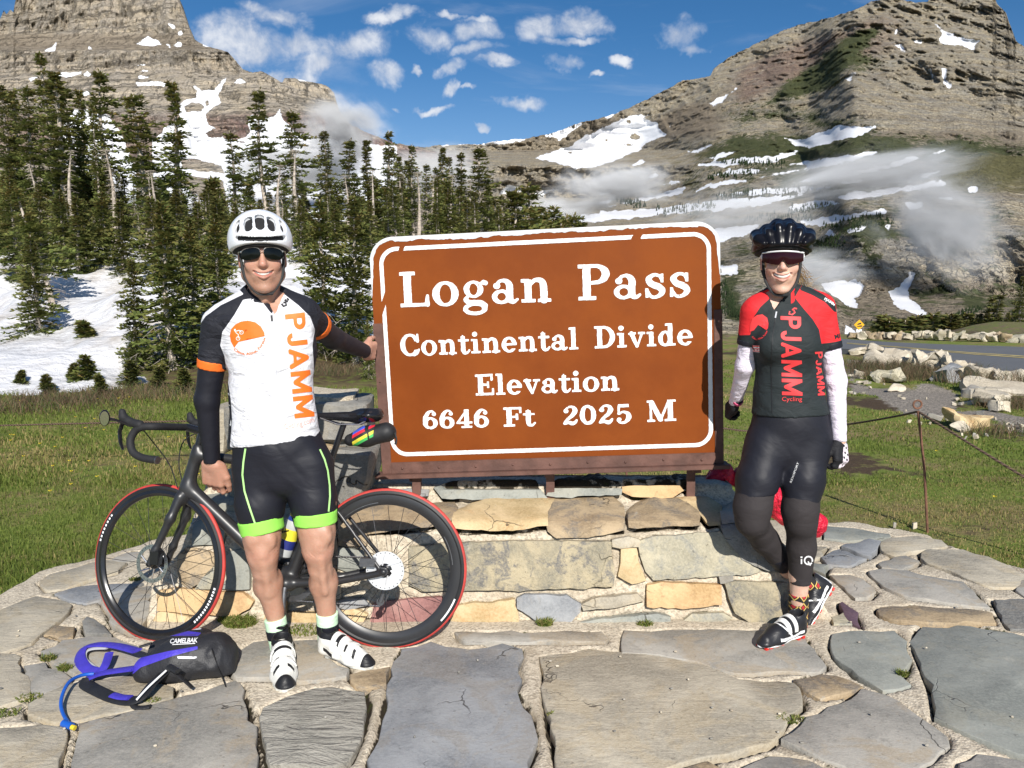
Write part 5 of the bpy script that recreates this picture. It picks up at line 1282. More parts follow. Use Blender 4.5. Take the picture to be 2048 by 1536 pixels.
# rough blocks: pillar behind the man
def rough(c, d, seed, rot=(0,0,0), amp=0.018, cuts=4, bev=0.22):
    bm = bmesh.new(); bmesh.ops.create_cube(bm, size=1)
    bmesh.ops.bevel(bm, geom=bm.edges[:], offset=0.06, segments=1, affect='EDGES')
    bmesh.ops.subdivide_edges(bm, edges=[e for e in bm.edges if e.calc_length() > .3], cuts=cuts, use_grid_fill=True)
    R = Euler(rot).to_matrix(); r = random.Random(seed); k = Vector((r.random()*9, r.random()*9, r.random()*9))
    co = np.array([tuple(v.co) for v in bm.verts]); dd = np.array(d)
    q = co*dd
    for ax in range(3):
        q[:, ax] += amp*fbm(q[:, 0]*5 + k[0], q[:, 1]*5 + k[1], q[:, 2]*5 + k[2] + ax*7, o=3)
    sk = Vector((r.uniform(-bev, bev), r.uniform(-bev, bev)))
    for v, p in zip(bm.verts, q):
        p = Vector(p); p.x += p.z*sk.x + p.y*sk.y*.5; v.co = R @ p + Vector(c)
    return bm
def rough_obj(name, c, d, mat, parent, seed, rot=(0,0,0), amp=0.018, cuts=4, label=None, bev=0.22):
    bm = rough(c, d, seed, rot, amp, cuts, bev); me = bpy.data.meshes.new(name); bm.to_mesh(me); bm.free(); me.materials.append(mat)
    me.polygons.foreach_set('use_smooth', np.ones(len(me.polygons), bool))
    try: me.set_sharp_from_angle(angle=math.radians(35))
    except Exception: pass
    o = link(name, me, parent, keep=True)
    if label: o['label'] = label
    return o
pil = empty('stone_pillar', (-1.0,3.9,0)); tag(pil, 'rough stone pillar standing behind the bicycle saddle', 'stone pillar')
PB = [('dark', 590,850,3.86,0.62,0.30,0.22),('dark', 688,838,3.80,0.24,0.34,0.19),('brown', 668,903,3.82,0.16,0.3,0.10),('dark', 700,955,3.74,0.22,0.3,0.30),('rust', 722,935,3.9,0.08,0.26,0.16),('green', 455,1035,3.80,0.20,0.3,0.24),('green', 525,985,3.86,0.30,0.3,0.30),('dark', 560,1040,3.84,0.5,0.3,0.22),('tan', 450,855,3.95,0.10,0.24,0.24),('ochre', 655,928,3.80,0.10,0.26,0.08),('brown', 690,1020,3.80,0.36,0.3,0.20),('dark', 615,905,3.88,0.3,0.3,0.16)]
for k, (mk, x, y, Y, w, dp, h) in enumerate(PB):
    c = P(x, y, Y); rough_obj('stone', (c.x, Y + dp/2 - .1, c.z),(w, dp, h), SM[mk], pil, 300 + k, (0,0,0),0.03)
c = P(655,792,3.84); rough_obj('cap_mortar', (c.x - .05,3.96, c.z - .01),(0.34,0.32,0.035), m_mortar, pil, 340, amp=.015)
MB().box((-1.12,3.98,.42),(0.56,.25,.9)).build('mortar_core', m_mortar, pil, keep=True)
# ================================================================ LETTERING FIELDS
class Fld:
    """2-D implicit drawing, negative inside"""
    def __init__(s, x, y): s.x, s.y = x, y; s.f = np.full(x.shape, 1.0)
    def U(s, d): s.f = np.minimum(s.f, d)
    def box(s, x0, y0, x1, y1): s.U(np.maximum(np.abs(s.x - (x0 + x1)/2) - (x1 - x0)/2, np.abs(s.y - (y0 + y1)/2) - (y1 - y0)/2))
    @staticmethod
    def el(x, y, cx, cy, a, b): return (np.sqrt(((x - cx)/a) ** 2 + ((y - cy)/b) ** 2) - 1)*min(a, b)
    def ring(s, cx, cy, a, b, ai, bi, keep=None, icx=None):
        d = np.maximum(s.el(s.x, s.y, cx, cy, a, b),-s.el(s.x, s.y, cx if icx is None else icx, cy, ai, bi))
        if keep is not None: d = np.maximum(d, keep)
        s.U(d)
    def dot(s, cx, cy, r): s.U(np.hypot(s.x - cx, s.y - cy) - r)
    def st(s, pts, rr, k=5):
        P3 = spline([(p[0], p[1], r) for p, r in zip(pts, rr if hasattr(rr, '__len__') else [rr]*len(pts))], k) if len(pts) > 2 else [(*pts[0], rr[0] if hasattr(rr, '__len__') else rr),(*pts[1], rr[1] if hasattr(rr, '__len__') else rr)]
        for a, b in zip(P3[:-1], P3[1:]):
            ex, ey = b[0] - a[0], b[1] - a[1]; L = ex*ex + ey*ey + 1e-12
            t = np.clip(((s.x - a[0])*ex + (s.y - a[1])*ey)/L, 0,1)
            s.U(np.hypot(s.x - a[0] - t*ex, s.y - a[1] - t*ey) - (a[2] + (b[2] - a[2])*t))
def g_L(F): F.box(.10,0,.29,1); F.box(0,.91,.40,1); F.box(0,0,.74,.09); F.st([(.70,.05),(.71,.30)],[.06,.03])
def g_o(F): F.ring(.34,.33,.34,.355,.165,.285)
def g_g(F):
    F.ring(.29,.43,.25,.24,.115,.175); F.ring(.32,-.13,.31,.18,.20,.095)
    F.st([(.14,.24),(.08,.13),(.18,.06),(.44,.035),(.58,-.04)],[.035,.055,.06,.07,.06]); F.st([(.46,.56),(.56,.65)],.035); F.dot(.60,.60,.065)
def g_a(F): F.st([(.13,.50),(.20,.62),(.35,.64),(.46,.52),(.46,.30),(.47,.10),(.56,.03),(.66,.09)],[.06,.035,.05,.08,.085,.08,.05,.03]); F.dot(.13,.50,.085); F.ring(.25,.185,.245,.20,.12,.12)
def g_n(F): F.box(.09,0,.26,.64); F.box(0,0,.36,.08); F.box(0,.575,.2,.66); F.st([(.22,.48),(.36,.62),(.52,.60),(.58,.44),(.58,.04)],[.035,.05,.07,.085,.085]); F.box(.43,0,.76,.08)
def g_P(F):
    F.box(.12,0,.31,1); F.box(0,0,.45,.09); F.box(0,.91,.45,1); F.box(.3,.44,.45,.53)
    F.ring(.44,.72,.36,.28,.17,.19, keep=.42 - F.x)
def g_s(F): F.st([(.46,.47),(.40,.60),(.25,.635),(.12,.52),(.20,.38),(.38,.29),(.47,.16),(.36,.025),(.19,.02),(.09,.18)],[.03,.035,.04,.07,.08,.085,.07,.045,.035,.03]); F.box(.43,.42,.49,.66); F.box(.04,0,.11,.26)
def g_C(F):
    w = np.maximum(np.maximum(.50 - F.x, F.y - .68),.26 - F.y)
    F.ring(.43,.5,.43,.515,.23,.43, keep=-w); F.box(.74,.62,.81,1.0); F.st([(.60,.03),(.74,.12),(.82,.28)],[.05,.045,.03])
def g_t(F): F.box(.12,.12,.29,.80); F.st([(.2,.84),(.2,.66)],[.02,.08]); F.box(0,.575,.46,.655); F.st([(.205,.16),(.25,.05),(.37,.025),(.47,.14)],[.085,.07,.045,.03])
def g_i(F): F.box(.1,0,.27,.64); F.box(0,0,.38,.08); F.box(0,.57,.2,.65); F.dot(.17,.88,.105)
def g_e(F):
    w = np.maximum(np.maximum(.36 - F.x, F.y - .31),.13 - F.y)
    F.ring(.32,.33,.32,.355,.15,.275, keep=-w); F.box(.12,.305,.60,.385)
def g_l(F): F.box(.1,0,.27,1); F.box(0,0,.38,.08); F.box(0,.92,.2,1)
def g_D(F): F.box(.12,0,.31,1); F.box(0,.91,.42,1); F.box(0,0,.42,.09); F.ring(.38,.5,.49,.5,.29,.41, keep=.30 - F.x)
def g_v(F): F.st([(.12,.62),(.35,.03)],[.085,.06]); F.st([(.58,.62),(.37,.03)],.035); F.box(0,.58,.30,.66); F.box(.42,.58,.70,.66)
def g_d(F): F.ring(.29,.32,.29,.345,.12,.27); F.box(.42,0,.59,1); F.box(.30,.92,.45,1); F.box(.5,0,.72,.08)
def g_E(F): F.box(.12,0,.31,1); F.box(0,.91,.75,1); F.box(0,0,.79,.09); F.box(.3,.46,.55,.54); F.box(.68,.70,.75,1); F.box(.72,0,.79,.31); F.box(.51,.35,.58,.65)
def g_F(F): F.box(.12,0,.31,1); F.box(0,.91,.73,1); F.box(0,0,.44,.09); F.box(.3,.46,.55,.54); F.box(.66,.70,.73,1); F.box(.51,.35,.58,.65)
def g_6(F): F.ring(.33,.31,.32,.32,.145,.225); F.st([(.11,.33),(.12,.62),(.26,.90),(.42,.97),(.53,.86)],[.095,.095,.07,.035,.04]); F.dot(.51,.80,.085)
def g_4(F): F.box(.37,0,.55,1); F.st([(.48,.97),(.05,.30)],.035); F.box(0,.235,.70,.32); F.box(.22,0,.69,.08)
def g_2(F): F.dot(.14,.74,.095); F.st([(.11,.80),(.26,.955),(.44,.93),(.52,.74),(.40,.50),(.18,.27),(.07,.07)],[.04,.04,.06,.095,.08,.05,.05]); F.st([(.08,.07),(.24,.12),(.44,.06),(.58,.24)],[.05,.07,.08,.03])
def g_0(F): F.ring(.33,.5,.33,.515,.15,.43)
def g_5(F): F.box(.12,.86,.54,1); F.st([(.14,.92),(.12,.50)],.035); F.st([(.13,.50),(.30,.60),(.50,.50),(.54,.28),(.40,.06),(.20,.02),(.09,.16)],[.035,.05,.08,.095,.06,.04,.05]); F.dot(.14,.20,.085)
def g_M(F): F.box(.1,0,.17,1); F.box(.80,0,.98,1); F.st([(.17,.93),(.50,.08)],.085); F.st([(.51,.06),(.83,.95)],.035); F.box(0,0,.29,.08); F.box(.67,0,1.10,.08); F.box(0,.92,.22,1); F.box(.84,.92,1.10,1)
GLY = {'L': (g_L, .80), 'o': (g_o, .74), 'g': (g_g, .72), 'a': (g_a, .72), 'n': (g_n, .81), 'P': (g_P, .86), 's': (g_s, .58), 'C': (g_C, .88), 't': (g_t, .52), 'i': (g_i, .44), 'e': (g_e, .70), 'l': (g_l, .44), 'D': (g_D, .93), 'v': (g_v, .74), 'd': (g_d, .77), 'E': (g_E, .86), 'F': (g_F, .78), '6': (g_6,.73), '4': (g_4,.76), '2': (g_2,.70), '0': (g_0,.74), '5': (g_5,.72), 'M': (g_M, 1.14)}
def march(x, y, f):
    """polygons of f<0 on a regular grid (2-D marching squares)"""
    nx, ny = f.shape; V = []; idx = {}; Fc = []
    def vid(key, p):
        k = idx.get(key)
        if k is None: k = len(V); idx[key] = k; V.append(p)
        return k
    s = f < 0
    cnt = s[:-1, :-1].astype(int) + s[1:, :-1] + s[1:, 1:] + s[:-1,1:]
    for i, j in zip(*np.nonzero(cnt)):
        cs = [(i, j),(i + 1, j),(i + 1, j + 1),(i, j + 1)]; poly = []
        for k in range(4):
            a, b_ = cs[k], cs[(k + 1) % 4]; fa, fb = f[a], f[b_]
            if fa < 0: poly.append(vid(a, (x[a[0]], y[a[1]])))
            if (fa < 0) != (fb < 0):
                t_ = fa/(fa - fb); lo, hi = min(a, b_), max(a, b_)
                poly.append(vid((lo, hi),(x[a[0]] + (x[b_[0]] - x[a[0]])*t_, y[a[1]] + (y[b_[1]] - y[a[1]])*t_)))
        if len(poly) > 2: Fc.append(tuple(poly))
    return V, Fc
# ================================================================ SIGN
s_bl, s_br, s_tl = P(770,930,3.80), P(1446,909,3.70), P(742,488,3.80)
s_ex = (s_br - s_bl); SW = s_ex.length; s_ex.normalize()
s_ey = (s_tl - s_bl); s_ey = s_ey - s_ex*s_ey.dot(s_ex)*0.0; SH = s_ey.length; s_ey.normalize()
s_n = s_ex.cross(s_ey).normalized()                 # towards the viewer
def suv(px, py):
    d = ray(px, py); o = Vector((0,0, CAMZ)); t_ = (s_bl - o).dot(s_n)/d.dot(s_n); q = o + d*t_ - s_bl
    a, b_ = q.dot(s_ex), q.dot(s_ey); c_ = s_ex.dot(s_ey); det = 1 - c_*c_
    return ((a - b_*c_)/det, (b_ - a*c_)/det)
def spt(u_, v_, n_=0.0): return s_bl + s_ex*u_ + s_ey*v_ + s_n*n_
SZ_ = lambda x, y: suv(720 + x/2.695,430 + y/2.695)
SH = 0.5*(SZ_(500,98)[1] + SZ_(1500,52)[1]); SW = SZ_(1943,300)[0]; SU0 = SZ_(58,330)[0]
m_signp, t, b = new_mat('sign_brown_enamel')
oc = t.n('ShaderNodeNewGeometry').outputs['Position']
n1 = t.noise(oc, 2.0,6,0.65); n2 = t.noise(oc, 40,4,0.7)
c = t.mix(t.step(n1,0.35,0.7),(0.185,0.041,0.0045),(0.235,0.056,0.0065))
c = t.mix(t.math('MULTIPLY', t.step(n2,0.70,0.78),0.5), c, (0.10,0.03,0.012))
t.put(b.inputs['Base Color'], c); b.inputs['Specular IOR Level'].default_value = .18; t.put(b.inputs['Roughness'], t.step(n1,0.2,0.8,0.5,0.7))
t.put(b.inputs['Normal'], t.n('ShaderNodeBump', i_Height=t.math('ADD', t.noise(oc, 5,3,0.5), t.math('MULTIPLY', n2,0.1)), i_Strength=0.12, i_Distance=0.02).outputs[0])
m_signw = simple('sign_white_paint', (0.83,0.85,0.84),0.5, var=0.06, vs=9, bump=0.15, bs=80, dirt=(0.55,0.5,0.42,0.35), bd=0.003)
m_frame = simple('rusty_brown_steel', (0.125,0.060,0.045),0.65, var=0.25, vs=10, bump=0.5, bs=45, dirt=(0.05,0.018,0.010,0.8), bd=0.004)
m_white_edge = simple('bare_grey_metal', (0.62,0.66,0.68),0.5, var=0.1, vs=7, dirt=(0.40,0.36,0.30,0.5))
sign = empty('pass_sign', tuple((s_bl + s_br)/2))
tag(sign, 'large brown park sign reading Logan Pass Continental Divide Elevation 6646 Ft 2025 M', 'sign')
R_c = 0.115
def rrect(x, y, x0, y0, x1, y1, r, bot=True):
    cx, cy = (x0 + x1)/2,(y0 + y1)/2
    qx = np.abs(x - cx) - (x1 - x0)/2 + r; qy = np.abs(y - cy) - (y1 - y0)/2 + r
    return np.hypot(np.maximum(qx, 0), np.maximum(qy, 0)) + np.minimum(np.maximum(qx, qy),0) - r
out = [(SU0,-0.02)] + [(SU0 + R_c - R_c*math.cos(a), SH - R_c + R_c*math.sin(a)) for a in np.linspace(0, PI/2,12)] + [(SW - R_c + R_c*math.sin(a), SH - R_c + R_c*math.cos(a)) for a in np.linspace(0, PI/2,12)] + [(SW, -0.02)]
MB().prism(out[::-1], spt(0,0,-0.018), s_ex, s_ey, s_n, 0.018).build('panel', m_signp, sign, keep=True, bevel=0.0015)
def plate(name, V, Fc, mat, n0, th, parent=sign):
    """flat raised figure: front face plus a rim"""
    bm = bmesh.new(); vs = [bm.verts.new(spt(x, y, n0 + th)) for x, y in V]
    for f in Fc:
        try: bm.faces.new([vs[k] for k in f])
        except ValueError: pass
    ext = bmesh.ops.extrude_edge_only(bm, edges=[e for e in bm.edges if e.is_boundary])
    for v in [g_ for g_ in ext['geom'] if isinstance(g_, bmesh.types.BMVert)]: v.co -= s_n*th
    me = bpy.data.meshes.new(name); bm.to_mesh(me); bm.free(); me.materials.append(mat)
    return link(name, me, parent, keep=True)
def chip(x, y, amp, seed): return amp*fbm(x*90, y*90, o=3, g=0.7, seed=seed)
def line_of_text(text, p0, p1, cap, seed, gap=0.10):
    """p0, p1: survey points of the baseline ends; cap: cap height in zoomed survey pixels"""
    u0, v0 = SZ_(*p0); u1, v1 = SZ_(*p1); capm = cap/2.695*3.75/FPX
    adv = sum(GLY[c][1] + gap if c != ' ' else 0.62 for c in text) - gap
    dx, dy = (u1 - u0),(v1 - v0); L = math.hypot(dx, dy); sx_ = L/adv
    x = np.arange(-0.12, L + 0.03,0.0026); y = np.arange(-0.42*capm, capm*1.10,0.0026)
    X, Y = np.meshgrid(x, y, indexing='ij'); f = np.full(X.shape, 1.0); cur = 0.0
    for ch in text:
        if ch == ' ': cur += 0.62; continue
        fn, w = GLY[ch]
        m = (x/sx_ > cur - .15) & (x/sx_ < cur + w + .15)
        F = Fld(X[m]/sx_ - cur, Y[m]/capm); fn(F)
        f[m] = np.minimum(f[m], F.f*capm); cur += w + gap
    f += -0.0012 + chip(X, Y, 0.0017, seed)
    hol = vnoise(X*70, Y*70, seed=seed + 1); f = np.where(hol > 0.93, np.maximum(f, 0.002), f)
    V, Fc = march(x, y, f)
    ca, sa_ = dx/L, dy/L
    V = [(u0 + a*ca - b_*sa_, v0 + a*sa_ + b_*ca) for a, b_ in V]
    return plate('lettering', V, Fc, m_signw, 0.0,0.0022)
for args in [('Logan Pass', (222,496),(1787,436),186,3,.05),('Continental Divide', (222,760),(1800,697),116,5,.05),('Elevation', (626,972),(1402,943),113,7,.04),('6646', (342,1153),(704,1142),100,9,.03),('Ft', (778,1140),(950,1134),104,11,.03),('2025', (1095,1131),(1472,1119),102,13,.03),('M', (1550,1114),(1708,1107),114,15,.1)]:
    o = line_of_text(*args); o['label'] = 'white slab serif words ' + args[0]
# border line with its two worn gaps
x = np.arange(SU0 - .01, SW + .01,0.003); y = np.arange(-0.01, SH + 0.01,0.003); X, Y = np.meshgrid(x, y, indexing='ij')
bx0, bx1 = SZ_(134,740)[0], SZ_(1897,700)[0]; by1 = 0.5*(SZ_(400,163)[1] + SZ_(1600,100)[1]); by0 = 0.5*(SZ_(400,1298)[1] + SZ_(1600,1254)[1])
d = rrect(X, Y, bx0, by0, bx1, by1,0.085)
f = np.maximum(d, -d - 0.0195) + chip(X, Y, 0.0012,21)
g1u, g2u = SZ_(228,175)[0], SZ_(1497,115)[0]
f = np.where((Y > SH*.6) & (np.abs(X - g1u - (Y - by1)*.4) < 0.011),1, f); f = np.where((Y > SH*.6) & (np.abs(X - g2u - (Y - by1)*.6) < 0.021),1, f)
V, Fc = march(x, y, f); plate('border_line', V, Fc, m_signw, 0.0,0.0018)
# paint peeled off along the top edge
d = rrect(X, Y, SU0,-0.3, SW, SH, R_c)
wd = 0.022 + 0.013*fbm(X*9, Y*2, o=4, g=.6, seed=25) + 0.004*fbm(X*60, Y*60, o=2, seed=26)
wd = wd*sstep(SH*0.70, SH*.93, Y)*np.where(X > SW - .1,0.75,1)
f = np.maximum(d + 0.0008,-d - wd)
V, Fc = march(x, y, f); o = plate('peeled_edge', V, Fc, m_white_edge, 0.0,0.0012); o['label'] = 'bare pale metal where the brown paint has peeled along the top'
# frame
def bar(name, u0, v0, u1, v1, n0, n1, mat=m_frame, parent=sign, bevel=0.002):
    a = spt((u0 + u1)/2,(v0 + v1)/2,(n0 + n1)/2)
    R = Matrix((s_ex, s_ey, s_n)).transposed()
    return MB().box(a, (abs(u1 - u0), abs(v1 - v0), abs(n1 - n0)), R).build(name, mat, parent, bevel=bevel, keep=True)
vl = SZ_(95,585)[1]; vr = SZ_(1925,510)[1]
bar('side_frame', SU0 - .004,-0.045, SU0 + .044, vl, -.030,.006); bar('side_frame', SW - .034,-0.045, SW + .006, vr, -.030,.006)
bar('bottom_frame', SU0 + .0445,-0.045, SW - .0345,0.012,-.030,.0085); bar('ledge', SU0 - .035,-0.066, SW + .030,-0.0455,-.06,.035)
for k in range(9):
    u_ = SU0 + .10 + k*(SW - SU0 - .2)/8; c = spt(u_, -0.018 + .004*math.sin(k*3),.0085); MB().sphere(c, .0065,8,5).build('bolt', m_frame, sign, True, keep=True)
for u_, vv in ((SU0 + .014,.15),(SU0 + .014,.42),(SW - .014,.18),(SW - .014,.46)):
    MB().sphere(spt(u_, vv, .006),.005,8,5).build('bolt', m_frame, sign, True, keep=True)
for (px, y0, y1) in ((832,945,988),(1101,936,998),(1384,927,991)):
    a = P(px, y0,3.79); z0 = P(px, y1,3.80).z - .03
    MB().box((a.x, 3.805,(a.z + z0)/2 + .01),(.042,.016, a.z - z0)).box((a.x + .016,3.83,(a.z + z0)/2 + .01),(.010,.05, a.z - z0 - .004)).build('post', m_frame, sign, keep=True, bevel=.001)
for u_ in (SW*.08, SW*.49, SW*.93): MB().box(spt(u_, .38,-.04),(.04,.95,.03), Matrix((s_ex, s_ey, s_n)).transposed()).build('back_brace', m_frame, sign, keep=True)
print('SIGN', SU0, SW, SH, 'TR px should be', proj(np.array([tuple(spt(SW, SH))])))
# ================================================================ BICYCLE
m_carbon = simple('matte_black_carbon', (0.022,0.022,0.024),0.38, var=0.2, vs=4, spec=0.6)
m_blk = simple('black_rubber', (0.014,0.014,0.015),0.55, var=0.2, vs=20, bump=0.2, bs=200, bd=0.001)
m_tape = simple('black_bar_tape', (0.013,0.013,0.015),0.75, var=0.2, vs=30, bump=0.4, bs=120, bd=0.002)
m_gloss = simple('gloss_black_plastic', (0.012,0.012,0.014),0.22, spec=0.6)
m_redt = simple('red_tyre_rubber', (0.46,0.045,0.035),0.6, var=0.15, vs=14, bump=0.2, bs=150, bd=0.001)
m_steel = simple('brushed_steel', (0.62,0.62,0.63),0.3, metal=1.0, var=0.1, vs=40)
m_dsteel = simple('dark_steel', (0.18,0.18,0.19),0.4, metal=0.9, var=0.2, vs=40)
m_alu = simple('white_alloy', (0.75,0.76,0.78),0.35, metal=0.4, var=0.08, vs=30)
m_wht = simple('white_print', (0.82,0.82,0.82),0.5, var=0.04)
m_spoke = simple('black_spoke', (0.05,0.05,0.055),0.35, metal=0.6)
rc, fc = G(773,1302), G(313,1287)
WB = (fc - rc).length
bF = (fc - rc).normalized(); lean = math.radians(7.5)
bS0 = Vector((0,0,1)).cross(bF)                     # towards the viewer
bZ = (Vector((0,0,1))*math.cos(lean) - bS0*math.sin(lean)).normalized(); bS = bZ.cross(bF).normalized()
bike = empty('road_bicycle'); bike.matrix_basis = Matrix.Translation(rc + Vector((0,0,0.012))) @ Matrix((bF, bS, bZ)).transposed().to_4x4()
tag(bike, 'matte black road bicycle with red tyres leaning on the stone plinth', 'bicycle')
kf = WB/1.0
AX_R, AX_F = Vector((0,0,.338)), Vector((WB, 0,.338))
HB, HT = Vector((WB - .125,0,.645)), Vector((WB - .175,0,.835))
BB = Vector((.425,0,.272)); ST = Vector((.245,0,.80))
sax = (HT - HB).normalized()
MST = Matrix.Translation(HB) @ Matrix.Rotation(math.radians(-13),4, sax) @ Matrix.Translation(-HB)   # handlebar and wheel turned away
def bput(mb, name, mat, parent=bike, steer=False, smooth=True, bevel=0):
    o = mb.build(name, mat, parent, smooth, bevel)
    if steer: o.matrix_basis = MST
    return o
def wheel(ax, deep, steer):
    w = bpy.data.objects.new('wheel', None); COL.objects.link(w); w.parent = bike; w.empty_display_size = .1
    w.matrix_basis = (MST if steer else Matrix.Identity(4)) @ Matrix.Translation(ax)
    A = (0,1,0)
    MB().ring((0,0,0), A, .3305,.0092,80,10).build('tyre', m_redt, w, True)
    MB().ring((0,0,0), A, .3200,.0138,80,8).build('sidewall', m_blk, w, True)
    d_ = .041 if deep else .024
    MB().ring((0,0,0), A, .311,0,80, sec=[(.004,-.0105),(.004,.0105),(-.012,.0135),(-d_*.7,.011),(-d_, .004),(-d_, -.004),(-d_*.7,-.011),(-.012,-.0135)]).build('rim', m_carbon if deep else m_gloss, w, True)
    sp = MB(); n = 24
    for k in range(n):
        a = 2*PI*k/n; side = (1 if k % 2 else -1); tw = 0.5*(1 if (k // 2) % 2 else -1)
        p0 = Vector((math.cos(a + tw*2.2)*.022, side*.028, math.sin(a + tw*2.2)*.022)); p1 = Vector((math.cos(a)*(.309 - d_),0, math.sin(a)*(.309 - d_)))
        sp.tube([p0, p1],.00125,4)
    o = sp.build('spokes', m_spoke, w); o['kind'] = 'stuff'
    MB().lathe([(.0,-.052),(.010,-.05),(.012,-.034),(.025,-.030),(.025,-.024),(.013,-.018),(.013,.018),(.025,.024),(.025,.030),(.014,.034),(.010,.052),(0,.052)],(0,0,0), A, 16).build('hub', m_gloss, w, True)
    rt = MB()
    rt.ring((0,.040,0), A, .072,0,60, sec=[(.009,-.001),(.009,.001),(-.008,.001),(-.008,-.001)])
    if deep: rt.lathe([(.030,-.0012),(.064,-.0012),(.064,.0012),(.030,.0012),(.030,-.0012)],(0,.040,0), A, 30)
    for k in range(6):
        a = 2*PI*k/6; b_ = a + .5
        rt.tube([(math.cos(a)*.024,.040, math.sin(a)*.024),(math.cos(b_)*.066,.040, math.sin(b_)*.066)],.0035,6)
    rt.build('brake_rotor', m_alu if deep else m_steel, w, False)
    hol = MB()
    for k in range(24):
        a = 2*PI*k/24; hol.cyl((math.cos(a)*.074,.0392, math.sin(a)*.074),(math.cos(a)*.074,.0415, math.sin(a)*.074),.0024,6)
    o = hol.build('rotor_holes', m_blk, w); o['kind'] = 'stuff'
    return w
wr = wheel(AX_R, True, False); wf = wheel(AX_F, False, True)
def arcband(parent, R, a0, a1, w_, s_, mat, name):
    mb = MB(); v = []; n = 14
    for i in range(n + 1):
        a = math.radians(a0 + (a1 - a0)*i/n)
        v += [(math.cos(a)*(R - w_), s_, math.sin(a)*(R - w_)),(math.cos(a)*R, s_, math.sin(a)*R)]
    mb.add(v, [(2*i, 2*i + 1,2*i + 3,2*i + 2) for i in range(n)]); return mb.build(name, mat, parent)
arcband(wr, .3185,202,222,.007,.0145, m_wht, 'tyre_label')
for k in range(13): arcband(wf, .319,196 + k*2.6,197.6 + k*2.6,.010,.0146, m_wht, 'tyre_lettering')
for k in range(8): arcband(wf, .319,14 + k*3.2,15.8 + k*3.2,.008,.0146, m_wht, 'tyre_lettering')
arcband(wr, .302,150,175,.022,.0112, m_dsteel, 'rim_decal'); arcband(wr, .302,50,82,.022,.0112, m_dsteel, 'rim_decal')
m_cas = m_dsteel
MB().lathe([(.012,-.016),(.016,-.016),(.022,-.020),(.028,-.026),(.036,-.032),(.044,-.038),(.030,-.042),(.012,-.044)],(0,0,0),(0,1,0),28).build('cassette', m_dsteel, wr)
# frame in one smooth carbon shell
S = Sdf((-.04,-.09,.18),(WB + .02,.09,.90),.0055)
S.path([HB, HT],[.030,.024],.02)
S.path([HB + Vector((-.012,0,.02)), BB + Vector((.03,0,.02)), BB],[.029,.031,.036],.03)
S.path([HT + Vector((-.01,0,-.03)), Vector((.262,0,.745))],[.022,.017],.03)
S.path([BB, Vector((.268,0,.70)), ST],[.030,.018,.016],.03)
S.cap(BB + Vector((0,-.038,0)), BB + Vector((0,.038,0)),.030, k=.02)
for q in (-1,1):
    S.path([BB + Vector((-.03, q*.028,.0)), Vector((.22, q*.040,.285)), Vector((.02, q*.062,.330))],[.020,.0165,.014],.02)
    S.path([Vector((.275, q*.010,.665)), Vector((.235, q*.030,.615)), Vector((.02, q*.060,.350))],[.012,.0085,.0085],.012)
    S.cap(Vector((0, q*.050,.338)), Vector((0, q*.066,.338)),.017, k=.008)
V_, F_ = S.mesh(); link('frame', mesh_np('frame', V_, F_, m_carbon), bike)
S = Sdf((WB - .22,-.09,.30),(WB + .06,.09,.70),.0055)
S.cap(HB + Vector((0,0,0)), HB + Vector((.006,0,-.022)),.032, k=.02)
for q in (-1,1):
    S.path([HB + Vector((.008, q*.028,-.02)), HB + Vector((.035, q*.048,-.11)), AX_F + Vector((-.025, q*.054,.06)), AX_F + Vector((0, q*.056,0))],[.022,.018,.014,.014],.02)
V_, F_ = S.mesh(); o = link('fork', mesh_np('fork', V_, F_, m_carbon), bike); o.matrix_basis = MST
bput(MB().box(AX_F + Vector((-.035,.058,.03)),(.045,.028,.06)).cyl(AX_F + Vector((0,-.07,0)), AX_F + Vector((0,.075,0)),.006,8), 'front_caliper', m_gloss, steer=True, smooth=False, bevel=.006)
bput(MB().box(Vector((.07,.055,.375)),(.065,.030,.035)).cyl((0,-.075,.338),(0,.075,.338),.006,8), 'rear_caliper', m_dsteel, smooth=False, bevel=.006)
# seat post, saddle, bag
sd_ = (ST - BB).normalized()
bput(MB().tube([ST, ST + sd_*.16],.0135,12), 'seat_post', m_gloss)
SAD = Vector((.165,0,.985))
S = Sdf((-.02,-.09,.92),(.36,.09,1.02),.004)
S.path([SAD + Vector((-.105,0,.008)), SAD + Vector((-.03,0,-.004)), SAD + Vector((.15,0,-.002))],[.030,.026,.014],.02)
S.ell(SAD + Vector((-.085,0,.003)),(.05,.072,.022),.03); S.cap(SAD + Vector((-.03,0,.02)), SAD + Vector((.12,0,.02)),.006, k=.01, sub=True)
V_, F_ = S.mesh(); sa_o = link('saddle', mesh_np('saddle', V_, F_, m_gloss), bike)
ra = MB()
for q in (-1,1): ra.tube([SAD + Vector((-.085, q*.022,-.014)), SAD + Vector((-.04, q*.022,-.038)), SAD + Vector((.05, q*.022,-.038)), SAD + Vector((.13, q*.010,-.012))],.0035,8)
ra.build('saddle_rails', m_steel, sa_o, True)
m_bag, t, b = new_mat('saddle_bag_cloth')
oc = t.n('ShaderNodeTexCoord').outputs['Object']; sx_ = t.n('ShaderNodeSeparateXYZ', i_0=oc)
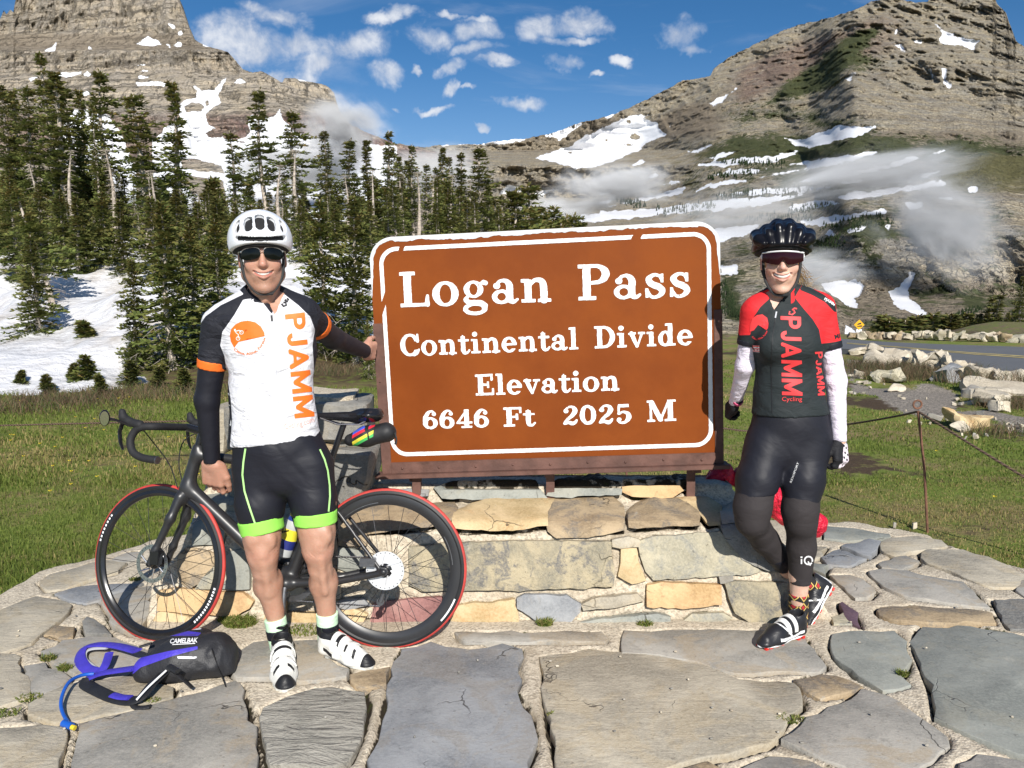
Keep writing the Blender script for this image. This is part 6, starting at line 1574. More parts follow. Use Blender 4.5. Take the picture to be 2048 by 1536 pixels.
# five printed stripes running down the bag
q = t.math('ADD', t.math('MULTIPLY', sx_.outputs[0],0.55), sx_.outputs[2])
st = t.n('ShaderNodeMapRange', i_0=q, i_1=.928, i_2=1.000).outputs[0]
rp = t.n('ShaderNodeValToRGB', i_0=st); cr = rp.color_ramp; cr.interpolation = 'CONSTANT'
cols = [(0.0,(.012,.012,.012)),(.02,(.06,.42,.10)),(.2,(.70,.62,.05)),(.4,(.02,.02,.02)),(.6,(.62,.02,.04)),(.8,(.05,.10,.55)),(.99,(.012,.012,.012))]
while len(cr.elements) < len(cols): cr.elements.new(.5)
for e, (p_, c_) in zip(cr.elements, cols): e.position = p_; e.color = (*c_, 1)
wv = t.step(sx_.outputs[0],.055,.058); we = t.step(sx_.outputs[0],.152,.149)
t.put(b.inputs['Base Color'], t.mix(t.math('MULTIPLY', wv, we),(.012,.012,.014), rp.outputs[0])); b.inputs['Roughness'].default_value = .6
S = Sdf((-.04,-.06,.82),(.22,.06,.98),.004)
S.path([Vector((.010,0,.915)), Vector((.10,0,.895)), Vector((.165,0,.880))],[.042,.042,.026],.02); S.noise(.003,25,5)
V_, F_ = S.mesh(); bg_ = link('saddle_bag', mesh_np('saddle_bag', V_, F_, m_bag), bike)
tq = MB(); tq.ring((.085,0,.90),(1,0,-.2),.042,0,28, sec=[(.0035,-.011),(.0035,.011),(0,.011),(0,-.011)]); tq.build('strap', m_blk, bg_)
MB().tube([(-.03,.02,.915),(-.038,.02,.885),(-.034,.022,.865)],[.006,.004,.006],6).build('zip_pull', m_blk, bg_, True)
# bottle and cage
m_bot, t, b = new_mat('printed_bottle'); oc = t.n('ShaderNodeTexCoord').outputs['Object']; sx_ = t.n('ShaderNodeSeparateXYZ', i_0=oc)
rp = t.n('ShaderNodeValToRGB', i_0=t.n('ShaderNodeMapRange', i_0=sx_.outputs[2], i_1=0.0, i_2=.20).outputs[0]); cr = rp.color_ramp; cr.interpolation = 'CONSTANT'
cols = [(0.0,(.42,.44,.45)),(.18,(.02,.03,.17)),(.38,(.75,.66,.05)),(.62,(.45,.47,.48)),(.80,(.02,.04,.22)),(.88,(.02,.04,.22))]
while len(cr.elements) < len(cols): cr.elements.new(.5)
for e, (p_, c_) in zip(cr.elements, cols): e.position = p_; e.color = (*c_, 1)
t.put(b.inputs['Base Color'], rp.outputs[0]); b.inputs['Roughness'].default_value = .35
bt = bpy.data.objects.new('water_bottle', None); COL.objects.link(bt); bt.parent = bike; bt.empty_display_size = .05
bt.matrix_basis = Matrix.Translation(Vector((.425,.0,.345))) @ sd_.to_track_quat('Z', 'Y').to_matrix().to_4x4() @ Matrix.Translation(Vector((0,0,.0)))
bt.location = Vector((.405,0,.37)) + Vector((.050,0,.012))
MB().lathe([(0,0),(.030,0),(.035,.005),(.036,.08),(.032,.105),(.036,.125),(.036,.150),(.030,.165),(.028,.17),(.028,.178),(0,.178)],(0,0,0),(0,0,1),24).build('body', m_bot, bt, True)
m_yel = simple('yellow_cap', (.78,.60,.04),.4)
MB().lathe([(.028,.178),(.026,.188),(.012,.195),(.011,.212),(.0,.214)],(0,0,0),(0,0,1),20).build('cap', m_yel, bt, True)
MB().tube([(0.03,.030,.03),(0.0,.0375,.06),(-.03,.03,.10),(-.036,0,.12)],.003,6).tube([(0.03,.030,.10),(0.0,.0375,.075),(-.03,.028,.03)],.003,6).build('cage', m_gloss, bt, True)
arm = MB().box((.0,.0372,.095),(.026,.001,.030)); arm.build('number_label', m_wht, bt)
# crankset, chain, derailleur
ck = MB(); ck.ring(BB + Vector((0,-.045,0)),(0,1,0),.088,0,50, sec=[(.010,-.0015),(.010,.0015),(-.014,.0015),(-.014,-.0015)])
for k in range(50): a = 2*PI*k/50; ck.box(BB + Vector((math.cos(a)*.100,-.045, math.sin(a)*.100)),(.005,.002,.005))
for k in range(5): a = 2*PI*k/5; ck.tube([BB + Vector((0,-.045,0)), BB + Vector((math.cos(a)*.08,-.045, math.sin(a)*.08))],.009,6)
bput(ck, 'chainring', m_dsteel, smooth=False)
dc = Vector((.03,0,-1)).normalized()
bput(MB().tube([BB + Vector((0,.048,0)), BB + Vector((0,.062,0)) + dc*.03, BB + Vector((0,.070,0)) + dc*.165],[.020,.013,.012],12, flat=(1,.8)), 'crank_arm', m_dsteel)
bput(MB().tube([BB + Vector((0,-.055,0)), BB + Vector((0,-.066,0)) - dc*.165],[.017,.011],12), 'crank_arm', m_dsteel)
for s_, q in ((1,1),(-1,-1)):
    c_ = BB + Vector((0,.092*q, 0)) + dc*.165*q
    bput(MB().box(c_, (.055,.045,.012)).cyl(BB + Vector((0,.07*q, 0)) + dc*.165*q, c_, .006,8), 'pedal', m_redt if q < 0 else m_gloss, smooth=False, bevel=.004)
ch = MB()
def chainline(a, b_, n):
    for k in range(n):
        p = a + (b_ - a)*((k + .5)/n); ch.tube([p - (b_ - a)/n*.42, p + (b_ - a)/n*.42],.0042,5, flat=(.5,1))
cr0 = AX_R + Vector((.012,-.030,-.085)); cr1 = AX_R + Vector((.035,-.030,-.150))
chainline(BB + Vector((0,-.045,.098)), AX_R + Vector((0,-.03,.040)),34); chainline(BB + Vector((-.02,-.045,-.096)), cr1 + Vector((0,0,-.02)),34)
chainline(cr1 + Vector((-.02,0,0)), cr0 + Vector((-.022,0,0)),6)
o = bput(ch, 'chain', m_dsteel, smooth=False); o['kind'] = 'stuff'
dr = MB().lathe([(0,-.004),(.017,-.004),(.017,.004),(0,.004)], cr0,(0,1,0),14).lathe([(0,-.004),(.017,-.004),(.017,.004),(0,.004)], cr1,(0,1,0),14)
dr.tube([cr0 + Vector((0,.008,0)), cr1 + Vector((0,.008,0))],.010,8, flat=(.4,1)).tube([AX_R + Vector((-.01,-.05,-.02)), cr0 + Vector((-.01,-.014,.01))],.013,8)
bput(dr, 'rear_derailleur', m_dsteel)
# bars
BT = HT + sax*.075; BC = BT + Vector((.085,0,.018))
bput(MB().tube([HT, BT + sax*.02],.017,12).tube([BT, BC],[.018,.017],12), 'stem', m_gloss, steer=True)
def drop(q):
    pts = [BC, BC + Vector((0, q*.10,.0)), BC + Vector((.006, q*.185,.0)), BC + Vector((.045, q*.205,-.003)), BC + Vector((.080, q*.208,-.020)), BC + Vector((.098, q*.212,-.060)), BC + Vector((.080, q*.216,-.105)), BC + Vector((.030, q*.218,-.128)), BC + Vector((-.045, q*.220,-.136))]
    return MB().tube(spline(pts, 5),.0155,12)
for q in (1,-1):
    bput(drop(q), 'handlebar', m_tape, steer=True)
    hd = Sdf(tuple(BC + Vector((.02, q*.205 - .05,-.09))), tuple(BC + Vector((.20, q*.205 + .05,.09))),.0045)
    H0 = BC + Vector((.060, q*.207,.006)); hd.path([H0, H0 + Vector((.055,0,.012)), H0 + Vector((.085,0,.030)), H0 + Vector((.092,0,.052))],[.019,.017,.0155,.014],.012)
    V_, F_ = hd.mesh(); ho = link('brake_hood', mesh_np('brake_hood', V_, F_, m_tape), bike); ho.matrix_basis = MST
    MB().tube([H0 + Vector((.085,0,.01)), H0 + Vector((.100,0,-.030)), H0 + Vector((.092,0,-.075)), H0 + Vector((.078,0,-.105))],[.010,.010,.009,.006],8, flat=(1.2,.5)).build('brake_lever', m_gloss, ho, True)
    bput(MB().tube(spline([H0 + Vector((0,-q*.02,-.02)), BC + Vector((.09, q*.10,-.06)), HB + Vector((.07, q*.03,.12)), HB + Vector((.03, q*.02,.02))],5),.0026,6), 'brake_hose', m_blk, steer=True)
    bput(MB().cyl(BC + Vector((-.045, q*.220,-.136)), BC + Vector((-.050, q*.220,-.1365)),.0165,12), 'bar_end_plug', m_dsteel, steer=True)
m_mirror = simple('mirror_glass', (.75,.78,.8),.05, metal=1.0, var=.02)
mc = MST @ (BC + Vector((.150,.300,.030)))
mr = bpy.data.objects.new('mirror', None); COL.objects.link(mr); mr.parent = bike; mr.empty_display_size = .05
MB().tube([MST @ (BC + Vector((.10,.21,.0))), MST @ (BC + Vector((.13,.255,.022))), mc],[.006,.005,.008],8).build('mirror_arm', m_gloss, mr, True)
ma = (Vector((-.45,.85,-.1))).normalized(); fa, fb, fd = frame_of(ma)
Rm = Matrix((fa, fb, fd)).transposed()
MB().sphere(mc - ma*.004,(.020,.034,.014),20,10, Rm).build('mirror_shell', m_gloss, mr, True)
MB().lathe([(0,0),(1,0)],(0,0,0),(0,0,1),24)
v = [mc + ma*.0105 + fa*math.cos(a)*.016 + fb*math.sin(a)*.029 for a in np.linspace(0,2*PI, 25)[:-1]]
MB().add(v, [tuple(range(24))]).build('mirror_glass', m_mirror, mr)
# ================================================================ ROAD, BOULDERS, FENCE, BAGS, GRASS
m_asph, t, b = new_mat('grey_asphalt'); g = t.n('ShaderNodeNewGeometry').outputs['Position']
c = t.mix(t.noise(g, 1.2,5,.6),(0.085,0.09,0.098),(0.125,0.13,0.138)); c = t.mix(t.math('MULTIPLY', t.step(t.noise(g, 60,3,.7),.5,.8),.4), c, (.22,.22,.22))
t.put(b.inputs['Base Color'], c); b.inputs['Roughness'].default_value = .9
rn = [(1560,690),(1640,694),(1696,698),(1770,704),(1833,710),(1885,722),(1947,735),(1979,740),(2048,749),(2300,786),(2700,850)]
rf = [(1560,672),(1640,675),(1692,678),(1744,682),(1800,685),(1874,688),(1960,691),(2000,692),(2048,694),(2300,708),(2700,730)]
def strip(a, b_, z, lo=0., hi=1.):
    A = [G(*p, z) for p in a]; B = [G(*p, z) for p in b_]; v = []
    for p, q in zip(A, B): v += [p + (q - p)*lo, p + (q - p)*hi]
    return v, [(2*i, 2*i + 2,2*i + 3,2*i + 1) for i in range(len(a) - 1)]
v, f = strip(rn, rf, 0.07); mbr = MB().add(v, f)
n0 = len(v); v2 = [Vector(p) + Vector((0,0,-.2)) for p in v[::2]]; mbr.add([*v[::2], *v2],[(i, i + 1, len(v2) + i + 1, len(v2) + i) for i in range(len(v2) - 1)])
tag(mbr.build('road', m_asph), 'grey asphalt road curving past beyond the turf', kind='structure')
m_line = simple('worn_yellow_paint', (.42,.33,.12),.8, var=.3, vs=3)
for lo, hi in ((.50,.53),(.56,.59)):
    v, f = strip(rn[2:], rf[2:],0.075, lo, hi); tag(MB().add(v, f).build('road_line', m_line), 'worn double yellow centre line of the road', kind='structure')
def boulder(px, py, w, h, mk, label, group, seed, Y=None, dz=0, deep=.7, name='boulder'):
    c = G(px, py + h/2,-.02) if Y is None else P(px, py + h/2, Y)
    k = c.y/FPX; W_, H_ = w*k, max(h*k*1.02,.03)
    bm = rough((c.x, c.y + W_*deep*.3, c.z + H_*.40),(W_*1.05, W_*deep, H_*1.1), seed, (.25*math.sin(seed*7),.22*math.sin(seed*3), seed*1.3 % 1.6 - .8), min(W_, H_)*.75,4,.5)
    me = bpy.data.meshes.new(name); bm.to_mesh(me); bm.free(); me.materials.append(SM[mk]); me.polygons.foreach_set('use_smooth', np.ones(len(me.polygons), bool))
    try: me.set_sharp_from_angle(angle=math.radians(30))
    except Exception: pass
    return tag(link(name, me), label, 'rock', group)
GB = 'boulders lining the near road edge'
BO = [(1722,702,34,12, 'white', 'small pale boulder beside the red sleeve at the road edge'),(1752,702,30,15, 'white', 'rounded pale boulder at the left start of the road row'),(1780,722,78,24, 'white', 'long low pale boulder above the brown scrub'),(1822,714,54,16, 'white', 'flat pale boulder behind the brown scrub'),(1857,722,58,32, 'white', 'lumpy cream boulder with a raised knob'),(1878,712,26,18, 'white', 'knob shaped pale boulder standing behind the lumpy one'),
      (1893,734,32,26, 'white', 'cream boulder right of the knobbed one'),(1922,737,54,24, 'white', 'bright white boulder leaning over the blue grey one'),(1907,750,58,26, 'blue', 'smooth blue grey boulder in the roadside row'),(1978,752,72,28, 'white', 'broad cream boulder right of a dark gap'),(2026,757,52,28, 'white', 'cream boulder at the right edge beside the road'),(2006,780,104,18, 'white', 'long flat pale boulder in the second row at right'),(1998,799,88,24, 'white', 'sloping pale boulder in the third row at right'),
      (1947,785,42,15, 'grey', 'dull grey stone left of the sloping pale boulder'),(2008,816,34,16, 'white', 'small pale block below the sloping boulder'),(1781,752,58,20, 'pale', 'speckled rounded rock among brown scrub'),(1799,775,28,14, 'white', 'small white pointed rock on the stony ground'),(1940,804,22,7, 'white', 'thin white stone lying in the green turf at right'),(1941,840,68,28, 'ochre', 'yellow fluted rock on the turf'),(1924,854,34,10, 'white', 'white flat stone in front of the yellow rock'),(1719,746,15,8, 'white', 'pebbly white stone near the white sleeve'),
      (1961,826,14,9, 'dark', 'small black stone behind the yellow rock'),(1872,836,24,8, 'grey', 'low grey stone right of the ring post'),(1954,873,11,7, 'white', 'little white pebble on the turf below the yellow rock'),(2046,852,14,10, 'white', 'white stone at the right border on the path'),(1832,1050,9,11, 'white', 'white pebble standing at the patio edge'),(1790,1052,5,5, 'grey', 'grey pebble on the patio edge left of the white one'),(2030,1162,14,11, 'white', 'pale pebble lying on the long oval slab'),(1985,811,20,8, 'tan', 'tan stone beneath the sloping pale boulder')]
for k, (x, y, w, h, mk, lb) in enumerate(BO): boulder(x, y, w, h, mk, lb, GB if y < 830 else None, 500 + k, name='boulder' if w > 20 else 'stone')
rs2 = random.Random(9)
x = 1700
k = 0
while x < 2075:
    w = rs2.uniform(16,34); y = np.interp(x, [1700,1800,1850,1950,2048],[671,672,668,672,682]) + rs2.uniform(-2,2); h = rs2.uniform(8,14)
    boulder(x + w/2, y, w, h, rs2.choice(['white', 'white', 'white', 'tan', 'pale', 'brown']), 'pale rough boulder in the low wall on the far side of the road', 'boulders of the far roadside wall', 600 + k, Y=float(np.interp(x, [1700,2048],[25.2,22.3])))
    x += w*.82; k += 1
for k in range(60):   # loose stones on the path
    p_ = [(1700 + rs2.uniform(0,110), rs2.uniform(730,800)),(1790 + rs2.uniform(0,140), rs2.uniform(760,850)),(1900 + rs2.uniform(0,140), rs2.uniform(835,875))][k % 3]
    boulder(p_[0], p_[1], rs2.uniform(3,9), rs2.uniform(2,5), rs2.choice(['white', 'tan', 'grey']), 'small loose stone on the stony path', 'loose stones on the path', 700 + k, name='stone')
# pebbles lying on the slabs
for k in range(46):
    p_ = (rs2.uniform(0,2048), rs2.uniform(1180,1530)); q = G(p_[0], p_[1],.03)
    if 1300 > p_[1] and 250 < p_[0] < 1700: continue
    o = MB().sphere(q + Vector((0,0,.002)),(.004 + .004*rs2.random(),.005,.004),7,5).build('pebble', SM[rs2.choice(['white', 'grey', 'dark'])], None, True); tag(o, 'tiny pebble lying on the patio slabs', 'pebble', 'pebbles scattered on the patio')
# road sign
rsg = empty('road_sign', (0,0,0)); tag(rsg, 'yellow diamond steep hill warning sign with small plates below', 'road sign')
Yr = 58.0; kk = Yr/FPX
m_ry = simple('yellow_sign_sheet', (.80,.42,.01),.5, var=.05); m_rb = simple('sign_black', (.02,.02,.02),.5)
c = P(1718,649.5, Yr); d_ = 10.5*kk
MB().prism([(0,-d_),(d_, 0),(0, d_),(-d_, 0)], c, (1,0,0),(0,0,1),(0,-1,0),.04).build('diamond', m_ry, rsg, keep=True)
MB().prism([(-.16,-.14),(.2,-.14),(.2,-.03),(-.16,-.1)], c + Vector((0,-.045,0)),(1,0,0),(0,0,1),(0,-1,0),.01).prism([(-.17,-.02),(.15,.06),(.13,.17),(-.10,.10)], c + Vector((0,-.045,0)),(1,0,0),(0,0,1),(0,-1,0),.01).build('truck_symbol', m_rb, rsg, keep=True)
c2 = P(1718,661.5, Yr); MB().box(c2,(11*kk, .03,6.5*kk)).build('upper_plate', m_wht, rsg, keep=True)
c3 = P(1718,669, Yr); MB().box(c3,(11*kk, .03,6.5*kk)).build('lower_plate', m_ry, rsg, keep=True)
MB().cyl(c + Vector((0,.04,0)), Vector((c.x, c.y + .04, gz1(c.x, c.y) - .2)),.04,8).build('post', m_dsteel, rsg, keep=True)
# ring post and rope
m_rust = simple('rusty_rebar', (.16,.075,.045),.8, var=.3, vs=30, bump=.6, bs=180, bd=.002)
pb, pt = G(1858,1056), None
ptop = P(1836,822, pb.y); ring = P(1835,809, pb.y)
rp_ = empty('rope_post', tuple(pb)); tag(rp_, 'thin rusty iron post with a ring on top standing in the turf at right', 'post')
MB().tube([pb + Vector((0,0,-.1)), pb + (ptop - pb)*.5 + Vector((.006,0,0)), ptop],.0085,8).build('rod', m_rust, rp_, True, keep=True)
MB().ring(ring, (0,1,0),.026,.0065,24,8).build('ring', m_rust, rp_, True, keep=True)
p2 = G(1253,968); p2t = P(1253,865, p2.y); o = MB().tube([p2, p2t],.009,8).build('rope_post', m_rust, None, True); tag(o, 'dark iron post seen through the gap below the sign', 'post')
def rope(pts, label):
    w = [P(*p) for p in pts]; o = MB().tube(spline([tuple(q) for q in w],14),.0075,7).build('rope', m_rope, None, True); return tag(o, label, 'rope')
m_rope, t, b = new_mat('brown_rope'); g = t.n('ShaderNodeTexCoord').outputs['Object']; wv = t.n('ShaderNodeTexWave', i_Vector=g, i_Scale=26.0, bands_direction='DIAGONAL')
t.put(b.inputs['Base Color'], t.mix(wv.outputs[1],(.035,.022,.015),(.17,.11,.075))); b.inputs['Roughness'].default_value = .9
t.put(b.inputs['Normal'], t.n('ShaderNodeBump', i_Height=wv.outputs[1], i_Strength=.8, i_Distance=.004).outputs[0])
yp = pb.y
rope([(2330,1090, yp - 1.1),(2190,1040, yp - .85),(2048,954, yp - .6),(1960,900, yp - .4),(1890,856, yp - .2),(1838,824, yp)], 'brown rope running from the ring post to the right edge')
rope([(1836,823, yp),(1790,833, yp + .6),(1700,848, yp + 1.2),(1600,857, yp + 1.6),(1500,862, yp + 1.6),(1445,857, yp + 1.5),(1340,852, p2.y + .2),(1253,868, p2.y)], 'rope passing behind the woman towards the sign')
rope([(1253,868, p2.y),(1000,880, p2.y + .3),(760,840, p2.y + .4),(640,834, p2.y + .5),(560,838, p2.y + .5),(380,842, p2.y + .6),(200,846, p2.y + .6),(0,851, p2.y + .6),(-300,858, p2.y + .5)], 'low chain line crossing the left turf behind the handlebar')
# red bags on the plinth
m_red = simple('red_nylon', (.58,.012,.040),.45, var=.25, vs=9, bump=1.0, bs=11, bd=.06, spec=.4)
def red(name, path, rr, label, cat, seed, amp=.02):
    P3 = [np.array(P(*p)) for p in path]; lo = np.min(P3,0) - max(rr) - .05; hi = np.max(P3,0) + max(rr) + .05
    S = Sdf(lo, hi, .009); S.path(P3, rr, .04); S.warp(lambda x, y, z: amp*fbm(x*9, y*9, z*9, o=4, seed=seed, ridged=True),.12)
    return tag(S.build(name, m_red), label, cat)
red('red_jacket', [(1408,975,4.0),(1440,948,4.05),(1478,958,4.05)],[.055,.07,.075], 'crumpled red jacket heaped behind the right sign post', 'jacket', 3,.05)
red('red_stuff_sack', [(1530,985,3.98),(1580,1020,4.0),(1622,1050,3.98)],[.07,.085,.085], 'round red stuff sack behind the woman legs', 'bag', 8,.02)
# ---------------------------------------------------------------- backpack
m_pack, t, b = new_mat('backpack_cloth'); oc = t.n('ShaderNodeTexCoord').outputs['Object']
n_ = t.noise(oc, 20,5,.6)
c = t.mix(t.step(t.attr('purple'),.48,.52), t.mix(n_, (.010,.010,.012),(.026,.026,.030)), t.mix(n_, (.045,.030,.38),(.075,.05,.52)))
c = t.mix(t.step(t.attr('white'),.48,.52), c, (.75,.75,.78))
t.put(b.inputs['Base Color'], c); b.inputs['Roughness'].default_value = .55; t.put(b.inputs['Normal'], t.n('ShaderNodeBump', i_Height=t.math('ADD', t.noise(oc, 18,4,.6), t.math('MULTIPLY', t.noise(oc, 300,2,.5),.1)), i_Strength=.5, i_Distance=.015).outputs[0])
pk = empty('backpack', tuple(G(360,1350))); tag(pk, 'black and purple hydration backpack lying on the slabs with a blue drinking tube', 'backpack')
def PG(x, y, z): return np.array(G(x, y, z))
S = Sdf(PG(250,1400,0) + np.array([-.02,-.15,-.0]), PG(500,1290,0) + np.array([.05,.25,.30]),.0065)
S.path([PG(300,1340,.055), PG(360,1322,.075), PG(425,1312,.08)],[.062,.088,.10],.05, flat=((0,0,1),.95))
S.path([PG(300,1310,.05), PG(400,1290,.07)],[.05,.07],.05)
S.path([PG(430,1330,.06), PG(452,1345,.03)],[.05,.035],.03); S.path([PG(440,1285,.10), PG(468,1312,.05)],[.04,.015],.03)
S.warp(lambda x, y, z: .007*fbm(x*14, y*14, z*14, o=3, seed=4, ridged=True)*sstep(-.15,.1, x + 1.25),.05)
S.apply(lambda X, Y, Z: (.028 - Z) + 0*X + 0*Y, (-3,2,-.1),(0,5,.5),0, inter=True)
pp1 = [zz(0,1200,2.56)([(715,205),(740,180),(900,150),(1030,168),(1015,184),(880,184),(760,200)]), zz(0,1200,2.56)([(660,320),(700,300),(860,262),(1012,236),(1012,252),(880,288),(720,345),(680,380)])]
wp1 = [zz(0,1200,2.56)([(905,288),(1010,290),(1000,300),(912,300)]), zz(0,1200,2.56)([(960,148),(1030,144),(1034,150),(965,154)])]
def pk_at(V):
    x, y = proj(V); return dict(purple=np.clip(.5 - polys_sd(x, y, pp1)/6,0,1), white=np.clip(.5 - polys_sd(x, y, wp1)/4,0,1))
pbody = S.build('pack_body', m_pack, pk, pk_at)
m_purp = simple('purple_webbing', (.055,.04,.42),.6, var=.15, vs=20, bump=.3, bs=60); m_bweb = simple('black_webbing', (.014,.014,.016),.6, var=.2, vs=20, bump=.3, bs=60); m_greym = simple('grey_mesh', (.45,.45,.47),.7, var=.1)
def web(name, pts, w, mat, th=.25, zs=None):
    Q = spline([tuple(G(*zz(0,1200,2.56)([(x, y)])[0], z)) for x, y, z in pts],6)
    return MB().tube(Q, w, 10, flat=(1.0, th)).build(name, mat, pk, True, keep=True)
web('shoulder_strap', [(700,260,.09),(600,235,.07),(500,228,.055),(430,248,.045),(408,300,.035),(440,355,.03),(500,375,.035)],.024, m_purp)
web('strap_lining', [(560,240,.058),(480,246,.046),(425,275,.036),(420,320,.028),(470,365,.028)],.023, m_greym, .2)
web('yoke', [(560,270,.07),(540,330,.06),(510,375,.05)],.016, m_purp); web('yoke', [(690,350,.08),(600,362,.06),(520,376,.05),(450,402,.045)],.026, m_purp)
web('shoulder_strap', [(450,402,.045),(440,430,.035),(500,465,.035),(580,500,.035),(660,515,.04),(720,500,.05),(780,430,.065),(860,355,.08)],.024, m_bweb)
web('strap_patch', [(575,485,.045),(620,497,.045),(665,500,.05)],.018, m_purp, .3); web('piping', [(700,510,.062),(760,445,.078),(850,362,.098)],.004, m_wht, 1)
web('loose_strap', [(880,350,.12),(930,400,.08),(985,450,.045)],.012, m_bweb); web('loose_strap', [(1085,250,.15),(1120,350,.07),(1155,440,.035)],.009, m_bweb); web('buckle', [(672,520,.04),(690,548,.03),(730,552,.03),(770,545,.035)],.011, m_bweb, .6)
web('buckle', [(865,340,.125),(910,365,.12)],.014, m_bweb, .6); web('buckle', [(715,240,.12),(775,222,.13)],.008, m_bweb, .6)
m_blue = simple('blue_tube', (.015,.10,.46),.3, var=.1)
web('drinking_tube', [(480,378,.055),(420,385,.06),(360,415,.065),(325,470,.06),(312,530,.05),(322,580,.04),(345,622,.035)],.0065, m_blue, 1)
web('bite_valve', [(322,630,.038),(345,638,.036),(368,648,.034)],.0125, m_blue, 1); web('valve_tip', [(366,650,.034),(384,656,.032)],.0085, m_yel, 1)
pbv = bvh_of(pbody)
zq = zz(0,1200,2.56)
o, e = zq([(868,222)])[0], zq([(1010,216)])[0]
decal_text('lettering', 'CAMELBAK', pbv, m_wht, pk, o, (e[0] - o[0], e[1] - o[1]),(2.2,-9.5), bold=.02, space=.95, step=5)
decal_polys('underline', [zq([(885,226),(1000,220),(998,224),(880,230)])], pbv, m_wht, pk)
# ---------------------------------------------------------------- grass
rg = np.random.RandomState(4)
def blades(n, y0, y1, hmin, hmax, wid, side, keep=None):
    Yq = np.exp(rg.uniform(math.log(y0), math.log(y1), n)); Xq = rg.uniform(-.85,.85, n)*Yq
    od = poly_sd(Xq, Yq, outline); m = od > -.02 - .05*rg.rand(n) ** 3
    bare = fbm(Xq*.9, Yq*.9, o=4, seed=91) - .22*sstep(1.5,-1, Xq); m &= (bare < .10 + .25*rg.rand(n)) 
    m &= ~((Xq > -1.9) & (Xq < 2.1) & (Yq < 4.6))
    if keep is not None: m &= keep(Xq, Yq)
    Xq, Yq = Xq[m], Yq[m]; n = len(Xq)
    cl = fbm(Xq*2.5, Yq*2.5, o=3, seed=93)
    h = rg.uniform(hmin, hmax, n)*(1 + .8*cl)*side(Xq); w = wid*np.maximum(1, Yq/6)*rg.uniform(.6,1.3, n)
    a = rg.rand(n)*6.283; ln = rg.uniform(.1,.9, n)*h; la = rg.rand(n)*6.283
    z = gz(Xq, Yq)
    ex, ey = np.cos(a)*w, np.sin(a)*w
    b0 = np.stack([Xq - ex, Yq - ey, z - .01],1); b1_ = np.stack([Xq + ex, Yq + ey, z - .01],1)
    mid = np.stack([Xq + np.cos(la)*ln*.35, Yq + np.sin(la)*ln*.35, z + h*.6],1)
    tp = np.stack([Xq + np.cos(la)*ln, Yq + np.sin(la)*ln, z + h*rg.uniform(.6,1, n)],1)
    V = np.stack([b0, b1_, mid + np.stack([ex, ey, 0*ex],1)*.6, tp, mid - np.stack([ex, ey, 0*ex],1)*.6],1).reshape(-1,3)
    i = np.arange(n)*5; F = np.concatenate([np.stack([i, i + 1, i + 2, i + 4],1), np.stack([i + 4, i + 2, i + 3, i + 3],1)])
    dry = np.clip(.42 + 1.1*fbm(Xq*.5, Yq*.5, o=3, seed=95) + rg.normal(0,.25, n),0,1)
    return V, i, n, dry, rg.rand(n)
def grass_obj(name, sets, mat, label):
    Vs = []; Fs = []; D = []; Rr = []; off = 0
    for V, i, n, dry, rnd in sets:
        Vs.append(V); i = i + off
        Fs.append(np.stack([i, i + 1, i + 2],1)); Fs.append(np.stack([i, i + 2, i + 4],1)); Fs.append(np.stack([i + 4, i + 2, i + 3],1))
        D.append(np.repeat(dry, 5)); Rr.append(np.repeat(rnd, 5)); off += len(V)
    return tag(link(name, mesh_np(name, np.concatenate(Vs), np.concatenate(Fs), mat, False, dict(dry=np.concatenate(D), rnd=np.concatenate(Rr)))), label, kind='stuff')
m_grass, t, b = new_mat('grass_blades')
c = t.mix(t.attr('rnd'),(.085,.130,.020),(.20,.24,.05)); c = t.mix(t.step(t.attr('dry'),.38,.85), c, (.36,.28,.12))
t.put(b.inputs['Base Color'], c); b.inputs['Roughness'].default_value = .7; b.inputs['Specular IOR Level'].default_value = .25
tr = t.n('ShaderNodeBsdfTranslucent', i_Color=c); ms = t.n('ShaderNodeMixShader', i_0=.3)
t.nt.links.new(b.outputs[0], ms.inputs[1]); t.nt.links.new(tr.outputs[0], ms.inputs[2]); t.nt.links.new(ms.outputs[0], t.nt.nodes['Material Output'].inputs[0])
side = lambda x: np.where(x > .5,.55,1.0)
notpath = lambda X, Y: (polys_sd(X, Y, [world_poly(Z5([(830,640),(1060,700),(1040,800),(1030,880),(1300,900),(1567,1010),(1700,1080),(1600,900),(1280,830),(1060,850),(880,900),(640,860),(420,720),(240,690),(215,430),(330,450),(700,680)]))]) > 0) & ~((X < 1) & (Y > 12.2)) & ~((Y > 13.5) & (X > 6))
grass_obj('grass', [blades(170000,2.6,6.5,.02,.05,.0026, side), blades(150000,6.0,17,.02,.06,.0042, side, notpath)], m_grass, 'short alpine grass with dry tufts round the patio')
# weeds in the joints
def tuft(px, py, r, n, z=.02, hm=.05):
    c_ = G(px, py, z); a = rg.rand(n)*6.283; q = np.sqrt(rg.rand(n))*r
    X_ = c_.x + np.cos(a)*q; Y_ = c_.y + np.sin(a)*q*.6; h = hm*rg.uniform(.4,1, n); la = rg.rand(n)*6.283; w = .0022; ln = h*rg.uniform(.3,1.2, n); ba = rg.rand(n)*6.283
    ex, ey = np.cos(ba)*w, np.sin(ba)*w; z0 = np.full(n, z)
    mid = np.stack([X_ + np.cos(la)*ln*.35, Y_ + np.sin(la)*ln*.35, z0 + h*.6],1); tp = np.stack([X_ + np.cos(la)*ln, Y_ + np.sin(la)*ln, z0 + h*.9],1)
    E = np.stack([ex, ey, 0*ex],1)
    V = np.stack([np.stack([X_, Y_, z0],1) - E, np.stack([X_, Y_, z0],1) + E, mid + E, tp, mid - E],1).reshape(-1,3)
    return V, np.arange(n)*5, n, np.clip(rg.rand(n)*.75,0,1), rg.rand(n)
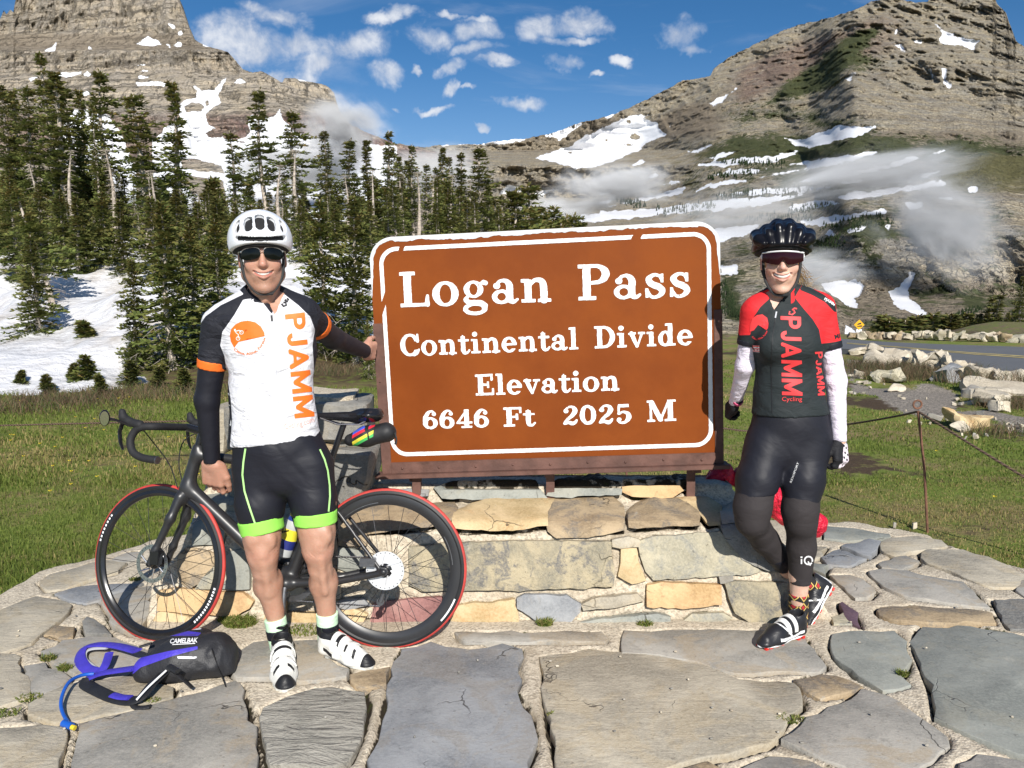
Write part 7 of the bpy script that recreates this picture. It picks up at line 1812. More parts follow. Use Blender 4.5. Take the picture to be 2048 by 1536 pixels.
grass_obj('joint_weeds', [tuft(480,1250,.07,900, hm=.045), tuft(455,1243,.04,200, hm=.04), tuft(610,1262,.10,260, hm=.02), tuft(1090,1250,.035,260, hm=.035), tuft(1290,1250,.035,140, hm=.025), tuft(1805,1352,.022,120, hm=.03), tuft(98,1320,.03,130, hm=.03), tuft(130,1340,.03,130, hm=.03), tuft(60,1397,.05,160, hm=.015), tuft(10,1427,.05,120, hm=.015), tuft(1580,1440,.05,160, hm=.015), tuft(1100,1430,.012,40, hm=.015), tuft(270,1160,.03,90, hm=.02), tuft(305,1403,.03,70, hm=.015)], m_grass, 'tufts of weeds growing in the joints of the patio')
m_scrub, t, b = new_mat('brown_scrub'); c = t.mix(t.attr('rnd'),(.06,.035,.022),(.20,.13,.07)); c = t.mix(t.step(t.attr('dry'),.2,.3),(.055,.075,.022), c); t.put(b.inputs['Base Color'], c); b.inputs['Roughness'].default_value = .8
sets = []
for (x, y, w, n) in [(1830,748,1.3,2600),(1800,742,.8,1300),(1868,756,.9,1500),(1690,735,.7,800),(2040,815,.6,900),(1985,768,.9,700),(1760,764,.5,500),(60,815,1.2,1300),(175,800,1.0,1200),(330,790,1.2,1200),(650,745,1.2,1300),(2000,870,.4,300)]:
    c_ = G(x, y); V, i, n, d_, r_ = tuft(x, y, w, n, gz1(c_.x, c_.y),.32 if y < 800 and x > 1000 else .22)
    sets.append((V, i, n, d_, r_))
grass_obj('low_scrub', sets, m_scrub, 'low brown scrub among the roadside boulders and below the snow')
fl = MB()
for k in range(36):
    x, y = (rs2.uniform(0,430), rs2.uniform(800,1000)) if k < 34 else (rs2.uniform(1700,1990), rs2.uniform(900,1045))
    q = G(x, y); q.z = gz1(q.x, q.y)
    for j in range(5):
        a = j*1.257; fl.add([q + Vector((0,0,.065)), q + Vector((math.cos(a)*.016, math.sin(a)*.016,.075)), q + Vector((math.cos(a + .6)*.016, math.sin(a + .6)*.016,.073))],[(0,1,2)])
tag(fl.build('wildflowers', simple('yellow_petals', (.75,.55,.03),.6)), 'scattered yellow flowers in the left turf', kind='stuff')
# ================================================================ PEOPLE
def J(px, py, Y): return np.array(P(px, py, Y))
def skin_mat(name, base, red):
    m, t, b = new_mat(name); oc = t.n('ShaderNodeTexCoord').outputs['Object']
    n1 = t.noise(oc, 14,5,.6); n2 = t.noise(oc, 150,4,.6)
    c = t.mix(t.step(n1,.3,.7), base, tuple(x*y for x, y in zip(base, (.84,.76,.72))))
    c = t.mix(t.math('MULTIPLY', t.attr('flush'),.55), c, red)
    c = t.mix(t.math('MULTIPLY', t.attr('beard'), t.step(n2,.35,.6,.25,.75)), c, tuple(x*y for x, y in zip(base, (.52,.52,.60))))
    c = t.mix(t.math('MULTIPLY', t.attr('lip'),.8), c, (.42,.13,.11))
    c = t.mix(t.math('MULTIPLY', t.attr('dark'),.95), c, (.10,.03,.025))
    c = t.mix(t.math('MULTIPLY', t.step(n2,.6,.8),.25), c, tuple(x*.6 for x in base))
    t.put(b.inputs['Base Color'], c); b.inputs['Roughness'].default_value = .48
    b.inputs['Subsurface Weight'].default_value = .12; b.inputs['Subsurface Radius'].default_value = (.012,.004,.002); b.inputs['Subsurface Scale'].default_value = .6
    t.put(b.inputs['Normal'], t.n('ShaderNodeBump', i_Height=t.math('ADD', n2, t.math('MULTIPLY', t.noise(oc, 40,3,.6),1.2)), i_Strength=.22, i_Distance=.004).outputs[0])
    return m
m_skinm = skin_mat('tanned_skin', (.50,.285,.20),(.52,.23,.17)); m_skinw = skin_mat('fair_skin', (.68,.45,.345),(.63,.31,.25))
def cloth(name, col, var=.12, bump=.35, rough=.72, bs=9, sheen=0.0, attrs=()):
    """jersey cloth; attrs: list of (attribute, colour)"""
    m, t, b = new_mat(name); oc = t.n('ShaderNodeTexCoord').outputs['Object']
    n1 = t.noise(oc, 6,4,.6)
    c = t.mix(n1, tuple(x*(1 - var) for x in col), tuple(min(1, x*(1 + var)) for x in col))
    for a, cc in attrs: c = t.mix(t.step(t.attr(a),.47,.53), c, cc)
    t.put(b.inputs['Base Color'], c); b.inputs['Roughness'].default_value = rough; b.inputs['Specular IOR Level'].default_value = .3
    fold = t.noise(t.vm('MULTIPLY', oc, (1.0,1.0,1.9)), bs, 3,.5,.9); weave = t.noise(oc, 420,2,.5)
    t.put(b.inputs['Normal'], t.n('ShaderNodeBump', i_Height=t.math('ADD', fold, t.math('MULTIPLY', weave, .05)), i_Strength=bump, i_Distance=.03).outputs[0])
    return m
def xform(V, M):
    M = np.array(M); return V @ M[:3, :3].T + M[:3,3]
def cols(a, b, c, o, s=1.0):
    a, b, c = [np.array(Vector(q).normalized()) for q in (a, b, c)]
    M = np.eye(4); M[:3,0] = a*s; M[:3,1] = b*s; M[:3,2] = c*s; M[:3,3] = o; return M
def fixF(F, M): return F[:, ::-1] if np.linalg.det(np.array(M)[:3, :3]) < 0 else F
def ortho(a, c):
    """columns (thumb, back, fingers) from a finger direction c and a rough thumb direction a; returns a,b,c with b = c x a"""
    c = Vector(c).normalized(); a = Vector(a); a = (a - c*a.dot(c)).normalized(); return a, c.cross(a), c
# ---------------------------------------------------------------- head
def head_local(fem=False):
    S = Sdf((-.105,-.14,-.26),(.105,.13,.15),.0032)
    w = .93 if fem else 1.03
    S.ell((0,.015,.045),(.078*w, .100,.088)); S.ell((0,-.02,-.040),(.067*w, .076,.100),.03)
    for q in (-1,1):
        S.cap((q*.050*w, .0,-.080),(q*.020,-.052,-.126),.022 if fem else .033,.017 if fem else .024,.03)
        S.ell((q*.040,-.064,-.043),(.024,.019,.023),.022)
        S.cap((q*.012,-.082,.015),(q*.045,-.070,.018),.011,.009,.018)
        S.ell((q*.083*w, .018,-.022),(.009,.020,.033),.006)
        S.ell((q*.090*w, .014,-.020),(.006,.011,.020),.004, sub=True)
        S.ell((q*.030,-.092,.000),(.018,.012,.011),.014, sub=True)
    S.ell((0,-.070,-.134),(.024,.019,.017),.02)
    S.cap((0,-.086,.006),(0,-.105,-.040),.008,.0115 if fem else .013,.012); S.ell((0,-.108,-.045),(.013,.012,.011) if not fem else (.0115,.011,.010),.008)
    for q in (-1,1): S.ell((q*.0135,-.098,-.047),(.008,.010,.008),.006); S.ell((q*.006,-.105,-.056),(.003,.005,.0035),.003, sub=True)
    S.ell((0,-.074,-.086),(.034,.022,.028),.02)
    # nose-to-mouth folds and the smile
    for q in (-1,1): S.path([(q*.021,-.1035,-.045),(q*.034,-.0965,-.062),(q*.042,-.083,-.085)],[.0030 if fem else .0042,.0034 if fem else .0048,.0028 if fem else .0036],.008, sub=True)
    sm = [(-.034,-.083,-.070),(-.020,-.096,-.079),(0,-.1015,-.083),(.020,-.096,-.079),(.034,-.083,-.070)]
    ug, lg_ = (.0100,.0140) if fem else (.0082,.0115); up = [(x, y + .002, z + ug*(1 - abs(x)/.09)) for x, y, z in sm]; lo = [(x*.82, y + .002, z - lg_*(1 - abs(x)/.06)) for x, y, z in sm]
    S.path(spline(up, 3),.0042,.004); S.path(spline(lo, 3),.0052,.004)
    S.path(spline(sm, 3),.0074 if fem else .0056,.002, sub=True)
    S.cap((0,.028,-.09),(0,.038,-.27),.050 if fem else .060, k=.03)
    if not fem: S.ell((0,-.028,-.175),(.014,.016,.018),.02)
    V, F = S.mesh()
    def near(pts, r, s):
        d = np.full(len(V),9.0)
        for p in pts: d = np.minimum(d, np.linalg.norm(V - np.array(p), axis=1))
        return np.clip((r - d)/s, 0,1)
    lip = np.maximum(near(spline(up, 6),.0062,.003), near(spline(lo, 6),.0072,.003)); dark = near(spline(sm, 8),.0052,.002)
    flush = np.maximum(np.maximum(near([(0,-.112,-.045)],.030,.02), near([(.045,-.07,-.043),(-.045,-.07,-.043)],.035,.03)), near([(.085,.018,-.02),(-.085,.018,-.02)],.035,.02))
    teeth = MB().tube([(x*.80, y + .0055, z + .0016) for x, y, z in spline(sm, 4)],.0058 if fem else .0044,8, flat=(1,1.0))
    beard = (0 if fem else 1)*sstep(-.060,-.082, V[:, 2])*sstep(-.185,-.150, V[:, 2])*sstep(.03,-.02, V[:, 1])*(1 - lip)
    return V, F, dict(lip=lip*(1 - dark), dark=dark, flush=flush, beard=beard*.38), teeth
m_teeth = simple('teeth', (.80,.76,.68),.3, var=.05)
# ---------------------------------------------------------------- hand
def hand_local(curls, thumb, sc=1.0, infl=0.0, h=.0028):
    """x thumb side, y back of the hand, z towards the fingertips; curls: 4 lists of three joint angles in degrees"""
    S = Sdf((-.075,-.11,-.05),(.095,.05,.20), h)
    i = infl
    S.cap((0,0,-.04),(0,0,.01),.026 + i, .029 + i, flat=((0,1,0),.78))
    for x0, x1 in ((-.026,-.032),(-.009,-.011),(.009,.011),(.024,.031)): S.cap((x0,0,.012),(x1,.001,.082),.0165 + i, .0145 + i, .012)
    S.ell((.026,-.012,.035),(.020 + i, .016 + i, .030 + i),.014)
    S.ell((-.026,-.010,.035),(.014 + i, .014 + i, .032 + i),.014)
    fx = [(.031,.072,.0092),(.0105,.080,.0096),(-.0105,.075,.0092),(-.031,.060,.0080)]
    for (x, L, r), cu in zip(fx, curls):
        p = np.array([x, .002,.086]); a = 0
        seg = [L*.46, L*.31, L*.25]
        for k in range(3):
            a += math.radians(cu[k]); d = np.array([x*.9*(1 if k == 0 else 0)*.6,-math.sin(a), math.cos(a)]); d /= np.linalg.norm(d)
            q = p + d*seg[k]; S.cap(p, q, r + i - .0004*k, r + i - .0008*(k + 1),.0035 if k else .008)
            S.ell(p, (r*1.06 + i,)*3,.003)
            p = q
    tp = [np.array([.030,-.010,.022])]
    for v, L in zip(thumb, (.040,.032,.026)): tp.append(tp[-1] + np.array(Vector(v).normalized())*L)
    S.cap(tp[0], tp[1],.0155 + i, .0125 + i, .012); S.cap(tp[1], tp[2],.0118 + i, .0108 + i, .004); S.cap(tp[2], tp[3],.0108 + i, .0088 + i, .003)
    V, F = S.mesh(); return V*sc, F, tp
def merge(name, parts, mat, parent, attrs=('lip', 'dark', 'flush', 'beard')):
    Vs = []; Fs = []; A = {a: [] for a in attrs}; n = 0
    for V, F, at in parts:
        Vs.append(V); Fs.append(F + n); n += len(V)
        for a in attrs: A[a].append(at.get(a, np.zeros(len(V))))
    return link(name, mesh_np(name, np.concatenate(Vs), np.concatenate(Fs), mat, True, {a: np.concatenate(q) for a, q in A.items()}), parent, keep=True)
def loc(name, V, F, M, mat, parent, attrs=None):
    return link(name, mesh_np(name, xform(V, M), fixF(F, M), mat, True, attrs), parent, keep=True)
def mbl(mb, name, M, mat, parent, smooth=True, bevel=0):
    mb.v = [tuple(p) for p in xform(np.array([tuple(q) for q in mb.v]), M)]; return mb.build(name, mat, parent, smooth, bevel, keep=True)
def decal_path(name, text, bvh, mat, parent, path, cap, bold=0, step=4, off=.002, flip=1):
    """text laid along a picture polyline"""
    bm = glyph_bm(text, bold); x0 = min(v.co.x for v in bm.verts); x1 = max(v.co.x for v in bm.verts)
    pts = np.array(spline([(a, b_, 0) for a, b_ in path],10))[:, :2]; s = np.concatenate([[0], np.cumsum(np.linalg.norm(np.diff(pts, axis=0), axis=1))])
    for v in bm.verts:
        q = (v.co.x - x0)/(x1 - x0)*s[-1]; x = np.interp(q, s, pts[:, 0]); y = np.interp(q, s, pts[:, 1]); x2 = np.interp(q + .5, s, pts[:, 0]) - np.interp(q - .5, s, pts[:, 0]); y2 = np.interp(q + .5, s, pts[:, 1]) - np.interp(q - .5, s, pts[:, 1]); l = math.hypot(x2, y2) or 1
        hgt = v.co.y/.71*cap; v.co = Vector((x + y2/l*hgt*flip, y - x2/l*hgt*flip, 0))
    return decal_bm(name, bm, bvh, mat, parent, step, off)
def sans_field(text):
    G5 = {'P': .66, 'J': .52, 'A': .80, 'M': .88}
    adv = sum(G5[c] for c in text) + .12*(len(text) - 1)
    x = np.arange(-.05, adv + .06,.022); y = np.arange(-.06,1.07,.022); X, Y = np.meshgrid(x, y, indexing='ij'); F = Fld(X, Y); cur = 0; w = .105
    for ch in text:
        def L(*p): F.st([(q[0] + cur, q[1]) for q in p], w*.92)
        def Bx(a, b_, c, d): F.box(a + cur, b_, c + cur, d)
        if ch == 'P':
            Bx(0,0,.2,1); Bx(.1,.82,.38,1); Bx(.1,.40,.38,.58); F.ring(.36 + cur, .70,.30,.30,.11,.12, keep=(.34 + cur) - F.x)
        elif ch == 'J':
            Bx(.32,.28,.52,1); F.ring(.26 + cur, .28,.26,.29,.07,.10, keep=F.y - .28)
        elif ch == 'A': L((.09,.08),(.40,.90)); L((.71,.08),(.40,.90)); Bx(.24,.22,.56,.38)
        elif ch == 'M': Bx(0,0,.19,1); Bx(.69,0,.88,1); L((.12,.88),(.44,.20)); L((.76,.88),(.44,.20))
        cur += G5[ch] + .12
    F.f = np.maximum(F.f, np.maximum(-F.y, F.y - 1))
    V, Fc = march(x, y, F.f); return [(a/adv, b_) for a, b_ in V], Fc
def decal_field(name, text, bvh, mat, parent, org, ex, ey, off=.0022):
    V, Fc = sans_field(text); bm = bmesh.new()
    vs = [bm.verts.new((org[0] + ex[0]*a + ey[0]*b_, org[1] + ex[1]*a + ey[1]*b_, 0)) for a, b_ in V]
    for f in Fc:
        try: bm.faces.new([vs[k] for k in f])
        except ValueError: pass
    return decal_bm(name, bm, bvh, mat, parent, 500, off)
def helmet_shell(vents, outer, inner_s, zcut, mat, M, parent, lobes=None, h=.0033, slot=None):
    c, r = outer
    S = Sdf((-.15,-.17,-.05),(.15,.20,.22), h)
    S.ell(c, r)
    if lobes:
        for a, b_, rr in lobes: S.path(a, rr, b_)
    S.ell((c[0], c[1], c[2] - .01), tuple(x*inner_s for x in r), sub=True)
    def cutf(X, Y, Z): return zcut - .10*(Y - c[1])*(Y < c[1])*-1*0 - Z + .10*np.minimum(0,0*X) + .22*np.maximum(0,-(Y + .02)) - .10*np.maximum(0, Y - .03)
    S.apply(cutf, (-.15,-.17,-.06),(.15,.2,.22),.006, inter=True)
    for p, rr in vents: S.path(p, rr, .005, sub=True)
    if slot: S.path(*slot, .004, sub=True)
    V, F = S.mesh(); o = loc('helmet_shell', V, F, M, mat, parent)
    L = Sdf((-.14,-.16,-.06),(.14,.19,.20),.0045); L.ell((c[0], c[1], c[2] - .006), tuple(x*(inner_s + .045) for x in r))
    L.ell((c[0], c[1] + .0, c[2] - .03),(.083,.107,.105), sub=True)
    L.apply(lambda X, Y, Z: (zcut - .010) - Z + .22*np.maximum(0,-(Y + .02)) - .10*np.maximum(0, Y - .03) + 0*X, (-.15,-.17,-.06),(.15,.2,.22),.006, inter=True)
    V, F = L.mesh(); loc('helmet_liner', V, F, M, m_liner, parent)
    return o
m_liner = simple('black_foam', (.010,.010,.011),.8, var=.2, vs=30)
m_strap = simple('black_strap', (.012,.012,.013),.7)
def shoe_mesh(straps=3):
    """local: x forward, y left, z up; heel at the origin, length .275"""
    S = Sdf((-.03,-.07,-.005),(.30,.07,.15),.0035)
    S.path([(.025,0,.020),(.10,-.004,.024),(.18,.0,.020),(.245,.004,.016)],[.030,.031,.040,.030],.02, flat=((0,0,1),.45))
    S.path([(.030,0,.048),(.10,0,.055),(.17,0,.040),(.235,.003,.030)],[.033,.034,.036,.026],.03)
    S.path([(.028,0,.05),(.034,0,.092)],[.033,.035],.02); S.path([(.05,0,.08),(.10,0,.070)],[.032,.028],.03)
    S.cap((.046,0,.075),(.040,0,.14),.026,.031,.006, sub=True)
    S.apply(lambda X, Y, Z: .006 - Z + 0*X + 0*Y, (-.05,-.1,-.1),(.35,.1,.2),.003, inter=True)
    return S.mesh()
SHV, SHF = shoe_mesh()
def shoe(heel, toe, parent, mat, strapmat, solemat, attr, tilt=0.0, sc=1.0, nstr=3, up=(0,0,1), lugs=None, mirror=1):
    D = Vector(toe) - Vector(heel); L = D.length; D.normalize(); U = Vector(up); Sd = U.cross(D).normalized(); U = D.cross(Sd).normalized()
    s = L/.275*sc; M = cols(D, Sd*mirror, U, heel, s)
    o = loc('shoe', SHV, SHF, M, mat, parent, attr(SHV)); 
    so = MB()
    prof = [(-.002,.0),(.01,.022),(.05,.030),(.10,.028),(.16,.040),(.21,.041),(.25,.030),(.276,.006)]
    poly = [(x, y) for x, y in prof] + [(x, -y) for x, y in prof[::-1]]
    so.prism(poly, (0,0,.004),(1,0,0),(0,1,0),(0,0,1),.010)
    mbl(so, 'sole', M, solemat, o, False, .002)
    lg = MB()
    for x in (.02,.05,.155,.19,.225,.25):
        for q in (-1,1): lg.box((x, q*.022,-.001),(.018,.014,.012))
    mbl(lg, 'sole_lugs', M, lugs or solemat, o, False, .002)['kind'] = 'stuff'
    bv = BVHTree.FromPolygons([Vector(p) for p in SHV],[tuple(f) for f in SHF])
    xs_ = [.100,.138,.178][:nstr]; ws = [.022,.018,.015]
    for x, w_ in zip(xs_, ws):
        v = []; fs = []; n = 14
        for i in range(n + 1):
            a = math.radians(-68 + 136*i/n); d = Vector((0, math.sin(a), math.cos(a)))
            for e in (-.5,.5):
                xx = x + e*w_ - .010*i/n
                h_ = bv.ray_cast(Vector((xx, 0,.03)) + d*.2,-d); pnt = h_[0] if h_[0] else Vector((xx, 0,.06))
                v += [pnt + d*.0035, pnt - d*.001]
        for i in range(n):
            q = i*4; fs += [(q, q + 2, q + 6, q + 4),(q, q + 4, q + 5, q + 1),(q + 2, q + 3, q + 7, q + 6)]
        mbl(MB().add(v, fs), 'strap', M, strapmat, o, True)
    return o
# ================================================================ THE MAN
man = empty('person', tuple(G(590,1350)))
tag(man, 'cyclist in white helmet and white and black jersey holding the left edge of the sign', 'person')
Mj = dict(rs=J(436,650,3.13), re=J(414,800,3.14), rw=J(424,924,3.18), ls=J(610,632,3.17), le=J(666,676,3.41), lw=J(731,703,3.66))
def man_torso(S, i):
    S.ell(J(541,700,3.13),(.178 + i, .115 + i, .16 + i), p=2); S.ell(J(532,652,3.14),(.165 + i, .105 + i, .10 + i),.05)
    S.ell(J(543,790,3.12),(.160 + i, .112 + i, .17 + i),.06); S.ell(J(552,880,3.12),(.165 + i, .118 + i, .13 + i),.06)
    S.cap(J(455,648,3.14), J(598,634,3.15),.056 + i, k=.05)
    S.path([J(524,588,3.15), J(486,618,3.15), J(452,636,3.14)],[.045 + i, .045 + i, .05 + i],.05); S.path([J(524,588,3.15), J(565,612,3.16), J(600,625,3.16)],[.045 + i, .045 + i, .05 + i],.05)
def man_hips(S, i):
    S.ell(J(562,905,3.12),(.165 + i, .120 + i, .12 + i), k=.05); S.ell(J(566,950,3.10),(.120 + i, .10 + i, .09 + i), k=.05)
def legR(S, i, k=.03): S.path([J(517,935,3.11), J(520,1010,3.08), J(524,1075,3.06)],[.098 + i, .086 + i, .072 + i], k)
def legL(S, i, k=.03): S.path([J(617,932,3.11), J(628,1005,3.09), J(634,1065,3.07)],[.096 + i, .084 + i, .071 + i], k)
S = Sdf((-1.36,2.90,.02),(-.58,3.80,1.62),.0065)
man_torso(S, 0); man_hips(S, 0); legR(S, 0); legL(S, 0)
S.path([J(524,1075,3.06), J(526,1110,3.05), J(529,1140,3.06)],[.067,.057,.047],.03); S.path([J(529,1140,3.06), J(536,1172,3.09), J(549,1222,3.10), J(563,1305,3.10)],[.047,.053,.037,.031],.015)
S.ell(J(522,1106,3.002),(.027,.019,.030),.018); S.ell(J(519,1166,3.11),(.026,.034,.060),.02); S.ell(J(552,1160,3.11),(.026,.034,.052),.02); S.ell(J(506,1078,3.005),(.022,.018,.034),.025); S.ell(J(541,1082,3.012),(.020,.016,.028),.02); S.path([J(527,1128,3.005), J(538,1190,3.05)],[.011,.010],.02)
S.path([J(634,1065,3.07), J(636,1100,3.06), J(640,1135,3.07)],[.066,.056,.046],.03); S.path([J(640,1135,3.07), J(647,1170,3.10), J(653,1220,3.11), J(656,1295,3.12)],[.046,.052,.037,.031],.015)
S.ell(J(636,1094,3.012),(.027,.019,.030),.018); S.ell(J(631,1163,3.12),(.025,.034,.058),.02); S.ell(J(663,1160,3.12),(.025,.034,.055),.02); S.ell(J(620,1072,3.02),(.020,.016,.030),.02); S.ell(J(652,1070,3.02),(.021,.018,.034),.025); S.path([J(642,1118,3.012), J(650,1185,3.05)],[.011,.010],.02)
S.cap(Mj['rs'], Mj['re'],.056,.043,.02); S.cap(Mj['re'], Mj['rw'],.043,.028,.003); S.cap(Mj['ls'], Mj['le'],.056,.043,.02); S.cap(Mj['le'], Mj['lw'],.043,.028,.003)
S.warp(lambda x, y, z: .0016*fbm(x*30, y*30, z*45, o=2, seed=3)*(z < .62),.02)
# skin folds round the knees
S.warp(lambda x, y, z: .0016*np.sin(z*380 + 60*np.abs(x*8 - np.round(x*8)) + 5*vnoise(x*25, z*25))*np.exp(-((z - .475)/.035) ** 2)*(y < 3.06),.02)
Vb, Fb = S.mesh()
hc = J(524,508,3.10); hy = Vector((hc[0], hc[1],0)).normalized(); HM = cols((hy.y, -hy.x, .03),(hy.x, hy.y, 0),(-.035,0,1), hc)
Vh, Fh, Ah, teeth = head_local(False)
curl_grip = [(14,58,40),(24,60,45),(30,60,45),(36,58,45)]
Vr, Fr, _ = hand_local(curl_grip, [(.50,.05,.85),(.05,-.15,1),(-.10,-.25,1)],1.16)
a_, b_, c_ = ortho((1,-.30,0), tuple(J(430,985,3.215) - Mj['rw'])); MR = cols(a_, -b_ if b_.y > 0 else b_, c_, Mj['rw'])
Vl, Fl, _ = hand_local([(25,50,40),(35,55,45),(45,60,45),(55,60,45)],[(.6,-.1,.8),(.15,-.1,1),(.0,-.1,1)],1.0)
a2, b2, c2 = ortho((.1,-.25,1), tuple(J(756,700,3.79) - Mj['lw'])); b2 = b2 if b2.x < 0 or b2.y < 0 else -b2
ML = cols(a2, b2, c2, Mj['lw'])
merge('body', [(Vb, Fb, dict(flush=np.clip(.5 - np.abs(Vb[:, 2] - .46)/.08,0,1))),(xform(Vh, HM), fixF(Fh, HM), Ah),(xform(Vr, MR), fixF(Fr, MR), dict(flush=np.full(len(Vr),.4))),(xform(Vl, ML), fixF(Fl, ML), dict(flush=np.full(len(Vl),.4)))], m_skinm, man)
mbl(teeth, 'teeth', HM, m_teeth, man)
# jersey
zm = zz(360,400,2.954)
white = [zm([(372,590),(400,584),(470,582),(500,620),(540,672),(560,640),(572,590),(610,552),(700,622),(770,690),(797,765),(783,860),(792,1000),(797,1200),(845,1440),(600,1520),(290,1520),(308,1300),(300,1180),(285,1080),(262,920),(238,860),(250,780),(320,680)]), zm([(95,730),(130,680),(220,606),(352,530),(376,556),(240,622),(150,688),(112,745)])]
def jat(V):
    x, y = proj(V); return dict(white=np.clip(.5 - polys_sd(x, y, white)/4,0,1))
m_jer = cloth('jersey_black_and_white', (.016,.017,.024), attrs=[('white', (.70,.70,.74))], bump=.8)
S = Sdf((-1.36,2.92,.85),(-.70,3.50,1.56),.0058)
man_torso(S, .012)
hemL, hemR = J(456,899,3.0), J(645,878,3.0)
nh = np.cross(hemR - hemL, np.array([0,1,-.05])); nh /= np.linalg.norm(nh); nh = nh if nh[2] < 0 else -nh
S.warp(lambda x, y, z: .0035*fbm(x*9 + z*5, y*9, z*7, o=3, seed=12, ridged=True) + .0025*np.sin((x*22 + z*38))*np.exp(-((z - 1.22)/.10) ** 2)*np.exp(-((x + 1.17)/.09) ** 2),.05)
S.cap(J(548,905,3.12), J(549,840,3.12),.178,.170,.03, flat=((0,1,0),.74))
S.apply(lambda X, Y, Z: (X - hemL[0])*nh[0] + (Y - hemL[1])*nh[1] + (Z - hemL[2])*nh[2],(-1.4,2.9,.8),(-.6,3.5,1.6),0, inter=True)
rcut = Mj['rs'] + (Mj['re'] - Mj['rs'])*.55; lcut = Mj['ls'] + (Mj['le'] - Mj['ls'])*.44
S.cap(Mj['rs'], rcut, .064,.057,.03, cut=(0,1)); S.cap(Mj['ls'], lcut, .064,.059,.03, cut=(0,1))
va = J(543,632,3.0)
S.apply(lambda X, Y, Z: np.maximum((np.abs(X - va[0] + .26*(Z - va[2])) - (Z - va[2])*.46)*.8, Y - 3.13),(va[0] - .09,2.9, va[2]),(va[0] + .09,3.13,1.56),0, sub=True)
S.cap(J(527,630,3.13), J(523,560,3.13),.060, k=0, sub=True)
jer = S.build('jersey', m_jer, man, jat)
S = Sdf((-1.12,3.0,1.40),(-.85,3.28,1.58),.004)
S.cap(J(529,618,3.135), J(524,583,3.155),.076,.073, cut=(0,1)); S.cap(J(529,640,3.135), J(523,560,3.155),.067,.066, sub=True)
S.apply(lambda X, Y, Z: np.maximum((np.abs(X - va[0] + .26*(Z - va[2])) - (Z - va[2])*.42)*.8, Y - 3.12),(va[0] - .1,2.9, va[2]),(va[0] + .1,3.13,1.6),0, sub=True)
col_w = [zm([(575,640),(560,560),(640,500),(640,560)])]
S.build('collar', m_jer, jer, lambda V: dict(white=np.clip(.5 - polys_sd(*proj(V), col_w)/4,0,1)))
m_org = cloth('orange_cloth', (.80,.16,.02), bump=.3); m_lime = cloth('lime_cloth', (.30,.72,.10), bump=.15); m_blkc = cloth('black_lycra', (.012,.0125,.019), bump=.16, rough=.56, bs=6); m_mint = cloth('mint_sock', (.62,.86,.60), bump=.2, bs=30)
def band(name, a, b_, ra, rb, mat, parent, fl=None, h=.0045):
    lo = np.minimum(a, b_) - max(ra, rb) - .02; hi = np.maximum(a, b_) + max(ra, rb) + .02
    S = Sdf(lo, hi, h); S.cap(a, b_, ra, rb, flat=fl, cut=(1,1)); return S.build(name, mat, parent)
dR = (Mj['re'] - Mj['rs']); dR /= np.linalg.norm(dR); dL = (Mj['le'] - Mj['ls']); dL /= np.linalg.norm(dL)
band('sleeve_band', rcut - dR*.026, rcut + dR*.010,.0605,.0570, m_org, jer); band('sleeve_band', lcut - dL*.026, lcut + dL*.010,.0625,.0595, m_org, jer)
S = Sdf((-1.36,3.02,.75),(-.58,3.75,1.5),.0055)
S.cap(Mj['rs'], Mj['re'],.060,.0475,.0); S.cap(Mj['re'], Mj['rw'],.0475,.0335,.02, cut=(0,1)); S.cap(Mj['ls'], Mj['le'],.060,.0475,.0); S.cap(Mj['le'], Mj['lw'],.0475,.0335,.02, cut=(0,1))
S.warp(lambda x, y, z: .0012*fbm(x*14, y*14, z*34, o=2, seed=33, ridged=True),.03)
S.apply(lambda X, Y, Z: np.sqrt((X + .98) ** 2 + (Y - 3.14) ** 2 + 0*Z) - .155,(-1.2,2.9,1.2),(-.8,3.4,1.6),0, sub=True)
S.build('arm_warmers', m_blkc, man)
# shorts
S = Sdf((-1.25,2.88,.50),(-.72,3.32,1.06),.006)
man_hips(S, .007); man_torso(S, .006); legR(S, .007); legL(S, .007)
def hemcut(S, c, n, r):
    n = np.array(n)/np.linalg.norm(n)
    S.apply(lambda X, Y, Z: np.maximum((X - c[0])*n[0] + (Y - c[1])*n[1] + (Z - c[2])*n[2], np.sqrt((X - c[0]) ** 2 + (Y - c[1]) ** 2 + 0*Z) - r)*0 + np.where(np.sqrt((X - c[0]) ** 2 + (Y - c[1]) ** 2 + 0*Z) < r, (X - c[0])*n[0] + (Y - c[1])*n[1] + (Z - c[2])*n[2],-.02), c - np.array([r, r, .16]), c + np.array([r, r, .02]),0, inter=True)
hR, hL = J(523,1050,3.07), J(631,1034,3.08)
hemcut(S, hR, (.22,0,-1),.115); hemcut(S, hL, (.0,0,-1),.105)
S.warp(lambda x, y, z: .003*fbm(x*12 + z*9, y*12, z*6, o=3, seed=15, ridged=True),.03)
sho = S.build('shorts', m_blkc, man)
band('leg_band', hR + np.array([-.004,0,.028]), hR + np.array([.006,-.004,-.026]),.0900,.0865, m_lime, sho); band('leg_band', hL + np.array([-.001,0,.026]), hL + np.array([.002,-.003,-.026]),.0885,.0855, m_lime, sho)
m_limep = simple('lime_print', (.45,.80,.28),.6, var=.05)
sbv = bvh_of(sho)
decal_polys('piping', [stroke2d(ze([(405,-10),(390,90),(383,180),(398,300),(435,420),(478,545)]),3.6)], sbv, m_limep, sho, step=8)
decal_polys('piping', [stroke2d(ze([(950,-5),(985,70),(1008,150),(1022,260),(1024,340),(1014,450)]),3.4)], sbv, m_limep, sho, step=8)
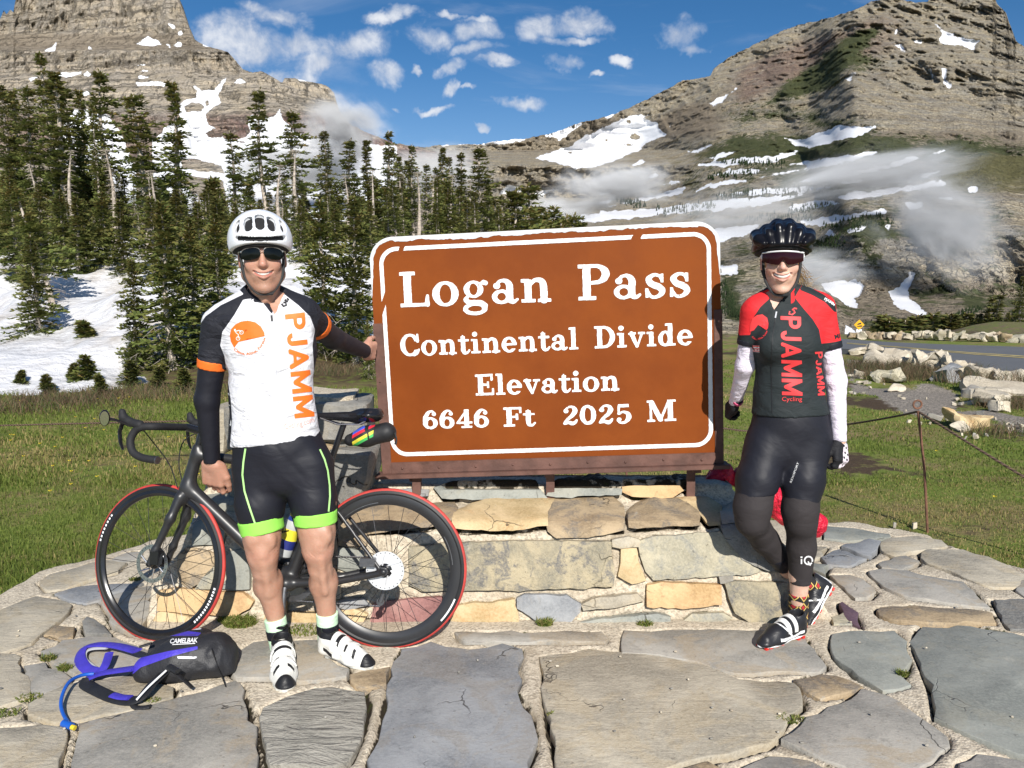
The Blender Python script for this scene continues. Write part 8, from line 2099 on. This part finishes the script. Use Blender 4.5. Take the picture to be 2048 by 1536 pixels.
# printing on the jersey
m_op = simple('orange_print', (.86,.17,.015),.6, var=.05); m_pk = simple('pale_orange_print', (.85,.42,.33),.6, var=.05); m_bp = simple('black_print', (.012,.012,.015),.6); m_zip = simple('grey_zip', (.45,.46,.50),.5)
jb = bvh_of(jer)
decal_field('lettering', 'PJAMM', jb, m_op, jer, (569.5,629),(20,208),(40,-4.5))['label'] = 'orange letters PJAMM running down the chest'
decal_path('lettering', 'Cycling.com', jb, m_pk, jer, [(569,858),(600,853),(629,843)],11,0,5)
decal_polys('emblem', [zm([(320,873),(300,835),(294,800),(302,762),(325,737),(360,718),(400,712),(445,722),(478,748),(497,782),(501,804),(470,780),(440,755),(424,734),(416,744),(392,735),(382,762),(362,800),(345,838)])], jb, m_op, jer, step=6)['label'] = 'orange disc emblem with a white mountain cut out'
wl = []
for cx_, cy_, r_ in ((343,818,11),(363,782,11)):
    p = zm([(cx_ + r_*math.cos(q), cy_ + r_*math.sin(q)) for q in np.linspace(0,2*PI, 13)]); wl.append(stroke2d(p, 1.1)[:])
wl += [stroke2d(zm([(322,770),(332,785),(345,795),(343,818)]),1.4), stroke2d(zm([(330,775),(350,770),(363,782)]),1.6),[tuple(p) for p in zm([(318,766),(326,760),(331,768),(323,776)])]]
decal_polys('emblem_rider', wl, jb, m_wht, jer, step=6, off=.0032)
decal_path('lettering', 'Citius, Altius, Fortius', jb, m_op, jer, zm([(316,886),(355,908),(405,915),(455,895),(490,855),(506,815)]),5.2,0.02,4)
decal_polys('zip', [stroke2d(zm([(543,690),(556,850),(572,1050),(585,1250),(597,1466)]),1.7)], jb, m_zip, jer, step=8, off=.0015)
decal_polys('zip_pull', [stroke2d(zm([(540,680),(544,715)]),4.5)], jb, m_bp, jer, off=.004)
decal_polys('small_logo', [stroke2d(zm([(600,612),(612,628),(628,620),(624,604),(610,606)]),4.2), stroke2d(zm([(618,588),(634,600),(640,586),(630,582)]),4.2)], jb, m_bp, jer)
decal_polys('hem_stitch', [stroke2d(zm([(300,1448),(600,1452),(828,1392)]),.8)], jb, m_zip, jer, step=10, off=.0012)
try: decal_text('lettering', 'UMMAJP', jb, m_wht, jer, (447,755),(7,98),(9,-1), bold=.03, step=8)
except Exception: pass
# socks and shoes
def sock(a, b_, ra, rb, parent):
    L = b_ - a; o = band('sock', a, b_, ra, rb, m_mint, parent, h=.004); band('sock_stripe', a + L*.26, a + L*.50, ra*.985 + .0022,(ra + rb)/2 + .0018, m_blkc, o, h=.004); return o
sR = sock(J(550,1236,3.10), J(564,1312,3.10),.0450,.0415, man); sL = sock(J(654,1225,3.11), J(657,1306,3.12),.0450,.0415, man)
m_shw = cloth('white_shoe_leather', (.74,.73,.68), bump=.3, rough=.45, attrs=[('black', (.014,.014,.016))]); m_shs = cloth('white_shoe_strap', (.80,.79,.75), bump=.2, rough=.45); m_sole = simple('pale_sole', (.62,.62,.58),.6, var=.15)
def sh_at(V):
    x, y, z = V.T; ay = np.abs(y)
    f = np.minimum.reduce([np.abs((x - .118) + ay*.5) - .008,.022 - ay + 0*x])*-1
    blk = np.where(z > .016,.5 + (x - .240)/.004,0)
    for x0 in (.120,.158,.200): blk = np.maximum(blk, np.where((ay > .014) & (ay < .037) & (z > .026),.5 + (.0058 - np.abs(x - x0 - .2*(ay - .02)))/.002,0))
    blk = np.maximum(blk, .5 + (z - .088)/.004); blk = np.maximum(blk, np.where((x < .10) & (x > .045),.5 + (.008 - np.abs(z - .055 + .25*x))/.003,0))
    return dict(black=np.clip(blk, 0,1))
shoe(G(565,1318,.012), G(570,1388,.012), man, m_shw, m_shs, m_sole, sh_at, sc=1.0)
shoe(G(645,1306,.012), G(745,1340,.012), man, m_shw, m_shs, m_sole, sh_at, sc=1.0)
# helmet, glasses, straps
m_hw = simple('white_helmet_shell', (.80,.82,.86),.28, var=.03, spec=.5, coat=.3); m_hb = simple('black_helmet_shell', (.007,.007,.010),.28, var=.1, spec=.22, coat=.0)
V5 = []
OC, OR = (-.003,.018,.050),(.124,.155,.124)
def es(x, z, f=.975):
    q = 1 - ((x - OC[0])/OR[0]) ** 2 - ((z - OC[2])/OR[2]) ** 2
    y_ = OC[1] - OR[1]*math.sqrt(max(q, 0)); g_ = .90*f/.975
    return (OC[0] + (x - OC[0])*g_, OC[1] + (y_ - OC[1])*g_, OC[2] + (z - OC[2])*g_)
for x in (-.084,-.042,.0,.042,.084):
    r_ = .0190 if abs(x) < .06 else .0165
    V5.append(([es(x*1.0,.098 - abs(x)*.10), es(x*1.02,.118 - abs(x)*.14), es(x*1.0,.138 - abs(x)*.26)], r_))
    V5.append(([es(x*.80,.166 - abs(x)*.40,.97), es(x*.76,.172 - abs(x)*.40,.6)],.0105)); V5.append(([(x*.75,.04,.172 - abs(x)*.40),(x*.6,.12,.140)],.014))
for q in (-1,1): V5.append(([es(q*.110,.060,.9), es(q*.114,.085,.7)],.0145)); V5.append(([(q*.120,.05,.055),(q*.108,.10,.08)],.014))
hel = empty('bicycle_helmet', tuple(hc + np.array([0,.02,.1]))); tag(hel, 'white vented bicycle helmet on the man head', 'helmet')
helmet_shell(V5,((-.003,.018,.050),(.124,.155,.124)),.86,.012, m_hw, HM, hel, slot=([es(q, .050 + .9*q*q, 1.0) for q in np.linspace(-.088,.088,21)],.0105))
def straps(M, parent, w=.079):
    for q in (-1,1):
        mbl(MB().tube(spline([(q*w, -.03,.02),(q*w*.985,-.035,-.04),(q*w*.83,-.045,-.100),(q*.030,-.062,-.150),(0,-.064,-.158)],5),.0042,6, flat=(1.4,.5)), 'chin_strap', M, m_strap, parent)
        mbl(MB().tube(spline([(q*w*1.02,.05,.02),(q*w*1.06,.03,-.03),(q*w*.93,-.012,-.075)],5),.0040,6, flat=(1.4,.5)), 'side_strap', M, m_strap, parent)
    mbl(MB().box((.018,-.066,-.155),(.030,.010,.014)), 'strap_buckle', M, m_strap, parent, False, .003)
straps(HM, hel)
m_lens = simple('dark_lens', (.004,.005,.005),.10, var=.02, spec=.25); m_silver = simple('silver_wire', (.6,.6,.6),.3, metal=1, var=.05)
gl = empty('sunglasses', tuple(hc + np.array([0,-.1,0]))); tag(gl, 'dark oval sunglasses with a thin silver frame on the man', 'sunglasses')
def lens(cx, a, b_, wrap, y0, th=.0025, n=24, skew=0, p=2.6):
    mb = MB(); ring = []; v = []
    for lay in (0, th):
        v.append(Vector((cx, y0 + wrap*cx*cx + lay - .0035,0)))
        for rr in (.55,1.0):
            for k in range(n):
                t_ = 2*PI*k/n; c_, s_ = math.cos(t_), math.sin(t_); x = cx + a*rr*abs(c_) ** (2/p)*(1 if c_ > 0 else -1); z = b_*rr*abs(s_) ** (2/p)*(1 if s_ > 0 else -1) + skew*(x - cx)
                v.append(Vector((x, y0 + wrap*x*x + lay - .0035*(1 - rr*rr) , z)))
    N = 1 + 2*n; f = []
    for L in (0, N):
        for k in range(n): f.append((L, L + 1 + k, L + 1 + (k + 1) % n)); f.append((L + 1 + k, L + 1 + n + k, L + 1 + n + (k + 1) % n, L + 1 + (k + 1) % n))
    for k in range(n): f.append((1 + n + k, 1 + n + (k + 1) % n, N + 1 + n + (k + 1) % n, N + 1 + n + k))
    return mb.add(v, f),[Vector(q) for q in v[1 + n:1 + 2*n]]
for q in (-1,1):
    mb_, rim = lens(q*.042,.036,.0235,5.2,-.108, skew=-.12*q)
    mb_.v = [(x, y, z - .003) for x, y, z in mb_.v]; mbl(mb_, 'lens', HM, m_lens, gl)
    mbl(MB().tube([(p.x, p.y, p.z - .003) for p in rim[1:12]],.0016,6), 'rim_wire', HM, m_silver, gl)
    mbl(MB().tube([(q*.077,-.078,.006),(q*.086,-.05,.006),(q*.087,.02,-.002)],.0028,6), 'temple', HM, m_silver, gl)
mbl(MB().tube([(-.008,-.108,.004),(0,-.110,.008),(.008,-.108,.004)],.0018,6), 'bridge', HM, m_silver, gl)
m_hair = simple('grey_hair', (.20,.17,.14),.8, var=.4, vs=80)
hs_ = Sdf((-.1,-.03,-.05),(.1,.13,.06),.004); hs_.ell((0,.030,.02),(.0815,.092,.075)); hs_.apply(lambda X, Y, Z: np.maximum(-.02 - Y + 0*X + 0*Z, -.045 + .0*X - Z) , (-.2,-.2,-.2),(.2,.2,.2),0, inter=True)
Vq, Fq = hs_.mesh(); loc('hair', Vq, Fq, HM, m_hair, man)
MB().ring(Mj['rw'] + np.array([0,0,.01]), tuple(Mj['rw'] - Mj['re']),.033,.0015,20,5).build('cuff_seam', m_blkc, man, keep=True)
# ================================================================ THE WOMAN
wom = empty('person', tuple(G(1590,1290)))
tag(wom, 'cyclist in black helmet and red and black jersey beside the right sign edge', 'person')
Wj = dict(rs=J(1506,624,3.36), re=J(1490,732,3.40), rw=J(1470,806,3.55), ls=J(1643,616,3.37), le=J(1671,762,3.36), lw=J(1679,884,3.33))
def w_torso(S, i):
    S.ell(J(1576,690,3.36),(.150 + i, .095 + i, .14 + i)); S.ell(J(1574,645,3.37),(.140 + i, .088 + i, .09 + i),.05)
    for px in (1548,1606): S.ell(J(px, 690,3.29),(.058 + i, .045 + i, .055 + i),.05)
    S.ell(J(1577,770,3.37),(.135 + i, .092 + i, .14 + i),.06); S.ell(J(1581,835,3.37),(.152 + i, .105 + i, .10 + i),.06)
    S.cap(J(1522,622,3.37), J(1630,616,3.37),.048 + i, k=.05)
    S.path([J(1563,582,3.38), J(1535,606,3.37), J(1518,618,3.37)],[.036 + i, .036 + i, .042 + i],.05); S.path([J(1566,582,3.38), J(1605,600,3.37), J(1635,612,3.37)],[.036 + i, .036 + i, .042 + i],.05)
def w_hips(S, i): S.ell(J(1581,870,3.38),(.170 + i, .118 + i, .12 + i), k=.05); S.ell(J(1575,905,3.37),(.150 + i, .10 + i, .08 + i), k=.05)
def w_legA(S, i, k=.03): S.path([J(1533,890,3.36), J(1515,960,3.31), J(1505,1015,3.28)],[.088 + i, .082 + i, .073 + i], k)
def w_legB(S, i, k=.03): S.path([J(1617,885,3.36), J(1606,960,3.31), J(1600,1020,3.28)],[.088 + i, .080 + i, .070 + i], k)
def w_kneeA(S, i): S.path([J(1505,1015,3.28), J(1504,1042,3.27)],[.073 + i, .066 + i],.03); S.path([J(1504,1042,3.29), J(1530,1080,3.37), J(1577,1138,3.44)],[.064 + i, .056 + i, .040 + i],.02)
def w_kneeB(S, i): S.path([J(1600,1020,3.28), J(1601,1045,3.275)],[.070 + i, .064 + i],.03); S.path([J(1602,1045,3.29), J(1603,1095,3.31), J(1600,1150,3.32), J(1597,1200,3.32)],[.062 + i, .057 + i, .045 + i, .035 + i],.02)
S = Sdf((.85,2.98,.02),(1.60,3.74,1.62),.0065)
w_torso(S, 0); w_hips(S, 0); w_legA(S, 0); w_legB(S, 0); w_kneeA(S, 0); w_kneeB(S, 0)
S.path([J(1597,1200,3.32), J(1594,1250,3.34)],[.034,.034],.02); S.path([J(1577,1138,3.44), J(1612,1165,3.45), J(1632,1178,3.45)],[.038,.034,.034],.02)
S.cap(Wj['rs'], Wj['re'],.044,.036,.012); S.cap(Wj['re'], Wj['rw'],.036,.025,.002); S.cap(Wj['ls'], Wj['le'],.046,.040,.012); S.cap(Wj['le'], Wj['lw'],.040,.026,.002)
Vb, Fb = S.mesh()
whc = J(1563,516,3.345); wy = Vector((whc[0] - .25, whc[1],0)).normalized(); WM = cols((wy.y, -wy.x, .0),(wy.x, wy.y, 0),(.0,0,1), whc)
Vh, Fh, Ah, teeth = head_local(True)
cg = [(30,50,35),(38,55,40),(45,60,40),(50,60,40)]
tw = [(.5,-.3,.8),(.1,-.4,.9),(-.1,-.4,.9)]
Vr, Fr, _ = hand_local(cg, tw, .92); Vl, Fl, _ = hand_local([(30,50,35),(34,50,35),(38,50,35),(42,50,35)], tw, .92)
a_, b_, c_ = ortho((.2,-.6,.8), tuple(J(1447,832,3.66) - Wj['rw'])); b_ = b_ if b_.y < 0 else -b_; WR = cols(a_, b_, c_, Wj['rw'])
a_, b_, c_ = ortho((-.85,-.5,0), tuple(J(1682,945,3.29) - Wj['lw'])); b_ = b_ if b_.y < 0 else -b_; WL = cols(a_, b_, c_, Wj['lw'])
merge('body', [(Vb, Fb, {}),(xform(Vh, WM), fixF(Fh, WM), Ah),(xform(Vr, WR), fixF(Fr, WR), {}),(xform(Vl, WL), fixF(Fl, WL), {})], m_skinw, wom)
mbl(teeth, 'teeth', WM, m_teeth, wom)
m_glove = cloth('black_glove', (.014,.014,.017), bump=.3, bs=30, attrs=[('pattern', (.70,.62,.68))])
def gat(V, M, on):
    x, y, z = V.T; st = np.sin(z*260 + x*120)*.5 + .35*np.sin(x*320 - z*90)
    return dict(pattern=np.clip(.5 + (st*.6 + .2)*on - (1 - on) - 2*(x > .004) , 0,1))
Vg, Fg, _ = hand_local(cg, tw, .92,.0022,.003); loc('glove', Vg, Fg, WR, m_glove, wom, gat(Vg, WR, 0))
Vg, Fg, _ = hand_local([(30,50,35),(34,50,35),(38,50,35),(42,50,35)], tw, .92,.0022,.003); loc('glove', Vg, Fg, WL, m_glove, wom, gat(Vg, WL, 1))
m_pinkc = cloth('pink_cuff', (.62,.10,.22), bump=.2)
for M_ in (WR, WL): mbl(MB().tube([(0,0,-.036),(0,0,-.024)],.031,16, flat=(1,.85)), 'glove_cuff', M_, m_pinkc, wom)
zw = zz(1400,420,3.2)
redp = [zw([(225,600),(300,560),(440,505),(452,560),(385,622),(335,700),(322,800),(250,802),(225,700)]), zw([(606,560),(640,500),(655,470),(720,480),(850,560),(915,650),(960,822),(860,845),(778,856),(762,765),(722,700),(662,630)]), zw([(800,1075),(860,1075),(860,1230),(828,1200)])]
blks = [zw([(640,512),(655,476),(700,492),(790,540),(865,600),(874,655),(858,650),(800,590),(720,545)])]
def wat(V):
    x, y = proj(V); r = np.clip(.5 - polys_sd(x, y, redp)/4,0,1); k_ = np.clip(.5 - polys_sd(x, y, blks)/4,0,1); return dict(red=np.minimum(r, 1 - k_))
m_wj = cloth('jersey_black_and_red', (.018,.024,.026), attrs=[('red', (.72,.025,.03))], bump=.4)
S = Sdf((.95,3.10,.90),(1.60,3.60,1.56),.0058)
w_torso(S, .010); S.cap(J(1580,845,3.37), J(1578,790,3.37),.160,.146,.04, flat=((0,1,0),.72))
S.warp(lambda x, y, z: .0032*fbm(x*10 + z*6, y*10, z*8, o=3, seed=22, ridged=True) + .0025*np.sin(x*30 + z*46)*np.exp(-((z - 1.12)/.09) ** 2),.05)
wh = J(1580,832,3.3); S.apply(lambda X, Y, Z: wh[2] - Z + .03*(X - wh[0]) + 0*Y, (.9,3,.8),(1.7,3.7,1.6),0, inter=True)
wrc = Wj['rs'] + (Wj['re'] - Wj['rs'])*.56; wlc = Wj['ls'] + (Wj['le'] - Wj['ls'])*.53
S.cap(Wj['rs'], wrc, .052,.048,.03, cut=(0,1)); S.cap(Wj['ls'], wlc, .055,.053,.03, cut=(0,1))
wva = J(1556,621,3.25)
S.apply(lambda X, Y, Z: np.maximum((np.abs(X - wva[0] - .22*(Z - wva[2])) - (Z - wva[2])*.55)*.8, Y - 3.35),(wva[0] - .09,3.1, wva[2]),(wva[0] + .11,3.35,1.56),0, sub=True)
S.cap(J(1566,612,3.36), J(1564,560,3.36),.050, k=0, sub=True)
wjer = S.build('jersey', m_wj, wom, wat)
S = Sdf((1.05,3.22,1.38),(1.30,3.50,1.56),.004)
S.cap(J(1568,606,3.365), J(1564,580,3.375),.064,.060, cut=(0,1)); S.cap(J(1568,620,3.365), J(1564,560,3.375),.055,.053, sub=True)
S.apply(lambda X, Y, Z: np.maximum((np.abs(X - wva[0] - .22*(Z - wva[2])) - (Z - wva[2])*.60)*.8, Y - 3.35),(wva[0] - .1,3.1, wva[2]),(wva[0] + .12,3.35,1.6),0, sub=True)
S.build('collar', m_wj, wjer, lambda V: dict(red=np.clip((proj(V)[0] - 1580)/4,0,1)))
dA = (Wj['re'] - Wj['rs']); dA /= np.linalg.norm(dA); dB = (Wj['le'] - Wj['ls']); dB /= np.linalg.norm(dB)
band('sleeve_band', wrc - dA*.014, wrc + dA*.010,.0505,.0490, m_blkc, wjer); band('sleeve_band', wlc - dB*.018, wlc + dB*.010,.0560,.0548, m_blkc, wjer)
m_whs = cloth('white_arm_warmer', (.74,.68,.78), bump=.5, bs=14)
S = Sdf((.90,3.25,.78),(1.60,3.70,1.46),.0052)
S.cap(Wj['rs'], Wj['re'],.047,.0405); S.cap(Wj['re'], Wj['rw'],.0405,.0295,.02, cut=(0,1)); S.cap(Wj['ls'], Wj['le'],.049,.0455); S.cap(Wj['le'], Wj['lw'],.0455,.0305,.02, cut=(0,1))
S.warp(lambda x, y, z: .0022*fbm(x*12, y*12, z*38, o=2, seed=31, ridged=True),.03)
S.apply(lambda X, Y, Z: np.sqrt((X - 1.20) ** 2 + (Y - 3.37) ** 2 + 0*Z) - .125,(1.0,3.2,1.2),(1.4,3.6,1.6),0, sub=True)
S.build('arm_warmers', m_whs, wom)
S = Sdf((.90,3.12,.56),(1.45,3.60,1.10),.006)
w_hips(S, .007); w_torso(S, .005); w_legA(S, .007); w_legB(S, .007)
whA, whB = J(1508,986,3.30), J(1604,1000,3.29)
hemcut(S, whA, (.12,0,-1),.105); hemcut(S, whB, (-.02,0,-1),.095)
S.warp(lambda x, y, z: .0025*fbm(x*12 + z*9, y*12, z*6, o=3, seed=25, ridged=True),.03)
wsho = S.build('shorts', m_blkc, wom)
m_warm = cloth('sheer_knee_warmer', (.034,.029,.030), bump=.25, rough=.8)
S = Sdf((.90,3.12,.22),(1.45,3.58,.72),.0055)
w_legA(S, .0035,.0); S.path([J(1505,1015,3.28), J(1504,1042,3.27)],[.0765,.0695],.03); S.path([J(1504,1042,3.29), J(1530,1080,3.37)],[.0675,.0595],.02); S.cap(J(1530,1080,3.37), J(1570,1130,3.43),.0595,.045,.02, cut=(0,1))
w_legB(S, .0035,.0); S.path([J(1600,1020,3.28), J(1601,1045,3.275)],[.0735,.0675],.03); S.path([J(1602,1045,3.29), J(1603,1095,3.31)],[.0655,.0605],.02); S.cap(J(1603,1095,3.31), J(1600,1166,3.32),.0605,.0455,.02, cut=(0,1))
S.apply(lambda X, Y, Z: Z - .72 + 0*X + 0*Y, (.8,3,.5),(1.6,3.7,.9),0, inter=True)
wkn = S.build('knee_warmers', m_warm, wom)
band('knee_band', J(1552,1108,3.405), J(1571,1131,3.432),.0535,.0465, m_blkc, wkn)
m_rp = simple('red_print', (.78,.045,.05),.6, var=.05); jb = bvh_of(wjer)
decal_field('lettering', 'PJAMM', jb, m_rp, wjer, (1561,632),(3,158),(41,1.5))['label'] = 'red letters PJAMM running down the chest'
decal_field('lettering', 'PJAMM', jb, m_rp, wjer, (1630,704),(6,87),(15,-1))
decal_text('lettering', 'Cycling', jb, m_rp, wjer, (1564,802),(40,0),(0,-8.5), step=5)
decal_polys('emblem', [zw([(318,780),(322,730),(335,695),(365,672),(400,668),(430,690),(438,725),(435,755),(425,768),(412,725),(403,695),(395,712),(385,705),(372,735),(345,770)])], jb, m_rp, wjer, step=6)
decal_path('lettering', 'Citius, Altius, Fortius', jb, m_rp, wjer, zw([(330,815),(360,832),(395,822),(420,800),(432,775)]),3.6,.02,4)
decal_polys('small_logo', [stroke2d(zw([(575,648),(570,665),(590,670),(608,655),(600,642)]),3), stroke2d(zw([(590,640),(605,628),(620,632)]),3)], jb, m_rp, wjer)
decal_polys('flag_patch', [zw([(318,866),(380,868),(380,911),(318,905)])], jb, m_wht, wjer, off=.002); decal_polys('flag_stripes', [zw([(340,868),(380,869),(380,876),(340,875)]), zw([(320,884),(380,886),(380,893),(320,891)]), zw([(320,898),(380,901),(380,907),(320,904)]), zw([(318,866),(340,867),(340,884),(318,884)])], jb, m_rp, wjer, off=.003)
decal_polys('zip', [stroke2d(zw([(490,660),(465,800),(455,1000),(462,1300)]),1.4)], jb, m_bp, wjer, step=8); decal_polys('zip_pull', [stroke2d(zw([(490,650),(482,690)]),3)], jb, m_zip, wjer, off=.004)
decal_path('lettering', 'PJAMM', jb, m_wht, wjer, zw([(794,574),(825,590),(858,614)]),5,.03,4)
decal_path('lettering', 'MB', jb, m_bp, wjer, zw([(866,826),(912,816)]),9,.03,5)
decal_polys('sleeve_stripes', [stroke2d(zw([(862 + 2.2*k + 6,645 + 14*k),(878 + 2.2*k + 8,655 + 14*k)]),1.6) for k in range(8)], jb, m_bp, wjer)
decal_text('lettering', 'REX/SPORT', bvh_of(wsho), m_wht, wsho, (1579 + 4,966),(15,-40),(-3.5,-2), step=6)
kb = bvh_of(wkn)
decal_polys('knee_logo', [stroke2d([(1617 + 8*math.cos(q) , 1121 + 8*math.sin(q)) for q in np.linspace(.6,6.6,14)],3), stroke2d([(1616,1123),(1621,1131)],2.6), stroke2d([(1603,1118),(1603,1128)],3),[(1601,1113),(1605,1113),(1605,1116),(1601,1116)]], kb, m_wht, wkn)
# socks, shoes
m_sockw, t, b = new_mat('argyle_sock'); g = t.n('ShaderNodeTexCoord').outputs['Object']; sx_ = t.n('ShaderNodeSeparateXYZ', i_0=g)
u_ = t.math('MULTIPLY', sx_.outputs[0],26.0); v_ = t.math('MULTIPLY', sx_.outputs[2],20.0)
d_ = t.math('ADD', t.math('ABSOLUTE', t.math('SUBTRACT', t.math('FRACT', u_),.5)), t.math('ABSOLUTE', t.math('SUBTRACT', t.math('FRACT', v_),.5)))
ln_ = t.step(t.math('ABSOLUTE', t.math('SUBTRACT', d_, .40)),.085,.06); inn = t.step(d_, .24,.20)
c = t.mix(inn, (.014,.013,.014),(.45,.02,.03)); c = t.mix(ln_, c, (.62,.42,.12)); t.put(b.inputs['Base Color'], c); b.inputs['Roughness'].default_value = .85
band('sock', J(1598,1186,3.32), J(1595,1262,3.34),.0425,.0415, m_sockw, wom, h=.004); band('sock', J(1600,1156,3.445), J(1636,1180,3.45),.040,.040, m_sockw, wom, h=.004)
m_shb = cloth('black_shoe_leather', (.020,.020,.023), bump=.2, rough=.35, attrs=[('white', (.80,.80,.80))]); m_redl = simple('red_lugs', (.62,.03,.02),.5)
def shw_at(V):
    x, y, z = V.T; w_ = np.where((x > .03) & (x < .19),.5 + (.0065 - np.abs(z - .026 - .10*np.abs(x - .12)))/.002,0); w_ = np.maximum(w_, .5 + (.005 - np.abs(x - .11 - (z - .03)*.9))/.002); w_ = np.maximum(w_, np.where(x < .004,1,0))
    return dict(white=np.clip(w_, 0,1))
shoe(G(1604,1268,.03), G(1517,1296,.03), wom, m_shb, m_shs, m_wht, shw_at, nstr=2, lugs=m_redl)
t0_, h0_ = J(1612,1262,3.36), J(1665,1172,3.46)
shoe(h0_, t0_, wom, m_shb, m_shb, m_wht, shw_at, nstr=2, up=(-.75,.1,.45), lugs=m_redl)
# helmet, glasses, hair
whel = empty('bicycle_helmet', tuple(whc + np.array([0,.02,.1]))); tag(whel, 'glossy black ribbed bicycle helmet on the woman head', 'helmet')
lob = []
for x in (-.100,-.062,-.022,.022,.062,.100):
    zt = .150 - abs(x)*.55; lob.append(([(x*.80,-.118,.055),(x, -.085, zt - .022),(x*1.05,.0, zt),(x*.9,.11, zt - .03)],.012,[.012,.022,.026,.020]))
V6 = [([(x*.9,-.16,.07),(x, -.12,.118 - abs(x)*.3),(x, -.05,.160 - abs(x)*.4)],.0095) for x in (-.082,-.042,0,.042,.082)] + [([(x*.9,.02,.168 - abs(x)*.4),(x*.7,.13,.13)],.012) for x in (-.06,0,.06)]
for q in (-1,1): V6.append(([(q*.135,-.03,.055),(q*.128,.03,.07)],.012))
helmet_shell(V6,((0,.018,.042),(.124,.146,.112)),.87,.022, m_hb, WM, whel, lobes=lob)
straps(WM, whel, .075)
wgl = empty('sunglasses', tuple(whc + np.array([0,-.1,0]))); tag(wgl, 'wraparound dark sunglasses with white frame on the woman', 'sunglasses')
m_lensw = simple('dark_red_lens', (.022,.004,.007),.10, var=.02, spec=.25)
def shield():
    v = []; n = 28
    for i in range(n + 1):
        x = -.082 + .164*i/n; y = -.116 + 6.6*x*x; top = .020 - .9*x*x; bot = -.036 + 2.6*x*x + .022*math.exp(-(x/.011) ** 2)
        v += [Vector((x, y, top)), Vector((x, y - .004,(top + bot)/2)), Vector((x, y, bot))]
    return v, [(3*i + k, 3*i + k + 1,3*i + 4 + k, 3*i + 3 + k) for i in range(n) for k in (0,1)]
v, f = shield(); v = [p + Vector((0,0,.002)) for p in v]; mbl(MB().add(v, f), 'lens', WM, m_lensw, wgl)
mbl(MB().tube([p + Vector((0,-.0005,.0015)) for p in v[0::3]],.0034,6), 'top_frame', WM, m_wht, wgl)
for q in (-1,1): mbl(MB().tube([(q*.079,-.068,.012),(q*.083,-.060,.004),(q*.080,-.066,-.006)],[.007,.008,.005],8, flat=(.6,1)), 'frame_corner', WM, m_wht, wgl); mbl(MB().tube([(q*.083,-.062,.010),(q*.086,.02,.004)],.0035,6), 'temple', WM, m_wht, wgl)
m_blond = simple('blond_hair', (.46,.32,.17),.5, var=.35, vs=60)
hr = MB(); r3 = random.Random(2)
for k in range(45):
    a0 = Vector((.062 + r3.uniform(-.01,.012),.05 + r3.uniform(-.03,.03),-.02 + r3.uniform(-.06,.03)))
    p1 = a0 + Vector((.018 + r3.uniform(-.01,.02),.02,-.05 + r3.uniform(-.02,.02))); p2 = p1 + Vector((.018 + r3.uniform(-.015,.02),.02,-.03 + r3.uniform(-.025,.03))); p3 = p2 + Vector((.02 + r3.uniform(-.02,.03),.01, r3.uniform(-.03,.02)))
    hr.tube(spline([tuple(a0), tuple(p1), tuple(p2), tuple(p3)],4),[.0014]*9 + [.001,.0007,.0005,.0003],3)
mbl(hr, 'hair', WM, m_blond, wom)
hs_ = Sdf((-.1,-.03,-.07),(.1,.13,.06),.004); hs_.ell((0,.030,.01),(.078,.094,.085)); hs_.apply(lambda X, Y, Z: np.maximum(-.012 - Y + 0*X + 0*Z, -.065 - Z),(-.2,-.2,-.2),(.2,.2,.2),0, inter=True)
Vq, Fq = hs_.mesh(); loc('hair_cap', Vq, Fq, WM, m_blond, wom)
